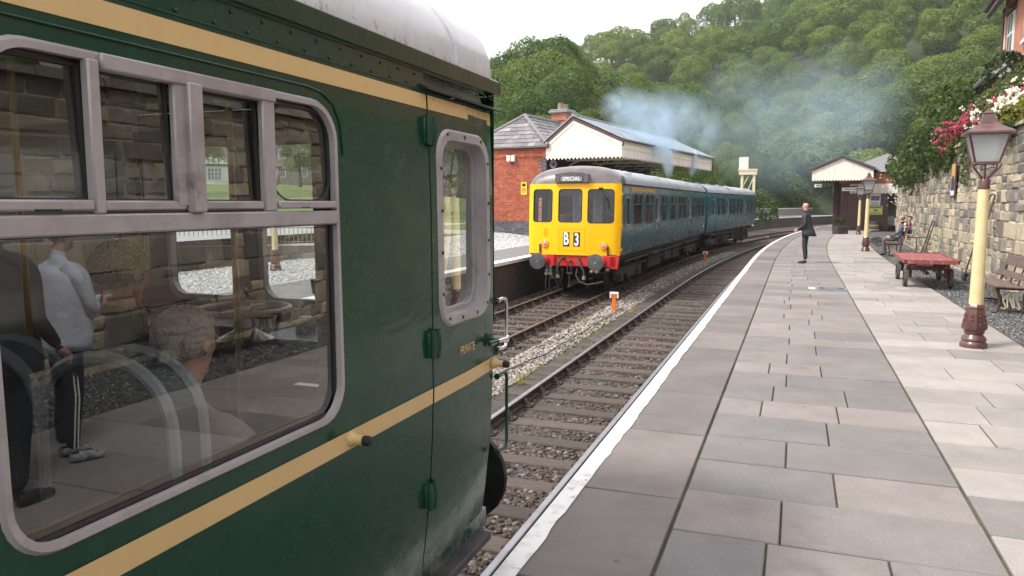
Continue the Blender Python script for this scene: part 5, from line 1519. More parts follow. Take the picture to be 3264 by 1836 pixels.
# chimney
mb = MB(); cx, cy = 6.3, RY
mb.box(cx - .55, cx + .55, cy - .42, cy + .42, RZ1 - .9, RZ1 + .55, 0); mb.box(cx - .6, cx + .6, cy - .47, cy + .47, RZ1 + .15, RZ1 + .24, 0); mb.box(cx - .68, cx + .68, cy - .55, cy + .55, RZ1 + .55, RZ1 + .66, 1, ch=.02); mb.box(cx - .62, cx + .62, cy - .5, cy + .5, RZ1 + .66, RZ1 + .74, 1, ch=.03)
chim = mb.build('chimney', [M_brickwall, M_lead], station)
for dx in (-.3, .3):
    mb = MB(); mb.lathe([(.17, RZ1 + .74), (.15, RZ1 + 1.05), (.17, RZ1 + 1.08), (.12, RZ1 + 1.08)], 12, (cx + dx, cy, 0)); mb.build('chimney_pot', mat('pot_clay', (.30, .22, .17), .8), chim, 40)
# canopy: gable of vertical boards with pointed feet
CW = 3.63; CX0 = -.05; CXL = 15.6; APY = -1.348; VB = 3.38; GE = 4.17; GA = 5.23
def gz_(y):
    return GA - (GA - GE) * (abs(y - APY) / ((abs(APY)) if y > APY else (CW + APY)))
can = station
nb = 20; bw = CW / nb
for i in range(nb):
    y0 = -i * bw; y1 = y0 - bw; ym = (y0 + y1) / 2; mb = MB(); mb.pv = rbk.random(); g = .0025
    top0, top1 = gz_(y0 - g) - .09, gz_(y1 + g) - .09
    P = [(CX0, y0 - g, top0), (CX0, y0 - g, VB + .11), (CX0, ym, VB), (CX0, y1 + g, VB + .11), (CX0, y1 + g, top1)]
    if y0 > APY > y1: P.append((CX0, APY, GA - .09))
    mb.poly(P, (.024, 0, 0), 0); mb.lathe([(.020, -.002), (.020, .006)], 8, (CX0, ym, VB + .16), 'x', 1)
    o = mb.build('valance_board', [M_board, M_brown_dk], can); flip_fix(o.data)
for (ya, za), (yb, zb), hh, x, m, nm_ in (((.06, GE), (APY, GA), .13, -.10, M_brown, 'bargeboard'), ((APY, GA), (-CW - .1, GE), .13, -.10, M_brown, 'bargeboard'), ((0, GE - .10), (APY, GA - .10), .17, -.075, M_board, 'gable_trim'), ((APY, GA - .10), (-CW, GE - .10), .17, -.075, M_board, 'gable_trim')):
    mb = MB(); mb.poly([(x, ya, za), (x, yb, zb), (x, yb, zb - hh), (x, ya, za - hh)], (.05, 0, 0)); o = mb.build(nm_, m, can); flip_fix(o.data)
mb = MB()
for ya, za, yb, zb in ((.08, GE + .02, APY, GA + .05), (APY, GA + .05, -CW - .16, GE - .0)):
    n = 31
    for i in range(n):
        x0 = -.14 + (CXL + .2) * i / n; x1 = -.14 + (CXL + .2) * (i + 1) / n
        d = Vector((0, yb - ya, zb - za)); nn = Vector((0, -d.z, d.y)).normalized(); nn = nn if nn.z > 0 else -nn
        c = [Vector((x0 + .01, ya, za)), Vector((x1 - .01, ya, za)), Vector((x1 - .01, yb, zb)), Vector((x0 + .01, yb, zb))]
        mb.hexa([tuple(p) for p in c] + [tuple(p + nn * .02) for p in c]); 
        mb.hexa([tuple(p + q) for p, q in zip([c[0], c[0] + Vector((.03, 0, 0)), c[3] + Vector((.03, 0, 0)), c[3]], [nn * .0] * 4)] + [tuple(p + nn * .05) for p in [c[0], c[0] + Vector((.03, 0, 0)), c[3] + Vector((.03, 0, 0)), c[3]]])
cr_ = mb.build('canopy_roof', M_sheet, can); flip_fix(cr_.data); cr_['kind'] = 'stuff'
mb = MB(); mb.tube([(-.14, APY, GA + .09), (CXL + .06, APY, GA + .09)], .08, 6); mb.build('canopy_ridge', M_lead, can)
n = 52
for i in range(n):
    x0 = CX0 + (CXL - CX0) * i / n; x1 = CX0 + (CXL - CX0) * (i + 1) / n; mb = MB(); mb.pv = rbk.random(); y = -CW
    mb.poly([(x0 + .003, y, 4.02), (x0 + .003, y, VB + .10), ((x0 + x1) / 2, y, VB), (x1 - .003, y, VB + .10), (x1 - .003, y, 4.02)], (0, .024, 0)); o = mb.build('side_valance_board', M_board, can); flip_fix(o.data)
mb = MB(); mb.box(CX0 - .02, CXL, -CW - .02, -CW + .05, VB + .40, VB + .44, 0); mb.box(CX0 - .02, CXL, -CW - .03, -CW + .05, 4.0, 4.12, 0); mb.build('fascia_rail', M_cream_tim, can)
mb = MB(); mb.tube([(CX0 - .1, -CW - .10, 4.16), (CXL, -CW - .10, 4.16)], .065, 8); mb.tube([(CXL, -CW - .1, 4.16), (CXL, -CW - .05, 3.2)], .04, 6); mb.tube([(CX0, -CW - .06, 4.14), (CX0 - .02, -CW - .06, 3.9)], .04, 6); mb.build('canopy_gutter', M_gutter, can, 50)
mb = MB(); mb.box(0, CXL, -CW + .06, .02, 4.05, 4.09); mb.box(-.0, BL, -.012, .02, 0, 4.0, 0); mb.build('canopy_soffit', M_brown_dk, can)  # soffit and wall sheet take the brown darkened for canopy shade
for x in (2.0, 5.2, 8.4, 11.6, 14.8):
    mb = MB(); mb.box(x - .06, x + .06, -CW + .05, 0, 3.72, 3.84); mb.box(x - .05, x + .05, -CW + .2, -.1, 3.42, 3.5)
    for t in range(5):
        y = -.2 - t * .65; mb.tube([(x, y, 3.46), (x, y - .32, 3.78)], .03, 5); mb.tube([(x, y - .32, 3.78), (x, y - .65, 3.46)], .03, 5)
    mb.tube([(x, 0, 2.9), (x, -.35, 3.3), (x, -.8, 3.46)], .035, 6); mb.build('canopy_bracket', M_cream_tim, can)
for x in (3.0, 6.5, 10.0): 
    mb = MB(); mb.box(x, x + 1.1, -.03, .0, .7, 2.6, 0); mb.box(x + .08, x + 1.02, -.04, -.028, .9, 2.5, 1); o = mb.build('window', [M_board, M_lens_black], can)
for x in (4.8, 8.6): mb = MB(); mb.box(x, x + 1.0, -.03, 0, 0, 2.3, 0, ch=.01); mb.build('door', M_brown, can)
# fittings on the end wall
mb = MB(); mb.lathe([(.11, -.02), (.11, -.14), (.085, -.16)], 16, (0, 3.02, EV - .42), 'x', 0); mb.lathe([(.08, -.155), (.05, -.175), (.001, -.18)], 12, (0, 3.02, EV - .42), 'x', 1)
o = mb.build('dome_camera', [M_white_box, M_lens_black], None, 40); o.location = SB; o.rotation_euler = (0, 0, PI / 2 - BA); tag(o, 'round white security camera under the eaves of the brick end wall', 'security camera')
for k, (y, w) in enumerate(((1.86, 'left'), (1.62, 'right'))):
    mb = MB(); mb.box(-.22, -.08, y - .085, y + .085, EV - .56, EV - .28, 0, ch=.015); mb.box(-.09, -.0, y - .03, y + .03, EV - .46, EV - .4, 1)
    if k == 0: mb.tube([(-.03, y - .1, EV - .5), (-.02, y - .1, EV - .72)], .015, 6, 1)
    o = mb.build('white_floodlight', [M_white_box, M_brown_dk], None); o.location = SB; o.rotation_euler = (0, 0, PI / 2 - BA)
    tag(o, 'white box lamp on the brick end wall, %s one of the pair' % w, 'lamp', 'twin box lamps on the brick wall')
mb = MB(); mb.lathe([(.05, .3), (.09, .12), (.17, -.06), (.18, -.08), (.15, -.08), (.06, .05)], 16, (.25, -.26, VB - .16), 'x', 0); mb.lathe([(.07, -.03), (.001, -.07)], 10, (.25, -.26, VB - .16), 'x', 1)
o = mb.build('horn_loudspeaker', [M_lead, M_brown_dk], None, 40); o.location = SB; o.rotation_euler = (0, 0, PI / 2 - BA); tag(o, 'grey horn loudspeaker hanging beneath the white canopy gable', 'loudspeaker')
mb = MB(); mb.box(-.03, -.012, .98, 1.28, 1.85, 2.42, 0)
for i, (z0, z1, w) in enumerate(((2.22, 2.36, .09), (2.02, 2.05, .11), (1.95, 1.98, .11), (2.09, 2.13, .11))): mb.box(-.033, -.03, 1.13 - w, 1.13 + w, z0, z1, 1)
o = mb.build('yellow_wall_notice', [M_yellow_sign, M_sign_black], None); o.location = SB; o.rotation_euler = (0, 0, PI / 2 - BA); tag(o, 'yellow notice on the brick wall just behind the yellow cab', 'sign')

# ================================================================ far building on the near platform
HA = math.radians(28.5); HB = Vector((24.15, 49.2, 0))
hut = thing('platform_building', 'brown timber platform building with small white gabled canopy at the far end', 'station', HB, PI / 2 - HA)
for i in range(14):
    mb = MB(); mb.pv = rbk.random(); y0 = .02 + i * .2; mb.box(-.03, .0, y0 + .004, y0 + .196, 0, 2.55, ch=.006); mb.build('wall_board', M_brown, hut)
mb = MB(); mb.box(.0, 12, 0, 2.85, -.05, 3.0); mb.box(0, 12, -2.5, 0.0, 2.3, 3.6); mb.build('wall', M_brown, hut)
mb = MB(); mb.box(-.05, 9, -2.5, 3.0, 3.02, 3.75); mb.build('brick_band', M_brickwall, hut)
mb = MB(); mb.add([(-.3, 3.2, 3.75), (-.3, -2.7, 3.75), (10, -2.7, 3.75), (10, 3.2, 3.75), (1.8, .3, 5.0), (9, .3, 5.0)], [(0, 1, 4), (1, 2, 5, 4), (2, 3, 5), (3, 0, 4, 5)]); o = mb.build('roof', M_slate, hut); flip_fix(o.data)
nb2 = 24
for i in range(nb2):
    y0 = 2.3 - i * .2; mb = MB(); mb.pv = rbk.random(); mb.poly([(-.25, y0, 3.0), (-.25, y0, 2.42), (-.25, y0 - .1, 2.34), (-.25, y0 - .195, 2.42), (-.25, y0 - .195, 3.0)], (.03, 0, 0)); o = mb.build('valance_board', M_board, hut); flip_fix(o.data)
# its gabled canopy towards the track
GY0, GY1 = 4.3, .78; GX = -3.0; gA, gE, gV = 4.62, 3.85, 3.12; gm = (GY0 + GY1) / 2 + .0
nb3 = 20
for i in range(nb3):
    w = (GY0 - GY1) / nb3; y0 = GY0 - i * w; y1 = y0 - w + .004; zt = lambda y: gA - (gA - gE) * abs(y - gm) / ((GY0 - GY1) / 2) - .08
    P = [(GX, y0, zt(y0)), (GX, y0, gV + .09), (GX, (y0 + y1) / 2, gV), (GX, y1, gV + .09), (GX, y1, zt(y1))]
    if y0 > gm > y1: P.append((GX, gm, gA - .08))
    mb = MB(); mb.pv = rbk.random(); mb.poly(P, (.03, 0, 0)); o = mb.build('gable_board', M_board, hut); flip_fix(o.data)
for ya, yb in ((GY0 + .15, gm), (gm, GY1 - .15)):
    za, zb = (gE - .04, gA) if yb == gm else (gA, gE - .04)
    mb = MB(); mb.poly([(GX - .12, ya, za), (GX - .12, yb, zb), (GX - .12, yb, zb + .11), (GX - .12, ya, za + .11)], (14, 0, 0)); o = mb.build('canopy_slope', M_sheet, hut); flip_fix(o.data)
    mb = MB(); mb.poly([(GX - .14, ya, za + .10), (GX - .14, yb, zb + .10), (GX - .14, yb, zb - .05), (GX - .14, ya, za - .05)], (.05, 0, 0)); o = mb.build('bargeboard', mat('barge_slate', (.06, .055, .07), .5), hut); flip_fix(o.data)
mb = MB(); mb.box(GX + .1, 11, GY1, GY0, 3.55, 3.6, 0); mb.box(.1, 11, 2.86, 3.3, 0, 3.6, 0); mb.build('canopy_underside', M_brown_dk, hut)  # underside and the hut's left strip, shade painted in as darker brown
mb = MB(); mb.box(GX + .1, 11, GY0 - .03, GY0, gV + .1, gE - .05); mb.build('track_side_valance', M_board, hut)
def flat_board(name, label, cat, P, w, h, mats, paint_fn, rz=PI / 2 - HA):
    mb = MB(); mb.box(-.025, 0, -w / 2, w / 2, -h / 2, h / 2, 0); paint_fn(mb, w, h); o = mb.build(name, mats); o.location = P; o.rotation_euler = (0, 0, rz); return tag(o, label, cat)
def on_hut(x, y, z):
    v = Matrix.Translation(HB) @ Matrix.Rotation(PI / 2 - HA, 4, 'Z') @ Vector((x, y, z)); return v
M_paper = mat('poster_paper', (.62, .66, .72), .6); M_ink = mat('poster_ink', (.09, .10, .13), .6); M_poster_red = mat('poster_red', (.5, .06, .05), .6); M_poster_yel = mat('poster_yellow', (.62, .60, .18), .6); M_poster_green = mat('poster_green', (.10, .22, .10), .6)
def p1(mb, w, h):
    mb.box(-.028, -.025, -w * .4, w * .4, -h * .1, h * .28, 1); mb.box(-.030, -.028, -w * .2, w * .15, -.02, h * .2, 2)
    for i in range(4): mb.box(-.028, -.025, -w * .38, w * .38, -h * .44 + i * .045, -h * .44 + i * .045 + .018, 1)
flat_board('white_poster', 'white poster with dark picture on the brown hut wall, upper one', 'poster', on_hut(-.035, .78, 2.0), .62, .76, [M_paper, M_ink, M_poster_red], p1)
def p2(mb, w, h):
    mb.box(-.028, -.025, -w * .42, w * .42, h * .24, h * .42, 2); mb.box(-.028, -.025, -w * .15, w * .12, -h * .1, h * .08, 1)
    for i in range(3): mb.box(-.028, -.025, -w * .4, w * .4, -h * .42 + i * .05, -h * .42 + i * .05 + .02, 2)
flat_board('yellow_poster', 'yellow and green poster below the white one on brown hut wall', 'poster', on_hut(-.035, .74, 1.3), .82, .56, [M_poster_yel, M_ink, M_poster_green], p2)
def p3(mb, w, h): mb.box(-.028, -.025, -w * .35, w * .35, -.025, .025, 1)
flat_board('small_hanging_sign', 'small white sign hung under the left end of the far gable', 'sign', on_hut(GX + .3, 3.95, 2.86), .42, .2, [M_sign_white, M_ink], p3)
o = flat_board('way_out_board', 'long cream hanging board under the far gable beside the lamps', 'sign', on_hut(GX + .6, 2.1, 2.62), .95, .2, [M_board, M_ink], p3)
mb = MB(); mb.box(-.03, .0, -.55, .55, .13, .2); o2 = mb.build('board_hanger', M_brown_dk, o)

# ================================================================ poster board on the stone wall
def wall_frame(s): return Vector(W(s, WALL_O - .07, 0)), RZ(s)
P, rz = wall_frame(24.3)
mb = MB(); mb.box(-.30, .30, -.0, .04, 1.90, 2.90, 0, ch=.01); mb.box(-.26, .26, .04, .044, 1.95, 2.85, 1); mb.box(-.25, .25, .044, .046, 2.42, 2.83, 2); mb.box(-.25, .25, .044, .046, 1.97, 2.10, 3); mb.box(-.16, .12, .046, .048, 2.1, 2.5, 4)
o = mb.build('wall_poster', [M_brown, M_ink, mat('poster_amber', (.55, .32, .09), .5), M_paper, mat('poster_navy', (.03, .035, .06), .5)]); o.location = P; o.rotation_euler = (0, 0, rz); tag(o, 'framed amber and black poster fixed high on the stone wall', 'poster')

# ================================================================ brick house above the wall
HO = Vector((19.25, 30.75, 2.75)); HRZ = PI / 2 - math.radians(24)
house = thing('brick_house', 'tall red brick house with bay windows standing above the stone wall', 'house', HO, HRZ)
M_houseb = brickwall_mat('house_brick', (.42, .13, .075), (.48, .16, .09), (.42, .34, .28))
mb = MB(); mb.box(-16, 0, -9, 0, -1.5, 6.9); mb.build('wall', M_houseb, house)
mb = MB(); mb.box(-.35, .02, -.0, .03, -1, 6.2); mb.build('corner_render', M_board, house)
mb = MB(); mb.poly([(-16.4, .55, 6.5), (-16.4, -4.5, 10.5), (-16.4, -9.5, 6.5), (-16.4, -9.5, 6.75), (-16.4, -4.5, 10.75), (-16.4, .55, 6.75)], (16.9, 0, 0)); o = mb.build('roof', M_slate, house); flip_fix(o.data)
mb = MB(); mb.box(-16.4, .5, .42, .58, 6.35, 6.62); mb.tube([(-16, .62, 6.6), (.5, .62, 6.6)], .07, 6); mb.build('eaves_gutter', M_gutter, house)
M_hglass = mat('house_glass', (.16, .19, .21), .08, spec=.8)
def hwin(x0, x1, z0, z1, y=.0, nx=2, nz=2):
    mb = MB(); mb.box(x0, x1, y, y + .06, z0, z1, 0); mb.box(x0 - .1, x1 + .1, y, y + .12, z0 - .12, z0 - .002, 2)
    wx, wz = (x1 - x0 - .08) / nx, (z1 - z0 - .08) / nz
    for i in range(nx):
        for j in range(nz): mb.box(x0 + .08 + i * wx, x0 + (i + 1) * wx, y + .06, y + .064, z0 + .08 + j * wz, z0 + (j + 1) * wz, 1)
    return mb.build('window', [M_white_box, M_hglass, M_board], house)
mb = MB(); mb.box(-4.4, -1.6, 0, .9, -1.5, 3.3); mb.build('bay', M_houseb, house)
mb = MB(); mb.hexa([(-4.6, -.0, 3.3), (-1.4, 0, 3.3), (-1.4, 1.1, 3.3), (-4.6, 1.1, 3.3), (-4.2, 0, 4.0), (-1.8, 0, 4.0), (-1.8, .4, 4.0), (-4.2, .4, 4.0)]); mb.tube([(-4.6, 1.13, 3.3), (-1.37, 1.13, 3.3), (-1.37, 0, 3.3)], .08, 6); o = mb.build('bay_roof', M_lead, house); flip_fix(o.data)
hwin(-2.5, -1.75, .5, 2.9, .9, 1, 2); hwin(-4.1, -2.8, .5, 2.9, .9, 2, 2); hwin(-2.3, -1.2, 4.5, 6.0, 0); hwin(-5.6, -4.2, .6, 2.8); hwin(-5.6, -4.4, 4.5, 6.0); hwin(-9, -7.6, .6, 2.8); hwin(-9, -7.8, 4.5, 6.0)
mb = MB(); mb.hexa([(-2.5, 0, 6.05), (-1, 0, 6.05), (-1, .3, 6.0), (-2.5, .3, 6.0), (-2.5, 0, 6.3), (-1, 0, 6.3), (-1, .05, 6.3), (-2.5, .05, 6.3)]); mb.build('window_hood', M_gutter, house)
mb = MB(); mb.tube([(-.2, .06, -1), (-.2, .06, 6.5)], .05, 6); mb.build('downpipe', M_gutter, house)
# a second brick house, beside the viewer: seen mirrored in the railcar windows
HO2 = Vector(W(9, 13.5, 4.2)); h2 = thing('garden_house', 'red brick house beyond the wall mirrored in the railcar windows', 'house', HO2, RZ(9))
mb = MB(); mb.box(-18, 4, -7, 0, -.5, 6); mb.build('wall', M_houseb, h2)
mb = MB(); mb.poly([(-18.3, .5, 5.9), (-18.3, -3.5, 9), (-18.3, -7.5, 5.9)], (22.6, 0, 0)); o = mb.build('roof', M_slate, h2); flip_fix(o.data)
for x in (-14, -9, -4.6, 1.0):
    mb = MB(); mb.box(x, x + 1.5, 0, .06, .8, 2.6, 0)
    for i in range(3):
        for j in range(3): mb.box(x + .07 + i * .47, x + .49 + i * .47, .06, .065, .86 + j * .58, 1.38 + j * .58, 1)
    mb.build('window', [M_white_box, M_hglass], h2)
# ================================================================ platform lamps
M_lamp_cream = mat('lamp_cream', (.68, .57, .32), .45, (.62, .51, .28), 5, coat=.3, rv=.03, dirt=(.45, .36, .2), dscale=7, dthr=(.66, .8))
M_lamp_brown = mat('lamp_brown', (.105, .038, .034), .38, (.075, .03, .028), 9, coat=.4, bump=.25, bscale=35, bdist=.006)
M_lamp_glass = glass_mat('lantern_glass', (.86, .90, .91), 1.5, 1.6, .5)
_t = M_lamp_glass.node_tree                                # the panes are frosted with age: a pale diffusing film
for _n in list(_t.nodes):
    if _n.type == 'BSDF_DIFFUSE':
        _tl = _t.nodes.new('ShaderNodeBsdfTranslucent'); _tl.inputs[0].default_value = (.75, .78, .80, 1); _n.inputs[0].default_value = (.66, .70, .73, 1)
        _mx = _t.nodes.new('ShaderNodeMixShader'); _mx.inputs[0].default_value = .5; _to = _n.outputs[0].links[0].to_node
        _t.links.new(_n.outputs[0], _mx.inputs[1]); _t.links.new(_tl.outputs[0], _mx.inputs[2]); _t.links.new(_mx.outputs[0], _to.inputs[2])
        for _l in list(_to.inputs[0].links): _t.links.remove(_l)
        _to.inputs[0].default_value = .62
M_bulb = mat('bulb_glass', (.8, .82, .82), .15, coat=.5)
def lamp(label, loc, rz, group='cast iron platform lamps'):
    t = thing('platform_lamp', label, 'lamp', loc, rz, group)
    mb = MB(); mb.lathe([(.150, 0), (.152, .03), (.143, .055), (.128, .075), (.138, .095), (.132, .12), (.105, .145), (.098, .165), (.112, .18), (.112, .2), (.098, .215)], 20, cap=True)
    prof = [(.135, .22), (.142, .255), (.105, .44), (.098, .47), (.105, .485), (.098, .51), (.082, .53)]
    mb.lathe(prof, 8); mb.lathe([(.112, .205), (.118, .22), (.112, .235)], 20)
    for k in range(8):
        a = PI / 4 * k + PI / 8
        for zz in (.29, .34, .39): mb.ball((.118 * math.cos(a) * (1 - (zz - .27) * .8), .118 * math.sin(a) * (1 - (zz - .27) * .8), zz), .018, 6, 4, sc=(1, 1, 1.3))
    mb.build('base', M_lamp_brown, t, 35)
    mb = MB(); mb.lathe([(.079, .52), (.076, .8), (.066, 1.6), (.060, 1.93)], 20); mb.build('column', M_lamp_cream, t, 50)
    mb = MB(); mb.lathe([(.066, 1.92), (.068, 1.94), (.062, 1.96), (.066, 2.02), (.05, 2.04)], 16)
    for k in range(4):
        a = PI / 2 * k + PI / 4; c, s = math.cos(a), math.sin(a)
        pts = [(.03, 2.02), (.06, 2.06), (.13, 2.12), (.185, 2.17), (.20, 2.205), (.175, 2.23), (.14, 2.222), (.135, 2.20)]
        mb.tube([(r * c, r * s, z) for r, z in pts], .011, 6)
    mb.tube([(0, 0, 2.02), (0, 0, 2.24)], .012, 6)
    mb.build('scroll_bracket', M_lamp_brown, t, 50)
    B, T = .125, .208; z0, z1 = 2.235, 2.57
    fr = MB()
    for sx, sy in ((1, 1), (1, -1), (-1, -1), (-1, 1)): fr.tube([(sx * B, sy * B, z0), (sx * T, sy * T, z1)], .013, 4)
    for w, z, h in ((B, z0, .022), (T, z1, .02)):
        for i in range(2):
            for s in (-1, 1):
                if i: fr.box(-w - .012, w + .012, s * w - .012, s * w + .012, z - h, z + h * .3)
                else: fr.box(s * w - .012, s * w + .012, -w + .012, w - .012, z - h, z + h * .3)
    lf = fr.build('lantern_frame', M_lamp_brown, t)
    for k in range(4):
        c, s = [(1, 0), (0, 1), (-1, 0), (0, -1)][k]
        R = Matrix.Rotation(PI / 2 * k, 4, 'Z')
        mb = MB(); mb.M = R; b, tt = B - .002, T - .002; mb.add([(b, -b, z0), (b, b, z0), (tt, tt, z1), (tt, -tt, z1)], [(0, 1, 2, 3)]); mb.build('pane', M_lamp_glass, lf)
    mb = MB(); rows = []
    for w, z in ((.252, 2.568), (.248, 2.59), (.155, 2.645), (.085, 2.70), (.08, 2.705), (.048, 2.81), (.06, 2.812), (.03, 2.835), (.012, 2.865), (.002, 2.875)):
        rows.append([(w, -w, z), (w, w, z), (-w, w, z), (-w, -w, z), (w, -w, z)])
    mb.grid(rows); mb.add([(.252, -.252, 2.568), (.252, .252, 2.568), (-.252, .252, 2.568), (-.252, -.252, 2.568)], [(3, 2, 1, 0)]); mb.build('lantern_roof', M_lamp_brown, t)
    mb = MB(); mb.lathe([(.035, 2.24), (.035, 2.28), (.02, 2.30)], 10); mb.ball((0, 0, 2.345), .04, 10, 8, 0, (1, 1, 1.4)); mb.build('bulb', M_bulb, t, 60)
    return t
l1 = lamp('nearest cream and brown lamp standing in front of the bench', (5.66, 9.22, 0), -.42)
dup(l1, (12.98, 27.98, 0), -.35, 'second cream lamp along the platform, near the seated man')
dup(l1, (19.55, 43.1, 0), -.3, 'farthest small cream lamp beside the brown hut wall')
dup(l1, W(15.9, -11.0, .07), .2, 'cream lamp on the far platform seen through the railcar window')

# ================================================================ benches
M_bench = mat('bench_slats', (.125, .075, .062), .5, (.16, .11, .095), 3, (.45, .7), .2, 40, stretch=(.6, 5, 5), coat=.2, dirt=(.25, .22, .2), dscale=4, dthr=(.62, .8))
M_bench_iron = mat('bench_iron', (.045, .025, .024), .5, (.06, .035, .03), 9)
M_bench_cream = mat('bench_fret', (.52, .47, .36), .6, (.4, .35, .26), 12)
def bench(label, loc, rz, L=1.75, hi=.86, group='platform benches'):
    """local +X along the bench, the sitter faces local +Y"""
    t = thing('platform_bench', label, 'bench', loc, rz, group)
    for x in (-L / 2 + .12, L / 2 - .12):
        mb = MB(); w = .025
        def bar(pts, th): mb.tube([(x, y, z) for y, z in pts], th, 6)
        bar([(.27, .015), (.20, .03), (.16, .16), (.19, .30), (.24, .40), (.22, .42)], .024)
        bar([(-.32, .015), (-.24, .03), (-.17, .16), (-.17, .30), (-.20, .40)], .024)
        bar([(.25, .415), (.0, .40), (-.2, .40)], .024); bar([(-.19, .40), (-.25, .6), (-.33, hi - .02)], .022); bar([(.2, .045), (0, .06), (-.24, .04)], .018)
        en = mb.build('bench_end', M_bench_iron, t, 50)
        mb = MB()
        for k, (y0, y1) in enumerate(((.13, .07), (.03, .05), (.03, -.03), (-.03, -.05), (-.07, -.12))): mb.tube([(x, y0, .34), (x, (y0 + y1) / 2 + .02, .22), (x, y1, .09)], .013, 5)
        mb.tube([(x, .14, .10), (x, .10, .07), (x, .07, .11)], .011, 5); mb.tube([(x, -.14, .10), (x, -.10, .07), (x, -.07, .11)], .011, 5); mb.tube([(x, .12, .35), (x, -.12, .34)], .012, 5)
        mb.build('fretwork', M_bench_cream, en, 50)
    for k, y in enumerate((.19, .06, -.07)):
        mb = MB(); mb.box(-L / 2, L / 2, y - .058, y + .058, .425 - k * .006, .452 - k * .006, ch=.006); mb.build('seat_slat', M_bench, t)
    for z0, z1, y in ((.50, .60, -.205), (.685, hi, -.27)):
        mb = MB(); k = .11; mb.hexa([(-L / 2, y - .02, z0), (L / 2, y - .02, z0), (L / 2, y + .012, z0), (-L / 2, y + .012, z0), (-L / 2, y - .02 - (z1 - z0) * .3, z1), (L / 2, y - .02 - (z1 - z0) * .3, z1), (L / 2, y + .012 - (z1 - z0) * .3, z1), (-L / 2, y + .012 - (z1 - z0) * .3, z1)]); mb.build('back_slat', M_bench, t)
    mb = MB(); mb.box(.12, .18, -.335, -.262, .70, .72); mb.tube([(-.25, -.21, .4), (-.25, -.30, .78)], .014, 6); mb.tube([(.25, -.21, .4), (.25, -.30, .78)], .014, 6); mb.build('back_stay', M_bench_iron, t)
    return t
def along(s, o, z=0.0): return W(s, o, z)
bench('brown slatted bench with cast iron ends behind the nearest lamp', (8.33, 12.95, -.02), RZ(14.6), 1.9)
b2 = bench('tall backed brown bench that the seated man rests on', (13.12, 26.25, -.02), RZ(29), 1.7, 1.16)
mb = MB()
for z0, z1, y in ((.98, 1.14, -.36),): mb.box(-.85, .85, y - .05, y - .02, z0, z1)
mb.build('back_slat', M_bench, b2)
bench('bench against the wall mirrored in the railcar window', W(7.0, 4.75, -.02), RZ(7), 1.8)

# ================================================================ red luggage trolley
M_trol = mat('trolley_red', (.25, .05, .048), .6, (.19, .04, .038), 5, (.45, .65), .15, 40, stretch=(1, 6, 1), dirt=(.36, .25, .23), dscale=4, dthr=(.5, .72))
M_trol_dk = mat('trolley_frame', (.13, .025, .022), .6, (.08, .03, .025), 7)
M_iron = mat('old_iron', (.035, .032, .034), .6, (.06, .05, .045), 9)
M_tyre = mat('trolley_tyre', (.06, .055, .05), .8, (.10, .09, .08), 8)
trol = thing('luggage_trolley', 'low flat red wooden luggage trolley on four wheels', 'trolley', (9.06, 16.75, -.01), PI / 2 - math.radians(22))
for i in range(8):
    mb = MB(); mb.pv = i / 8; y = -.46 + i * .115; mb.box(-1.36, 1.36, y + .003, y + .112, .56, .59, ch=.004); mb.build('deck_plank', M_trol, trol)
mb = MB(); mb.box(-1.40, -1.36, -.5, .5, .53, .61); mb.box(1.36, 1.40, -.5, .5, .53, .61); mb.box(-1.40, 1.40, -.5, -.463, .53, .61); mb.box(-1.4, 1.4, .463, .5, .53, .61); o = mb.build('deck_edge', M_trol, trol)
mb = MB()
for y in (-.3, .3): mb.box(-1.3, 1.3, y - .04, y + .04, .44, .56)
for x in (-.85, .85): mb.box(x - .05, x + .05, -.4, .4, .36, .46); mb.box(x - .04, x + .04, -.36, -.3, .2, .4); mb.box(x - .04, x + .04, .3, .36, .2, .4)
mb.box(-.8, .8, -.03, .03, .26, .31); mb.box(-1.0, 1.0, -.36, -.32, .2, .26)
mb.build('chassis', M_trol_dk, trol)
for x in (-.85, .85):
    for y in (-.42, .42):
        mb = MB(); mb.lathe([(.2, y - .035), (.205, y), (.2, y + .035), (.16, y + .035), (.16, y - .035)], 20, (x, 0, .2), 'y', 1, cap=False); mb.lathe([(.2, y - .035), (.16, y - .035)], 20, (x, 0, .2), 'y', 1, cap=False)
        for k in range(6):
            a = PI / 3 * k; mb.tube([(x, y, .2), (x + .165 * math.cos(a), y, .2 + .165 * math.sin(a))], .014, 5, 0)
        mb.lathe([(.05, y - .05), (.05, y + .05)], 10, (x, 0, .2), 'y', 0); mb.build('wheel', [M_iron, M_tyre], trol, 40)
mb = MB(); mb.tube([(1.38, 0, .5), (1.5, .0, .62), (1.55, 0, .95)], .016, 6); mb.tube([(1.55, -.2, .95), (1.55, .2, .95)], .016, 6); mb.build('tow_handle', M_iron, trol, 60)

# sack barrows leaning on the wall
def barrow(name, label, s, h, w, lean):
    t = thing(name, label, 'sack barrow', W(s, WALL_O - .10 - lean, -.03), RZ(s))
    mb = MB()
    for x in (-w / 2, w / 2): mb.tube([(x, 0, .02), (x * .9, -lean * .5, h * .5), (x * .8, -lean, h)], .018, 6)
    mb.tube([(-w * .4, -lean, h), (0, -lean - .0, h + .03), (w * .4, -lean, h)], .018, 6)
    for f in (.12, .45, .75): mb.tube([(-w / 2 * (1 - .2 * f), -lean * f, h * f), (w / 2 * (1 - .2 * f), -lean * f, h * f)], .014, 6)
    mb.box(-w / 2, w / 2, 0, .2, .01, .03); mb.build('frame', M_iron, t, 60)
    for x in (-w / 2 - .05, w / 2 + .05):
        mb = MB(); mb.lathe([(.09, x - .02), (.1, x), (.09, x + .02)], 14, (0, -.06, .1), 'x'); mb.build('wheel', M_tyre, t, 40)
    return t
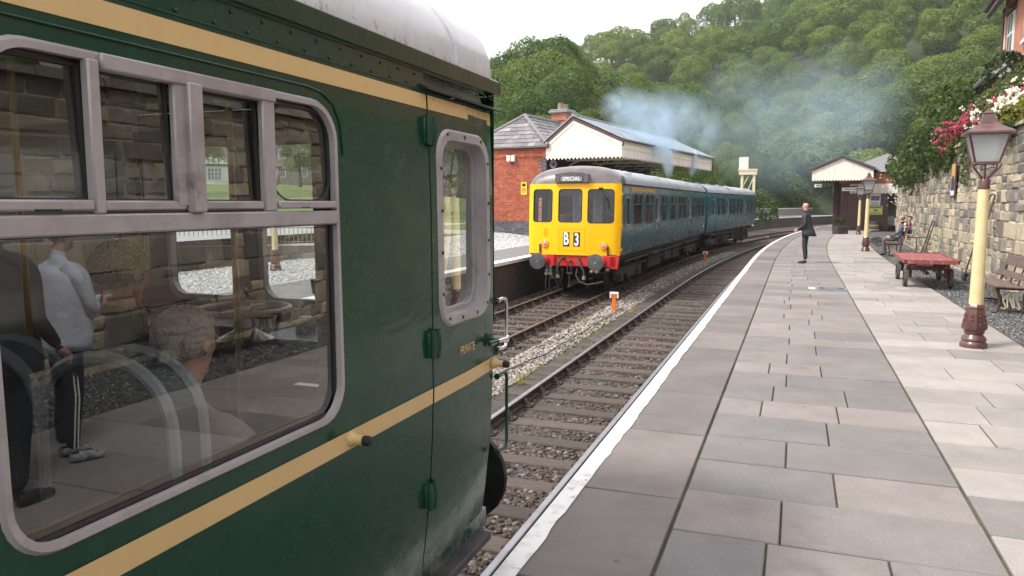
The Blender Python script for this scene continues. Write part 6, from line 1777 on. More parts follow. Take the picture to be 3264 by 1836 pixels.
barrow('sack_barrow', 'black steel sack barrow leaning on the wall beyond the trolley', 27.4, 1.2, .62, .3)
barrow('tall_sack_barrow', 'tall thin black barrow frame leaning behind the nearest lamp', 19.6, 1.95, .55, .42)

# ================================================================ small things on the ground
M_orange = mat('marker_orange', (.70, .17, .03), .5, (.55, .13, .03), 8)
M_whitep = mat('marker_white', (.75, .72, .68), .5)
def marker(label, s, o, h, z=-1.1):
    t = thing('marker_post', label, 'marker post', W(s, o, z), RZ(s), 'orange marker posts between the tracks')
    mb = MB(); mb.box(-.02, .02, -.055, .055, -.05, h - .1, ch=.006); mb.build('post', M_orange, t)
    mb = MB(); mb.box(-.028, .028, -.085, .085, h - .15, h - .02, 0, ch=.006); mb.box(-.034, .034, -.115, .115, h - .04, h + .01, 1, ch=.004); mb.box(-.032, .03, -.115, -.086, h - .15, h - .04, 1); mb.box(-.032, .03, .086, .115, h - .15, h - .04, 1); mb.build('head', [M_orange, M_whitep], t)
    return t
marker('nearest short orange marker post with white cap between the tracks', 19.6, -3.14, .52)
marker('middle orange marker post beside the blue train side', 37.8, -3.2, .52)
marker('farthest orange red marker post left of the bald man', 56.5, -2.75, .55)
M_cover = mat('cover_steel', (.22, .25, .29), .45, (.16, .18, .2), 10, (.4, .6), .5, 70, metal=.4)
cv = thing('inspection_cover', 'grey steel inspection cover set into the dark paving', 'cover', W(16.85, 1.98, .004), RZ(16.85))
mb = MB(); mb.box(-.30, .30, -.31, .27, -.01, .006, 0); 
for i in range(6): mb.box(-.25 + i * .09, -.2 + i * .09, -.26, .2, .006, .011, 0)
for y in (-.2, .16): mb.box(-.12, -.02, y - .05, y + .05, .011, .013, 1); mb.box(.06, .16, y - .05, y + .05, .011, .013, 1)
mb.build('lid', [M_cover, M_iron], cv); mb = MB(); mb.box(-.2, .2, .28, .42, -.01, .005); mb.build('pale_patch', mat('pale_patch', (.5, .42, .38), .8), cv)
# half barrel by the hut
M_barrel = mat('barrel_oak', (.28, .25, .19), .7, (.2, .17, .12), 6, stretch=(6, 6, .6)); M_hoop = mat('barrel_hoop', (.05, .045, .04), .5); M_hoop_c = mat('barrel_cream', (.62, .52, .28), .5)
br = thing('barrel', 'half barrel with dark hoops and cream bands against the brown hut', 'barrel', on_hut(-.5, .85, 0), 0)
mb = MB(); mb.lathe([(.44, 0), (.44, .05), (.40, .3), (.34, .56), (.33, .58), (.3, .58)], 20); mb.build('staves', M_barrel, br, 40)
for r, z, m in ((.445, .07, M_hoop_c), (.43, .16, M_hoop), (.40, .34, M_hoop_c), (.362, .5, M_hoop)):
    mb = MB(); mb.lathe([(r, z - .03), (r + .008, z), (r - .012, z + .035)], 20, cap=False); mb.build('hoop', m, br, 40)
# planter and pole at the far lamp
pl = thing('planter', 'dark planter trough with small leaves by the farthest lamp', 'planter', (18.9, 44.0, 0), .4)
mb = MB(); mb.box(-.4, .4, -.22, .22, 0, .42, ch=.02); mb.build('trough', M_iron, pl)
rb = np.random.default_rng(4)
V, F, pv = crown_arrays(61, 260, .07, R=.45, z0=.5, z1=1.15, lobes=6); link('leaves', nmesh('leaves', V * .8, F, M_bush, pv), pl)
# black hose in loops on the gravel
mb = MB(); pts = []; rr = random.Random(8)
for i in range(150):
    a = i * .21; s = 36.5 + 2.6 * math.cos(a) * (.55 + .45 * math.sin(i * .05)) + i * .03; o_ = 4.45 + .32 * math.sin(a) + .12 * math.sin(i * .31)
    pts.append(W(s, o_, .02 + .05 * abs(math.sin(i * .4))))
mb.tube(pts, .025, 6); tag(mb.build('black_hose', M_rubber, None, 60), 'black hose lying in loose loops on the gravel strip', 'hose')
# lineside cable over the ballast
mb = MB(); mb.tube([W(s, -3.0 - .25 * math.sin((s - 7) * .5) * (s < 13), -1.03 + .01 * math.sin(s * 5)) for s in srange(7.5, 20, .35)], .012, 6); tag(mb.build('lineside_cable', M_iron, None, 60), 'thin dark cable lying on the pale stone between the tracks', 'cable')

# ================================================================ white timber stage beyond the station
ws = thing('timber_stage', 'cream timber stage with a white boarded box beyond the canopy', 'timber stage', (19.05, 62, -.05), -.35)
ws.scale = (.5, .5, 1.02)
mb = MB(); mb.box(-1.5, 1.3, -.4, .4, 4.0, 4.32, ch=.01); mb.box(-1.6, 1.35, -.5, .5, 4.32, 4.45, ch=.01); mb.build('beam', M_cream_tim, ws)
for x in (-1.0, .85): mb = MB(); mb.box(x - .2, x + .2, -.2, .2, 0, 4.0); mb.build('post', M_cream_tim, ws)
mb = MB(); mb.tube([(-.1, 0, 2.7), (.85, 0, 3.9)], .07, 6); mb.tube([(-.05, 0, 3.9), (-1.0, 0, 2.9)], .07, 6); mb.build('brace', M_cream_tim, ws)
for i in range(8): mb = MB(); mb.pv = rr.random(); mb.box(-.62 + i * .18 - .9, -.62 + i * .18 - .725, -.3, -.27, 4.45, 5.35); mb.build('box_board', M_board, ws)
mb = MB(); mb.box(-1.5, -.1, -.27, .3, 4.45, 5.38); mb.build('box', M_board, ws)

# ================================================================ low walls and railings on the left
M_lowwall = mat('low_wall_stone', (.20, .18, .165), .9, (.27, .245, .22), 3, (.4, .65), .6, 12, .02, co='Position', dirt=(.12, .11, .1), dscale=6)
lw = thing('low_boundary_wall', 'long low grey wall behind the far platform under the bushes', 'wall', W(80, left_edge(80) - 4.6, 0))
lwi = Matrix.Translation(lw.location).inverted(); mb = MB(); cp = MB(); mb.M = cp.M = lwi
S_ = srange(58, 150, 2.5)
for s0, s1 in zip(S_[:-1], S_[1:]):
    oa, ob = left_edge(s0) - 4.6, left_edge(s1) - 4.6
    mb.hexa([W(s0, oa - .3, -.5), W(s1, ob - .3, -.5), W(s1, ob, -.5), W(s0, oa, -.5), W(s0, oa - .3, .98), W(s1, ob - .3, .98), W(s1, ob, .98), W(s0, oa, .98)])
    cp.hexa([W(s0, oa - .36, .98), W(s1, ob - .36, .98), W(s1, ob + .06, .98), W(s0, oa + .06, .98), W(s0, oa - .36, 1.08), W(s1, ob - .36, 1.08), W(s1, ob + .06, 1.08), W(s0, oa + .06, 1.08)])
o = mb.build('wall_face', M_lowwall, lw); flip_fix(o.data); o = cp.build('coping', M_cope_white, lw); flip_fix(o.data)
# railings on a low wall, seen through the railcar windows
FA, FB = Vector((-24.0, 19.5, .05)), Vector((-5.2, 23.6, .12))
rl_ = thing('railing_fence', 'grey iron railings on a low stone wall seen through the railcar windows', 'fence', FA, math.atan2(FB.y - FA.y, FB.x - FA.x))
FL = (FB - FA).length
mb = MB(); mb.box(0, FL, -.15, .15, -.3, .42); mb.build('stone_plinth', M_lowwall, rl_); mb = MB(); mb.box(0, FL, -.18, .18, .42, .47); mb.build('plinth_coping', M_cope_white, rl_)
x = .2; mb = MB()
while x < FL: mb.tube([(x, 0, .47), (x, 0, .98)], .012, 5); x += .13
o = mb.build('bars', M_lead, rl_); o['kind'] = 'stuff'
for z in (.54, .96): mb = MB(); mb.box(0, FL, -.02, .02, z - .015, z + .015); mb.build('rail', M_lead, rl_)
x = .3
while x < FL: mb = MB(); mb.lathe([(.04, .45), (.035, 1.02), (.05, 1.05), (.001, 1.1)], 8, (x, 0, 0)); mb.build('railing_post', M_lead, rl_); x += 2.3
g = MB(); g.add([(-70, 12, .16), (-24, 19.7, .18), (-5.2, 23.8, .2), (-1.0, 40, .3), (-40, 62, .9), (-90, 60, .9)], [(0, 1, 2, 3, 4, 5)]); tag(g.build('car_park', M_road), kind='structure')
g = MB(); g.grid([[(-90, 58, .85), (-60, 59, .85), (-36, 60.5, .85), (-1, 41, .25)], [(-90, 80, 3), (-60, 80, 3), (-30, 80, 2.6), (4, 60, .5)], [(-110, 125, 5.5), (-60, 125, 5.2), (-25, 125, 4.6), (5, 90, 1)]]); tag(g.build('garden_bank', mat('garden_grass', (.085, .13, .03), .9, (.12, .16, .04), .4, (.4, .6), .6, 3, .1, co='Position')), kind='structure')
# houses beyond
wh = thing('white_cottage', 'white half timbered house across the road seen through the railcar window', 'house', (-46, 118, 4.5), .25)
mb = MB(); mb.box(-4.5, 2.6, 0, 6, -1, 3.2); mb.build('wall', M_white_box, wh)
mb = MB(); mb.poly([(-2.2, -.3, 3.0), (2.9, -.3, 3.0), (.35, -.3, 5.4)], (0, 6, 0)); mb.poly([(-4.8, 1.5, 3.1), (-4.8, 6, 3.1), (-4.8, 4, 5.2)], (6, 0, 0)); mb.build('roof', M_slate, wh)
mb = MB(); mb.poly([(-1.9, -.34, 3.1), (2.6, -.34, 3.1), (.35, -.34, 5.1)], (0, .03, 0)); mb.build('gable', M_white_box, wh)
mb = MB()
for a in (-1.2, -.4, .35, 1.1, 1.9): mb.box(a - .06, a + .06, -.38, -.345, 3.1, 5.0 - abs(a - .35) * .86)
mb.box(-1.9, 2.6, -.38, -.345, 3.05, 3.2); mb.build('gable_timbers', M_black, wh)
for x, w in ((-.6, 2.0), (-3.9, 1.2), (-2.6, .6)):
    mb = MB(); mb.box(x, x + w, -.06, 0, .8, 2.6, 0)
    for i in range(4):
        for j in range(3): mb.box(x + w * (i + .12) / 4, x + w * (i + .88) / 4, -.065, -.06, .88 + j * .58, 1.38 + j * .58, 1)
    mb.build('window', [M_white_box, M_hglass], wh)
gh = thing('grey_house', 'grey stone house with white windows far beyond the road', 'house', (-33, 128, 5.0), .2)
mb = MB(); mb.box(-7, 7, 0, 8, -1, 6.5); mb.build('wall', M_lowwall, gh); mb = MB(); mb.poly([(-7.4, -.4, 6.4), (-7.4, 8.4, 6.4), (-7.4, 4, 10)], (14.8, 0, 0)); mb.build('roof', M_slate, gh)
for x in (-5.5, -2, 1.5, 4.6):
    for z in (1, 4): mb = MB(); mb.box(x, x + 1.1, -.05, 0, z, z + 1.6, 0); mb.box(x + .12, x + .98, -.055, -.05, z + .1, z + 1.5, 1); mb.build('window', [M_white_box, M_hglass], gh)
lt = ['pale spring green tree beside the white cottage', 'tall tree right of the grey house', 'leafy tree behind the far platform railings', 'rounded tree behind the car park', 'tree left of the white cottage', 'big tree at the edge of the road', 'green tree on the garden bank', 'tree between the cottage and the grey house', 'dark tree closing the view down the road', 'slender tree near the railing end']
for k, (x, y, h) in enumerate(((-52, 104, 9), (-22, 112, 12), (-12, 62, 8), (-34, 84, 7.5), (-62, 108, 13), (-50, 66, 11), (-27, 98, 7), (-39.5, 132, 15), (-80, 96, 14), (-5.5, 60, 9))):
    tree('garden_tree', lt[k], 'tree', x, y, 1.5 if y < 80 else 4, h, ME_NEAR[k % 5], 1.2, None, k, k)

# ================================================================ plants
BU = [crown_arrays(400 + i, 1500, .032, R=.5, z0=-.05, z1=.95, lobes=12) for i in range(4)]
def bush_me(i, m): return nmesh('foliage', BU[i][0], BU[i][1], m, BU[i][2])
ME_BU = {m.name: [bush_me(i, m) for i in range(4)] for m in (M_bush, M_bush_dark, M_golden)}
def bush(name, label, P, size, m, k, zs=1.0, cat='bush', group=None):
    o = link(name, ME_BU[m.name][k % 4], None, P, k * 1.3); o.scale = (size, size, size * zs); return tag(o, label, cat, group)
rb_ = random.Random(17)
# hedge bank behind the far platform
for k in range(46):
    s = 62 + k * 1.6 + rb_.uniform(-.6, .6); row = k % 3; o_ = left_edge(s) - 6.4 - row * 2.6 + rb_.uniform(-.6, .6)
    bush('bank_bush', 'leafy green bush on the bank behind the far low wall', W(s, o_, .1 + row * 1.5), rb_.uniform(3.4, 5.2), M_bush, k, rb_.uniform(.62, .9), 'bush', 'bushes on the bank behind the far wall')
bush('platform_end_bush', 'bright green bush at the rear end of the blue train', (21.5, 66, 0), 3.4, M_bush, 2, .9)
# shrubs spilling over the retaining wall
SH = [(26.5, 5.75, 3.2, 2.0, .9, 'dark shrub directly above the amber wall poster'), (29.5, 5.6, 3.0, 2.3, .9, 'dense shrub overhanging the wall above the seated man'), (32.5, 5.55, 2.75, 2.5, 1.0, 'rounded shrub hanging over the wall past the sack barrow'), (35.6, 5.7, 2.7, 2.5, 1.0, 'sprawling shrub over the wall near the second lamp'),
      (38.6, 5.9, 2.5, 2.6, 1.0, 'big olive shrub hiding the wall end by the hut roof'), (44.5, 6.6, 2.4, 2.4, 1.0, 'shrub beside the red brick band of the hut'), (34, 6.9, 4.0, 3.0, 1.15, 'grey green tall shrub behind the wall shrubs'), (29, 7.4, 4.2, 2.6, 1.2, 'tall shrub behind the red valerian'), (38, 8.0, 4.0, 3.0, 1.2, 'tall bushy shrub above the wall toward the far gable'), (24.2, 6.6, 3.9, 1.8, .9, 'shrub among the white valerian'),
      (21.6, 6.1, 3.9, 1.5, .9, 'leafy shrub behind the nearest lantern'), (25.2, 7.4, 4.5, 2.0, .9, 'green shrub in front of the brick house'), (30, 9.3, 4.8, 3.0, 1.2, 'ivy clad shrub left of the brick house corner'), (27.4, 8.6, 4.6, 2.2, 1.15, 'shrub against the brick house bay'), (22.6, 6.8, 4.1, 1.6, .9, 'bushy green shrub at the right edge above the wall')]
for k, (s, o_, z, sz, zs, lab) in enumerate(SH): bush('wall_shrub', lab, W(s, o_, z - .25 * sz), sz, M_bush_dark if k % 3 else M_bush, k, zs, 'shrub')
for k, (s, o_, z) in enumerate(((19.6, 5.75, 3.3), (18.5, 5.75, 3.35))): bush('golden_shrub', ['golden leaved shrub on the wall top behind the nearest lantern', 'golden leaved shrub at the right edge of the wall top'][k], W(s, o_, z), .9, M_golden, k, .8, 'shrub')
# valerian: stems, leaves and domed flower heads
def valerian(m, seed, n=16):
    r = random.Random(seed); st = MB(); hd = MB()
    for i in range(n):
        a = r.uniform(0, 6.28); d = r.uniform(.02, .38); h = r.uniform(.45, .85); x, y = d * math.cos(a), d * math.sin(a)
        st.tube([(x * .3, y * .3, 0), (x * .8, y * .8, h * .6), (x, y, h)], .008, 4)
        for q in range(5):
            t = r.uniform(.1, .8); b = r.uniform(0, 6.28); px, py, pz = x * t, y * t, h * t; l = r.uniform(.08, .14)
            st.pv = r.random(); st.add([(px, py, pz), (px + l * .5 * math.cos(b) + .03 * math.sin(b), py + l * .5 * math.sin(b) - .03 * math.cos(b), pz + .03), (px + l * math.cos(b), py + l * math.sin(b), pz + .02), (px + l * .5 * math.cos(b) - .03 * math.sin(b), py + l * .5 * math.sin(b) + .03 * math.cos(b), pz + .03)], [(0, 1, 2, 3)])
        for q in range(8):
            hd.pv = r.random(); hd.ball((x + r.uniform(-.05, .05), y + r.uniform(-.05, .05), h + r.uniform(-.03, .05)), r.uniform(.022, .038), 5, 3)
    return st.mesh('stems', M_ivy), hd.mesh('flower_heads', m)
VAL = {'w': [valerian(M_fl_white, i) for i in range(3)], 'r': [valerian(M_fl_red, 10 + i) for i in range(3)]}
vlist = []
for k in range(96):
    s = 19.8 + 9.5 * rb_.random(); o_ = 5.6 + rb_.random() ** 1.2 * 1.7
    red = (24.5 < s < 27.5 and o_ < 6.2 and rb_.random() < .8) or rb_.random() < .18
    vlist.append((s, o_, red))
vlist += [(s, 5.42 - .1 * (i % 2), True) for i, s in enumerate((24.8, 25.3, 25.8, 26.3, 25.1, 25.6, 26.8))]
for k, (s, o_, red) in enumerate(vlist):
    st, hd = VAL['r' if red else 'w'][k % 3]
    z = ip(o_, [(5.3, 2.95), (5.5, 3.25), (5.87, 3.3), (6.3, 3.85), (7.6, 4.4)]) - (.35 if k > 99 else 0)
    t = link('valerian', None, None, W(s, o_, z), k); sc_ = rb_.uniform(.8, 1.15); t.scale = (sc_, sc_, sc_)
    tag(t, 'red valerian plant flowering on top of the stone wall' if red else 'white valerian plant flowering on top of the stone wall', 'flower', 'red valerian on the wall' if red else 'white valerian on the wall')
    link('stems', st, t); link('flower_heads', hd, t)['kind'] = 'stuff'
# white elder blossom over the wall end
t = link('elder_blossom', None, None, W(41, 5.7, 2.6), 0); tag(t, 'pale blossoming elder hanging over the wall by the hut', 'shrub')
mb = MB()
for i in range(520): mb.pv = rb_.random(); a = rb_.random(); mb.ball((rb_.gauss(0, .38), rb_.gauss(0, .35), rb_.uniform(-1.0, 1.1)), rb_.uniform(.022, .05), 5, 3, sc=(1, 1, .6))
link('blossom', mb.mesh('blossom', M_fl_white), t)
link('foliage', bush_me(1, M_bush), t).scale = (2.2, 2.0, 2.6)
# ivy trailing down the wall
rv_ = np.random.default_rng(12); P = []; N = []
for s0, w_, zl in ((22.6, .9, 2.15), (24.9, .6, 2.6), (21.2, .5, 2.75), (27.6, 1.2, 2.55), (31, 1.6, 2.45), (35, 2.0, 2.35), (18.6, .5, 2.95)):
    for i in range(int(420 * w_)):
        s = s0 + rv_.normal(0, w_ * .4); z = 3.4 - (3.4 - zl) * rv_.random() ** 1.5 * math.exp(-((s - s0) / w_) ** 2)
        P.append(W(s, WALL_O - .1 - .12 * rv_.random(), z)); h = heading(s); N.append((-math.cos(h), math.sin(h), .35))
N = np.array(N); V, F = cards(rv_, np.array(P), N / np.linalg.norm(N, axis=1, keepdims=True), .055, .35)
tag(link('wall_ivy', nmesh('wall_ivy', V, F, M_ivy, rv_.random(len(F)))), kind='stuff')
# creeper on the house corner
P = []; N = []
for i in range(900): P.append(Vector(on := (HO + Matrix.Rotation(HRZ, 3, 'Z') @ Vector((rv_.uniform(-4, .3), 1.2 + .1 * rv_.random() if rv_.random() < .5 else .2, rv_.uniform(-1, 1) + 2.2 * rv_.random() ** 2))))); N.append((-.9, -.3, .3))
N = np.array(N); V, F = cards(rv_, np.array([tuple(p) for p in P]), N / np.linalg.norm(N, axis=1, keepdims=True), .09, .5)
tag(link('house_ivy', nmesh('house_ivy', V, F, M_ivy, rv_.random(len(F)))), kind='stuff')
# weeds along the ballast and platform joints
P = []
for i in range(60):
    s, o_ = rb_.uniform(6, 22), rb_.choice([-2.8, -2.75, -3.4, -.4])
    x, y, z = W(s, o_ + rb_.uniform(-.1, .1), -1.08)
    for q in range(14): P.append((x + rb_.gauss(0, .035), y + rb_.gauss(0, .035), z + rb_.uniform(0, .05)))
N = rv_.normal(0, 1, (len(P), 3)); N[:, 2] = abs(N[:, 2]) + .5
V, F = cards(rv_, np.array(P), N / np.linalg.norm(N, axis=1, keepdims=True), .02, .5)
tag(link('trackside_weeds', nmesh('trackside_weeds', V, F, M_golden, rv_.random(len(F)))), kind='stuff')
# pots on the wall mirrored in the railcar window
pt = thing('acer_pot', 'grey square pot with a red acer mirrored in the end pane', 'plant pot', W(6.2, WALL_O + .3, 3.38), RZ(6))
mb = MB(); mb.hexa([(-.2, -.2, 0), (.2, -.2, 0), (.2, .2, 0), (-.2, .2, 0), (-.28, -.28, .45), (.28, -.28, .45), (.28, .28, .45), (-.28, .28, .45)]); mb.build('pot', M_board, pt)
V, F, pv = crown_arrays(71, 500, .05, R=.7, z0=.4, z1=1.3, lobes=8); link('leaves', nmesh('leaves', V, F, mat('acer_red', (.28, .02, .04), .6, (.16, .015, .03), 6), pv), pt)
bk = thing('wicker_basket', 'round wicker basket mirrored in the railcar window', 'basket', W(4.4, WALL_O + .3, 3.38), 0)
mb = MB(); mb.lathe([(.2, 0), (.27, .3), (.29, .32), (.25, .3), (.18, .05)], 18); mb.build('basket', mat('wicker', (.3, .19, .09), .8, (.2, .12, .05), 30), bk, 30)
# ================================================================ people
def skin_body(name, chains, mats, parent=None):
    """chains: list of (points [(x,y,z,r)], links to earlier chain points, material per segment). Grown with a skin surface."""
    me = bpy.data.meshes.new(name); vs = []; es = []; rad = []; roots = []; segs = []
    keys = {}
    for ci, (pts, start, mk) in enumerate(chains):
        prev = keys[start] if start is not None else None
        for i, p in enumerate(pts):
            key = p[4] if len(p) > 4 else None
            k = len(vs); vs.append(p[:3]); rad.append(p[3])
            if key: keys[key] = k
            if prev is None: roots.append(k)
            else: es.append((prev, k)); segs.append((vs[prev], p[:3], (sum(rad[prev]) / 2 if isinstance(rad[prev], tuple) else rad[prev]) / 2 + (sum(p[3]) / 2 if isinstance(p[3], tuple) else p[3]) / 2, mk))
            prev = k
    me.from_pydata(vs, es, [])
    o = bpy.data.objects.new(name, me); C.objects.link(o)
    m = o.modifiers.new('skin', 'SKIN'); m.use_smooth_shade = True; m.branch_smoothing = .6
    lay = me.skin_vertices[0].data
    for i, r in enumerate(rad):
        rr = r if isinstance(r, tuple) else (r, r)
        lay[i].radius = rr; lay[i].use_root = i in roots
    s = o.modifiers.new('sub', 'SUBSURF'); s.levels = 2; s.render_levels = 2
    dg = bpy.context.evaluated_depsgraph_get(); dg.update()
    new = bpy.data.meshes.new_from_object(o.evaluated_get(dg))
    C.objects.unlink(o); bpy.data.objects.remove(o)
    new.materials.clear()
    for mm in mats: new.materials.append(mm)
    A = np.array([s[0] for s in segs]); B = np.array([s[1] for s in segs]); K = [s[3] for s in segs]
    R = np.array([s[2] for s in segs], dtype=float)
    D = B - A; L2 = (D * D).sum(1) + 1e-9
    for p in new.polygons:
        c = np.array(p.center); t = np.clip(((c - A) * D).sum(1) / L2, 0, 1); d = np.linalg.norm(A + D * t[:, None] - c, axis=1) - R * .55
        p.material_index = K[int(d.argmin())]; p.use_smooth = True
    return link('body', new, parent)
M_skin = mat('skin', (.50, .27, .20), .55, (.56, .32, .25), 9)
M_skin2 = mat('skin_child', (.60, .36, .29), .55)
M_navy = mat('navy_cloth', (.016, .019, .032), .85, (.022, .026, .042), 14, bump=.3, bscale=60)
M_jacket = mat('dark_jacket', (.020, .022, .030), .7, (.032, .034, .045), 5, (.4, .6), .5, 9, .02)
M_trouser = mat('dark_trousers', (.016, .018, .026), .8, (.026, .028, .036), 6, bump=.4, bscale=8, bdist=.02)
M_grey_tr = mat('grey_trousers', (.085, .08, .085), .85, (.12, .115, .115), 7, bump=.4, bscale=9, bdist=.02)
M_denim_sh = mat('blue_jumper', (.05, .065, .11), .85, (.075, .09, .14), 8, bump=.4, bscale=9, bdist=.02)
M_shirt = mat('pale_shirt', (.55, .62, .75), .8, (.48, .55, .68), 8, bump=.3, bscale=9, bdist=.02)
M_whitecoat = mat('white_top', (.70, .74, .82), .75, (.58, .63, .74), 5, (.4, .6), .8, 7, .03)
M_shoe = mat('black_shoe', (.012, .011, .012), .35)
M_trainer = mat('trainer', (.45, .46, .5), .5, (.1, .1, .13), 22)
M_pink = mat('pink_top', (.62, .33, .42), .8, (.7, .42, .5), 8)
M_shorts = mat('blue_shorts', (.05, .09, .17), .8)
M_hair_grey = mat('grey_hair', (.20, .19, .185), .7, (.32, .31, .30), 30)
M_hair_white = mat('white_hair', (.52, .49, .47), .9, (.42, .39, .37), 30)
M_hair_brown = mat('brown_hair', (.09, .05, .028), .7, (.14, .08, .04), 30)
M_eye = mat('eye', (.02, .015, .012), .2)
def hand(chains, wrist, fwd, side, up, mk, sc=1.0, curl=.5):
    """palm and five fingers from the wrist; fwd along the fingers, side towards the thumb"""
    w = Vector(wrist); f = Vector(fwd).normalized(); s = Vector(side).normalized(); n = f.cross(s).normalized() * up
    def P(a, b, c): v = w + f * a * sc + s * b * sc + n * c * sc; return (v.x, v.y, v.z)
    for b, l in ((.028, .070), (.010, .080), (-.010, .075), (-.028, .058)):
        chains.append(([(*P(.045, b * .8, 0), .011 * sc), (*P(.085, b, .0), .0095 * sc), (*P(.085 + l * .5, b * 1.05, -.02 * curl * 1.5), .0088 * sc), (*P(.085 + l * .8, b * 1.05, -.05 * curl * 1.5), .0075 * sc)], None, mk))
    chains.append(([(*P(.02, .018, 0), .012 * sc), (*P(.045, .045, -.012), .0105 * sc), (*P(.075, .058, -.025), .0085 * sc)], None, mk))
def add_head(chains, neck, c, look, mk, mh, sc=1.0, start='neck'):
    """neck and head with jaw, nose and ears"""
    c = Vector(c); l = Vector(look).normalized(); up = Vector((0, 0, 1)); sd = l.cross(up).normalized()
    up = sd.cross(l).normalized()
    def P(a, b, z): v = c + l * a * sc + sd * b * sc + up * z * sc; return (v.x, v.y, v.z)
    chains.append(([(*P(-.01, 0, -.10), .052 * sc), (*P(.015, 0, -.045), (.066 * sc, .068 * sc)), (*P(.006, 0, .02), (.078 * sc, .092 * sc), 'skull'), (*P(-.012, 0, .065), (.070 * sc, .085 * sc)), (*P(-.015, 0, .098), (.035 * sc, .045 * sc))], start, mk))
    chains.append(([(*P(.05, 0, -.075), .034 * sc), (*P(.078, 0, -.088), .022 * sc)], None, mk))
    chains.append(([(*P(.080, 0, .015), .012 * sc), (*P(.105, 0, -.022), .0155 * sc), (*P(.085, 0, -.035), .010 * sc)], None, mk))
    for s in (-1, 1): chains.append(([(*P(-.005, s * .070, .012), .012 * sc), (*P(-.022, s * .090, .016), .016 * sc), (*P(-.015, s * .082, -.018), .012 * sc)], None, mk))
    return P
def face(parent, P, sc):
    for s in (-1, 1):
        mb = MB(); mb.ball(P(.082, s * .030, .018), .0095 * sc, 8, 5); mb.build('eye', M_eye, parent, 60)
    mb = MB(); mb.tube([P(.088, -.022, -.056), P(.096, 0, -.054), P(.088, .022, -.056)], .005 * sc, 5); mb.build('mouth', mat('lips', (.36, .13, .11), .5), parent, 60)
def hair_cap(parent, P, m, seed, top=True, size=.012, n=900, low=-.05, front=.03):
    r = np.random.default_rng(seed); pts = []; N = []
    while len(pts) < n:
        v = r.normal(0, 1, 3); v /= np.linalg.norm(v)
        z = .03 + v[2] * .085
        if v[0] > .35 and z < front + .03: continue
        if z < low or (not top and z > .055): continue
        p = P(-.012 + v[0] * .098, v[1] * .084, z); pts.append(p); q = Vector(P(v[0], v[1], v[2])) - Vector(P(0, 0, 0)); N.append(tuple(q.normalized()))
    V, F = cards(r, np.array(pts), np.array(N), size, .55)
    o = link('hair', nmesh('hair', V, F, m, r.random(len(F))), parent); return o
def stand_chains(arms, top, leg, shoe, skin, hh=1.0, lean=0.0, stance=.095, build=1.0):
    c = []
    b = build
    c.append(([(0, .0, .93, (.135 * b, .10 * b), 'pelvis'), (0, .01, 1.10, (.135 * b, .115 * b), 'waist'), (0, .015, 1.28, (.155 * b, .12 * b), 'chest'), (0, 0, 1.42, (.14 * b, .095 * b), 'upper'), (0, -.005, 1.50, .06, 'neck')], None, top))
    for s in (-1, 1):
        c.append(([(s * .085, 0, .86, .092 * b), (s * stance, .015, .5, .066), (s * stance, -.01, .30, .058), (s * stance, -.02, .10, .045)], 'pelvis', leg))
        c.append(([(s * stance, -.055, .045, .042), (s * (stance + .012), .05, .042, .044), (s * (stance + .022), .15, .032, (.042, .028)), (s * (stance + .024), .19, .028, (.03, .02))], None, shoe))
        sh, el, wr = arms[0 if s < 0 else 1]
        c.append(([(s * .165, 0, 1.435, .068), (*sh, .058), (*el, .047), (*[(el[i] + wr[i]) / 2 for i in range(3)], .043), (*wr, .031)], 'upper', top))
        f = Vector(wr) - Vector(el); c.append(([(*wr, .030), (*(Vector(wr) + f.normalized() * .05), (.036, .022)), (*(Vector(wr) + f.normalized() * .085), (.036, .018))], None, skin))
    return c
def coat(parent, secs, m, gap=.5, name='jacket', back_open=0):
    """an open coat: rings of (z, half width, half depth, y offset), open at the front by gap radians"""
    mb = MB(); rows = []; n = 30
    for (z, w, d, y) in secs:
        row = []
        for i in range(n + 1):
            a = PI / 2 + gap + (2 * PI - 2 * gap) * i / n
            f = 1 + .05 * math.sin(5 * a + z * 8) * (1.0 if z < 1.2 else .25)
            row.append((w * math.cos(a) * f, y + d * math.sin(a) * f, z))
        rows.append(row)
    mb.grid(rows); o = mb.build(name, m, parent, 60)
    md = o.modifiers.new('thick', 'SOLIDIFY'); md.thickness = .012; md.offset = 1
    return o
# --- the bald man on the platform, facing the track
man = thing('person', 'bald man in a dark jacket and trousers standing on the platform looking left', 'person', (8.60, 22.36, .0), math.radians(62))
arms = (((-.235, .01, 1.40), (-.27, .0, 1.12), (-.16, .2, .98)), ((.235, .01, 1.40), (.27, .0, 1.12), (.16, .2, .98)))
ch = stand_chains(arms, 1, 2, 3, 0, build=1.06)
for s in (-1, 1): hand(ch, (s * .15, .215, .97), (-s * .5, .8, -.25), (0, .3, 1), s, 0)
Pm = add_head(ch, None, (0, .03, 1.655), (.05, 1, -.05), 0, 0)
body = skin_body('body', ch, [M_skin, M_jacket, M_trouser, M_shoe, M_shirt], man); face(body, Pm, 1)
coat(man, [(1.47, .12, .10, 0), (1.435, .20, .115, 0), (1.36, .225, .135, 0), (1.2, .215, .15, -.01), (1.05, .22, .165, -.03), (.92, .235, .19, -.06), (.80, .25, .215, -.09)], M_jacket, .55)
mb = MB(); mb.grid([[(x, .118 - .9 * x * x + .02 * (z < 1.2), z) for x in (-.12, -.08, -.04, 0, .04, .08, .12)] for z in (1.47, 1.4, 1.3, 1.2, 1.1, 1.0)]); o = mb.build('shirt_front', M_shirt, man, 60)
mb = MB(); mb.tube([(.075 * math.cos(a), -.005 + .07 * math.sin(a), 1.515 + .018 * math.sin(a + PI)) for a in [PI * .65 + 1.7 * PI * i / 16 for i in range(17)]], .024, 8); mb.build('collar', M_jacket, man, 60)
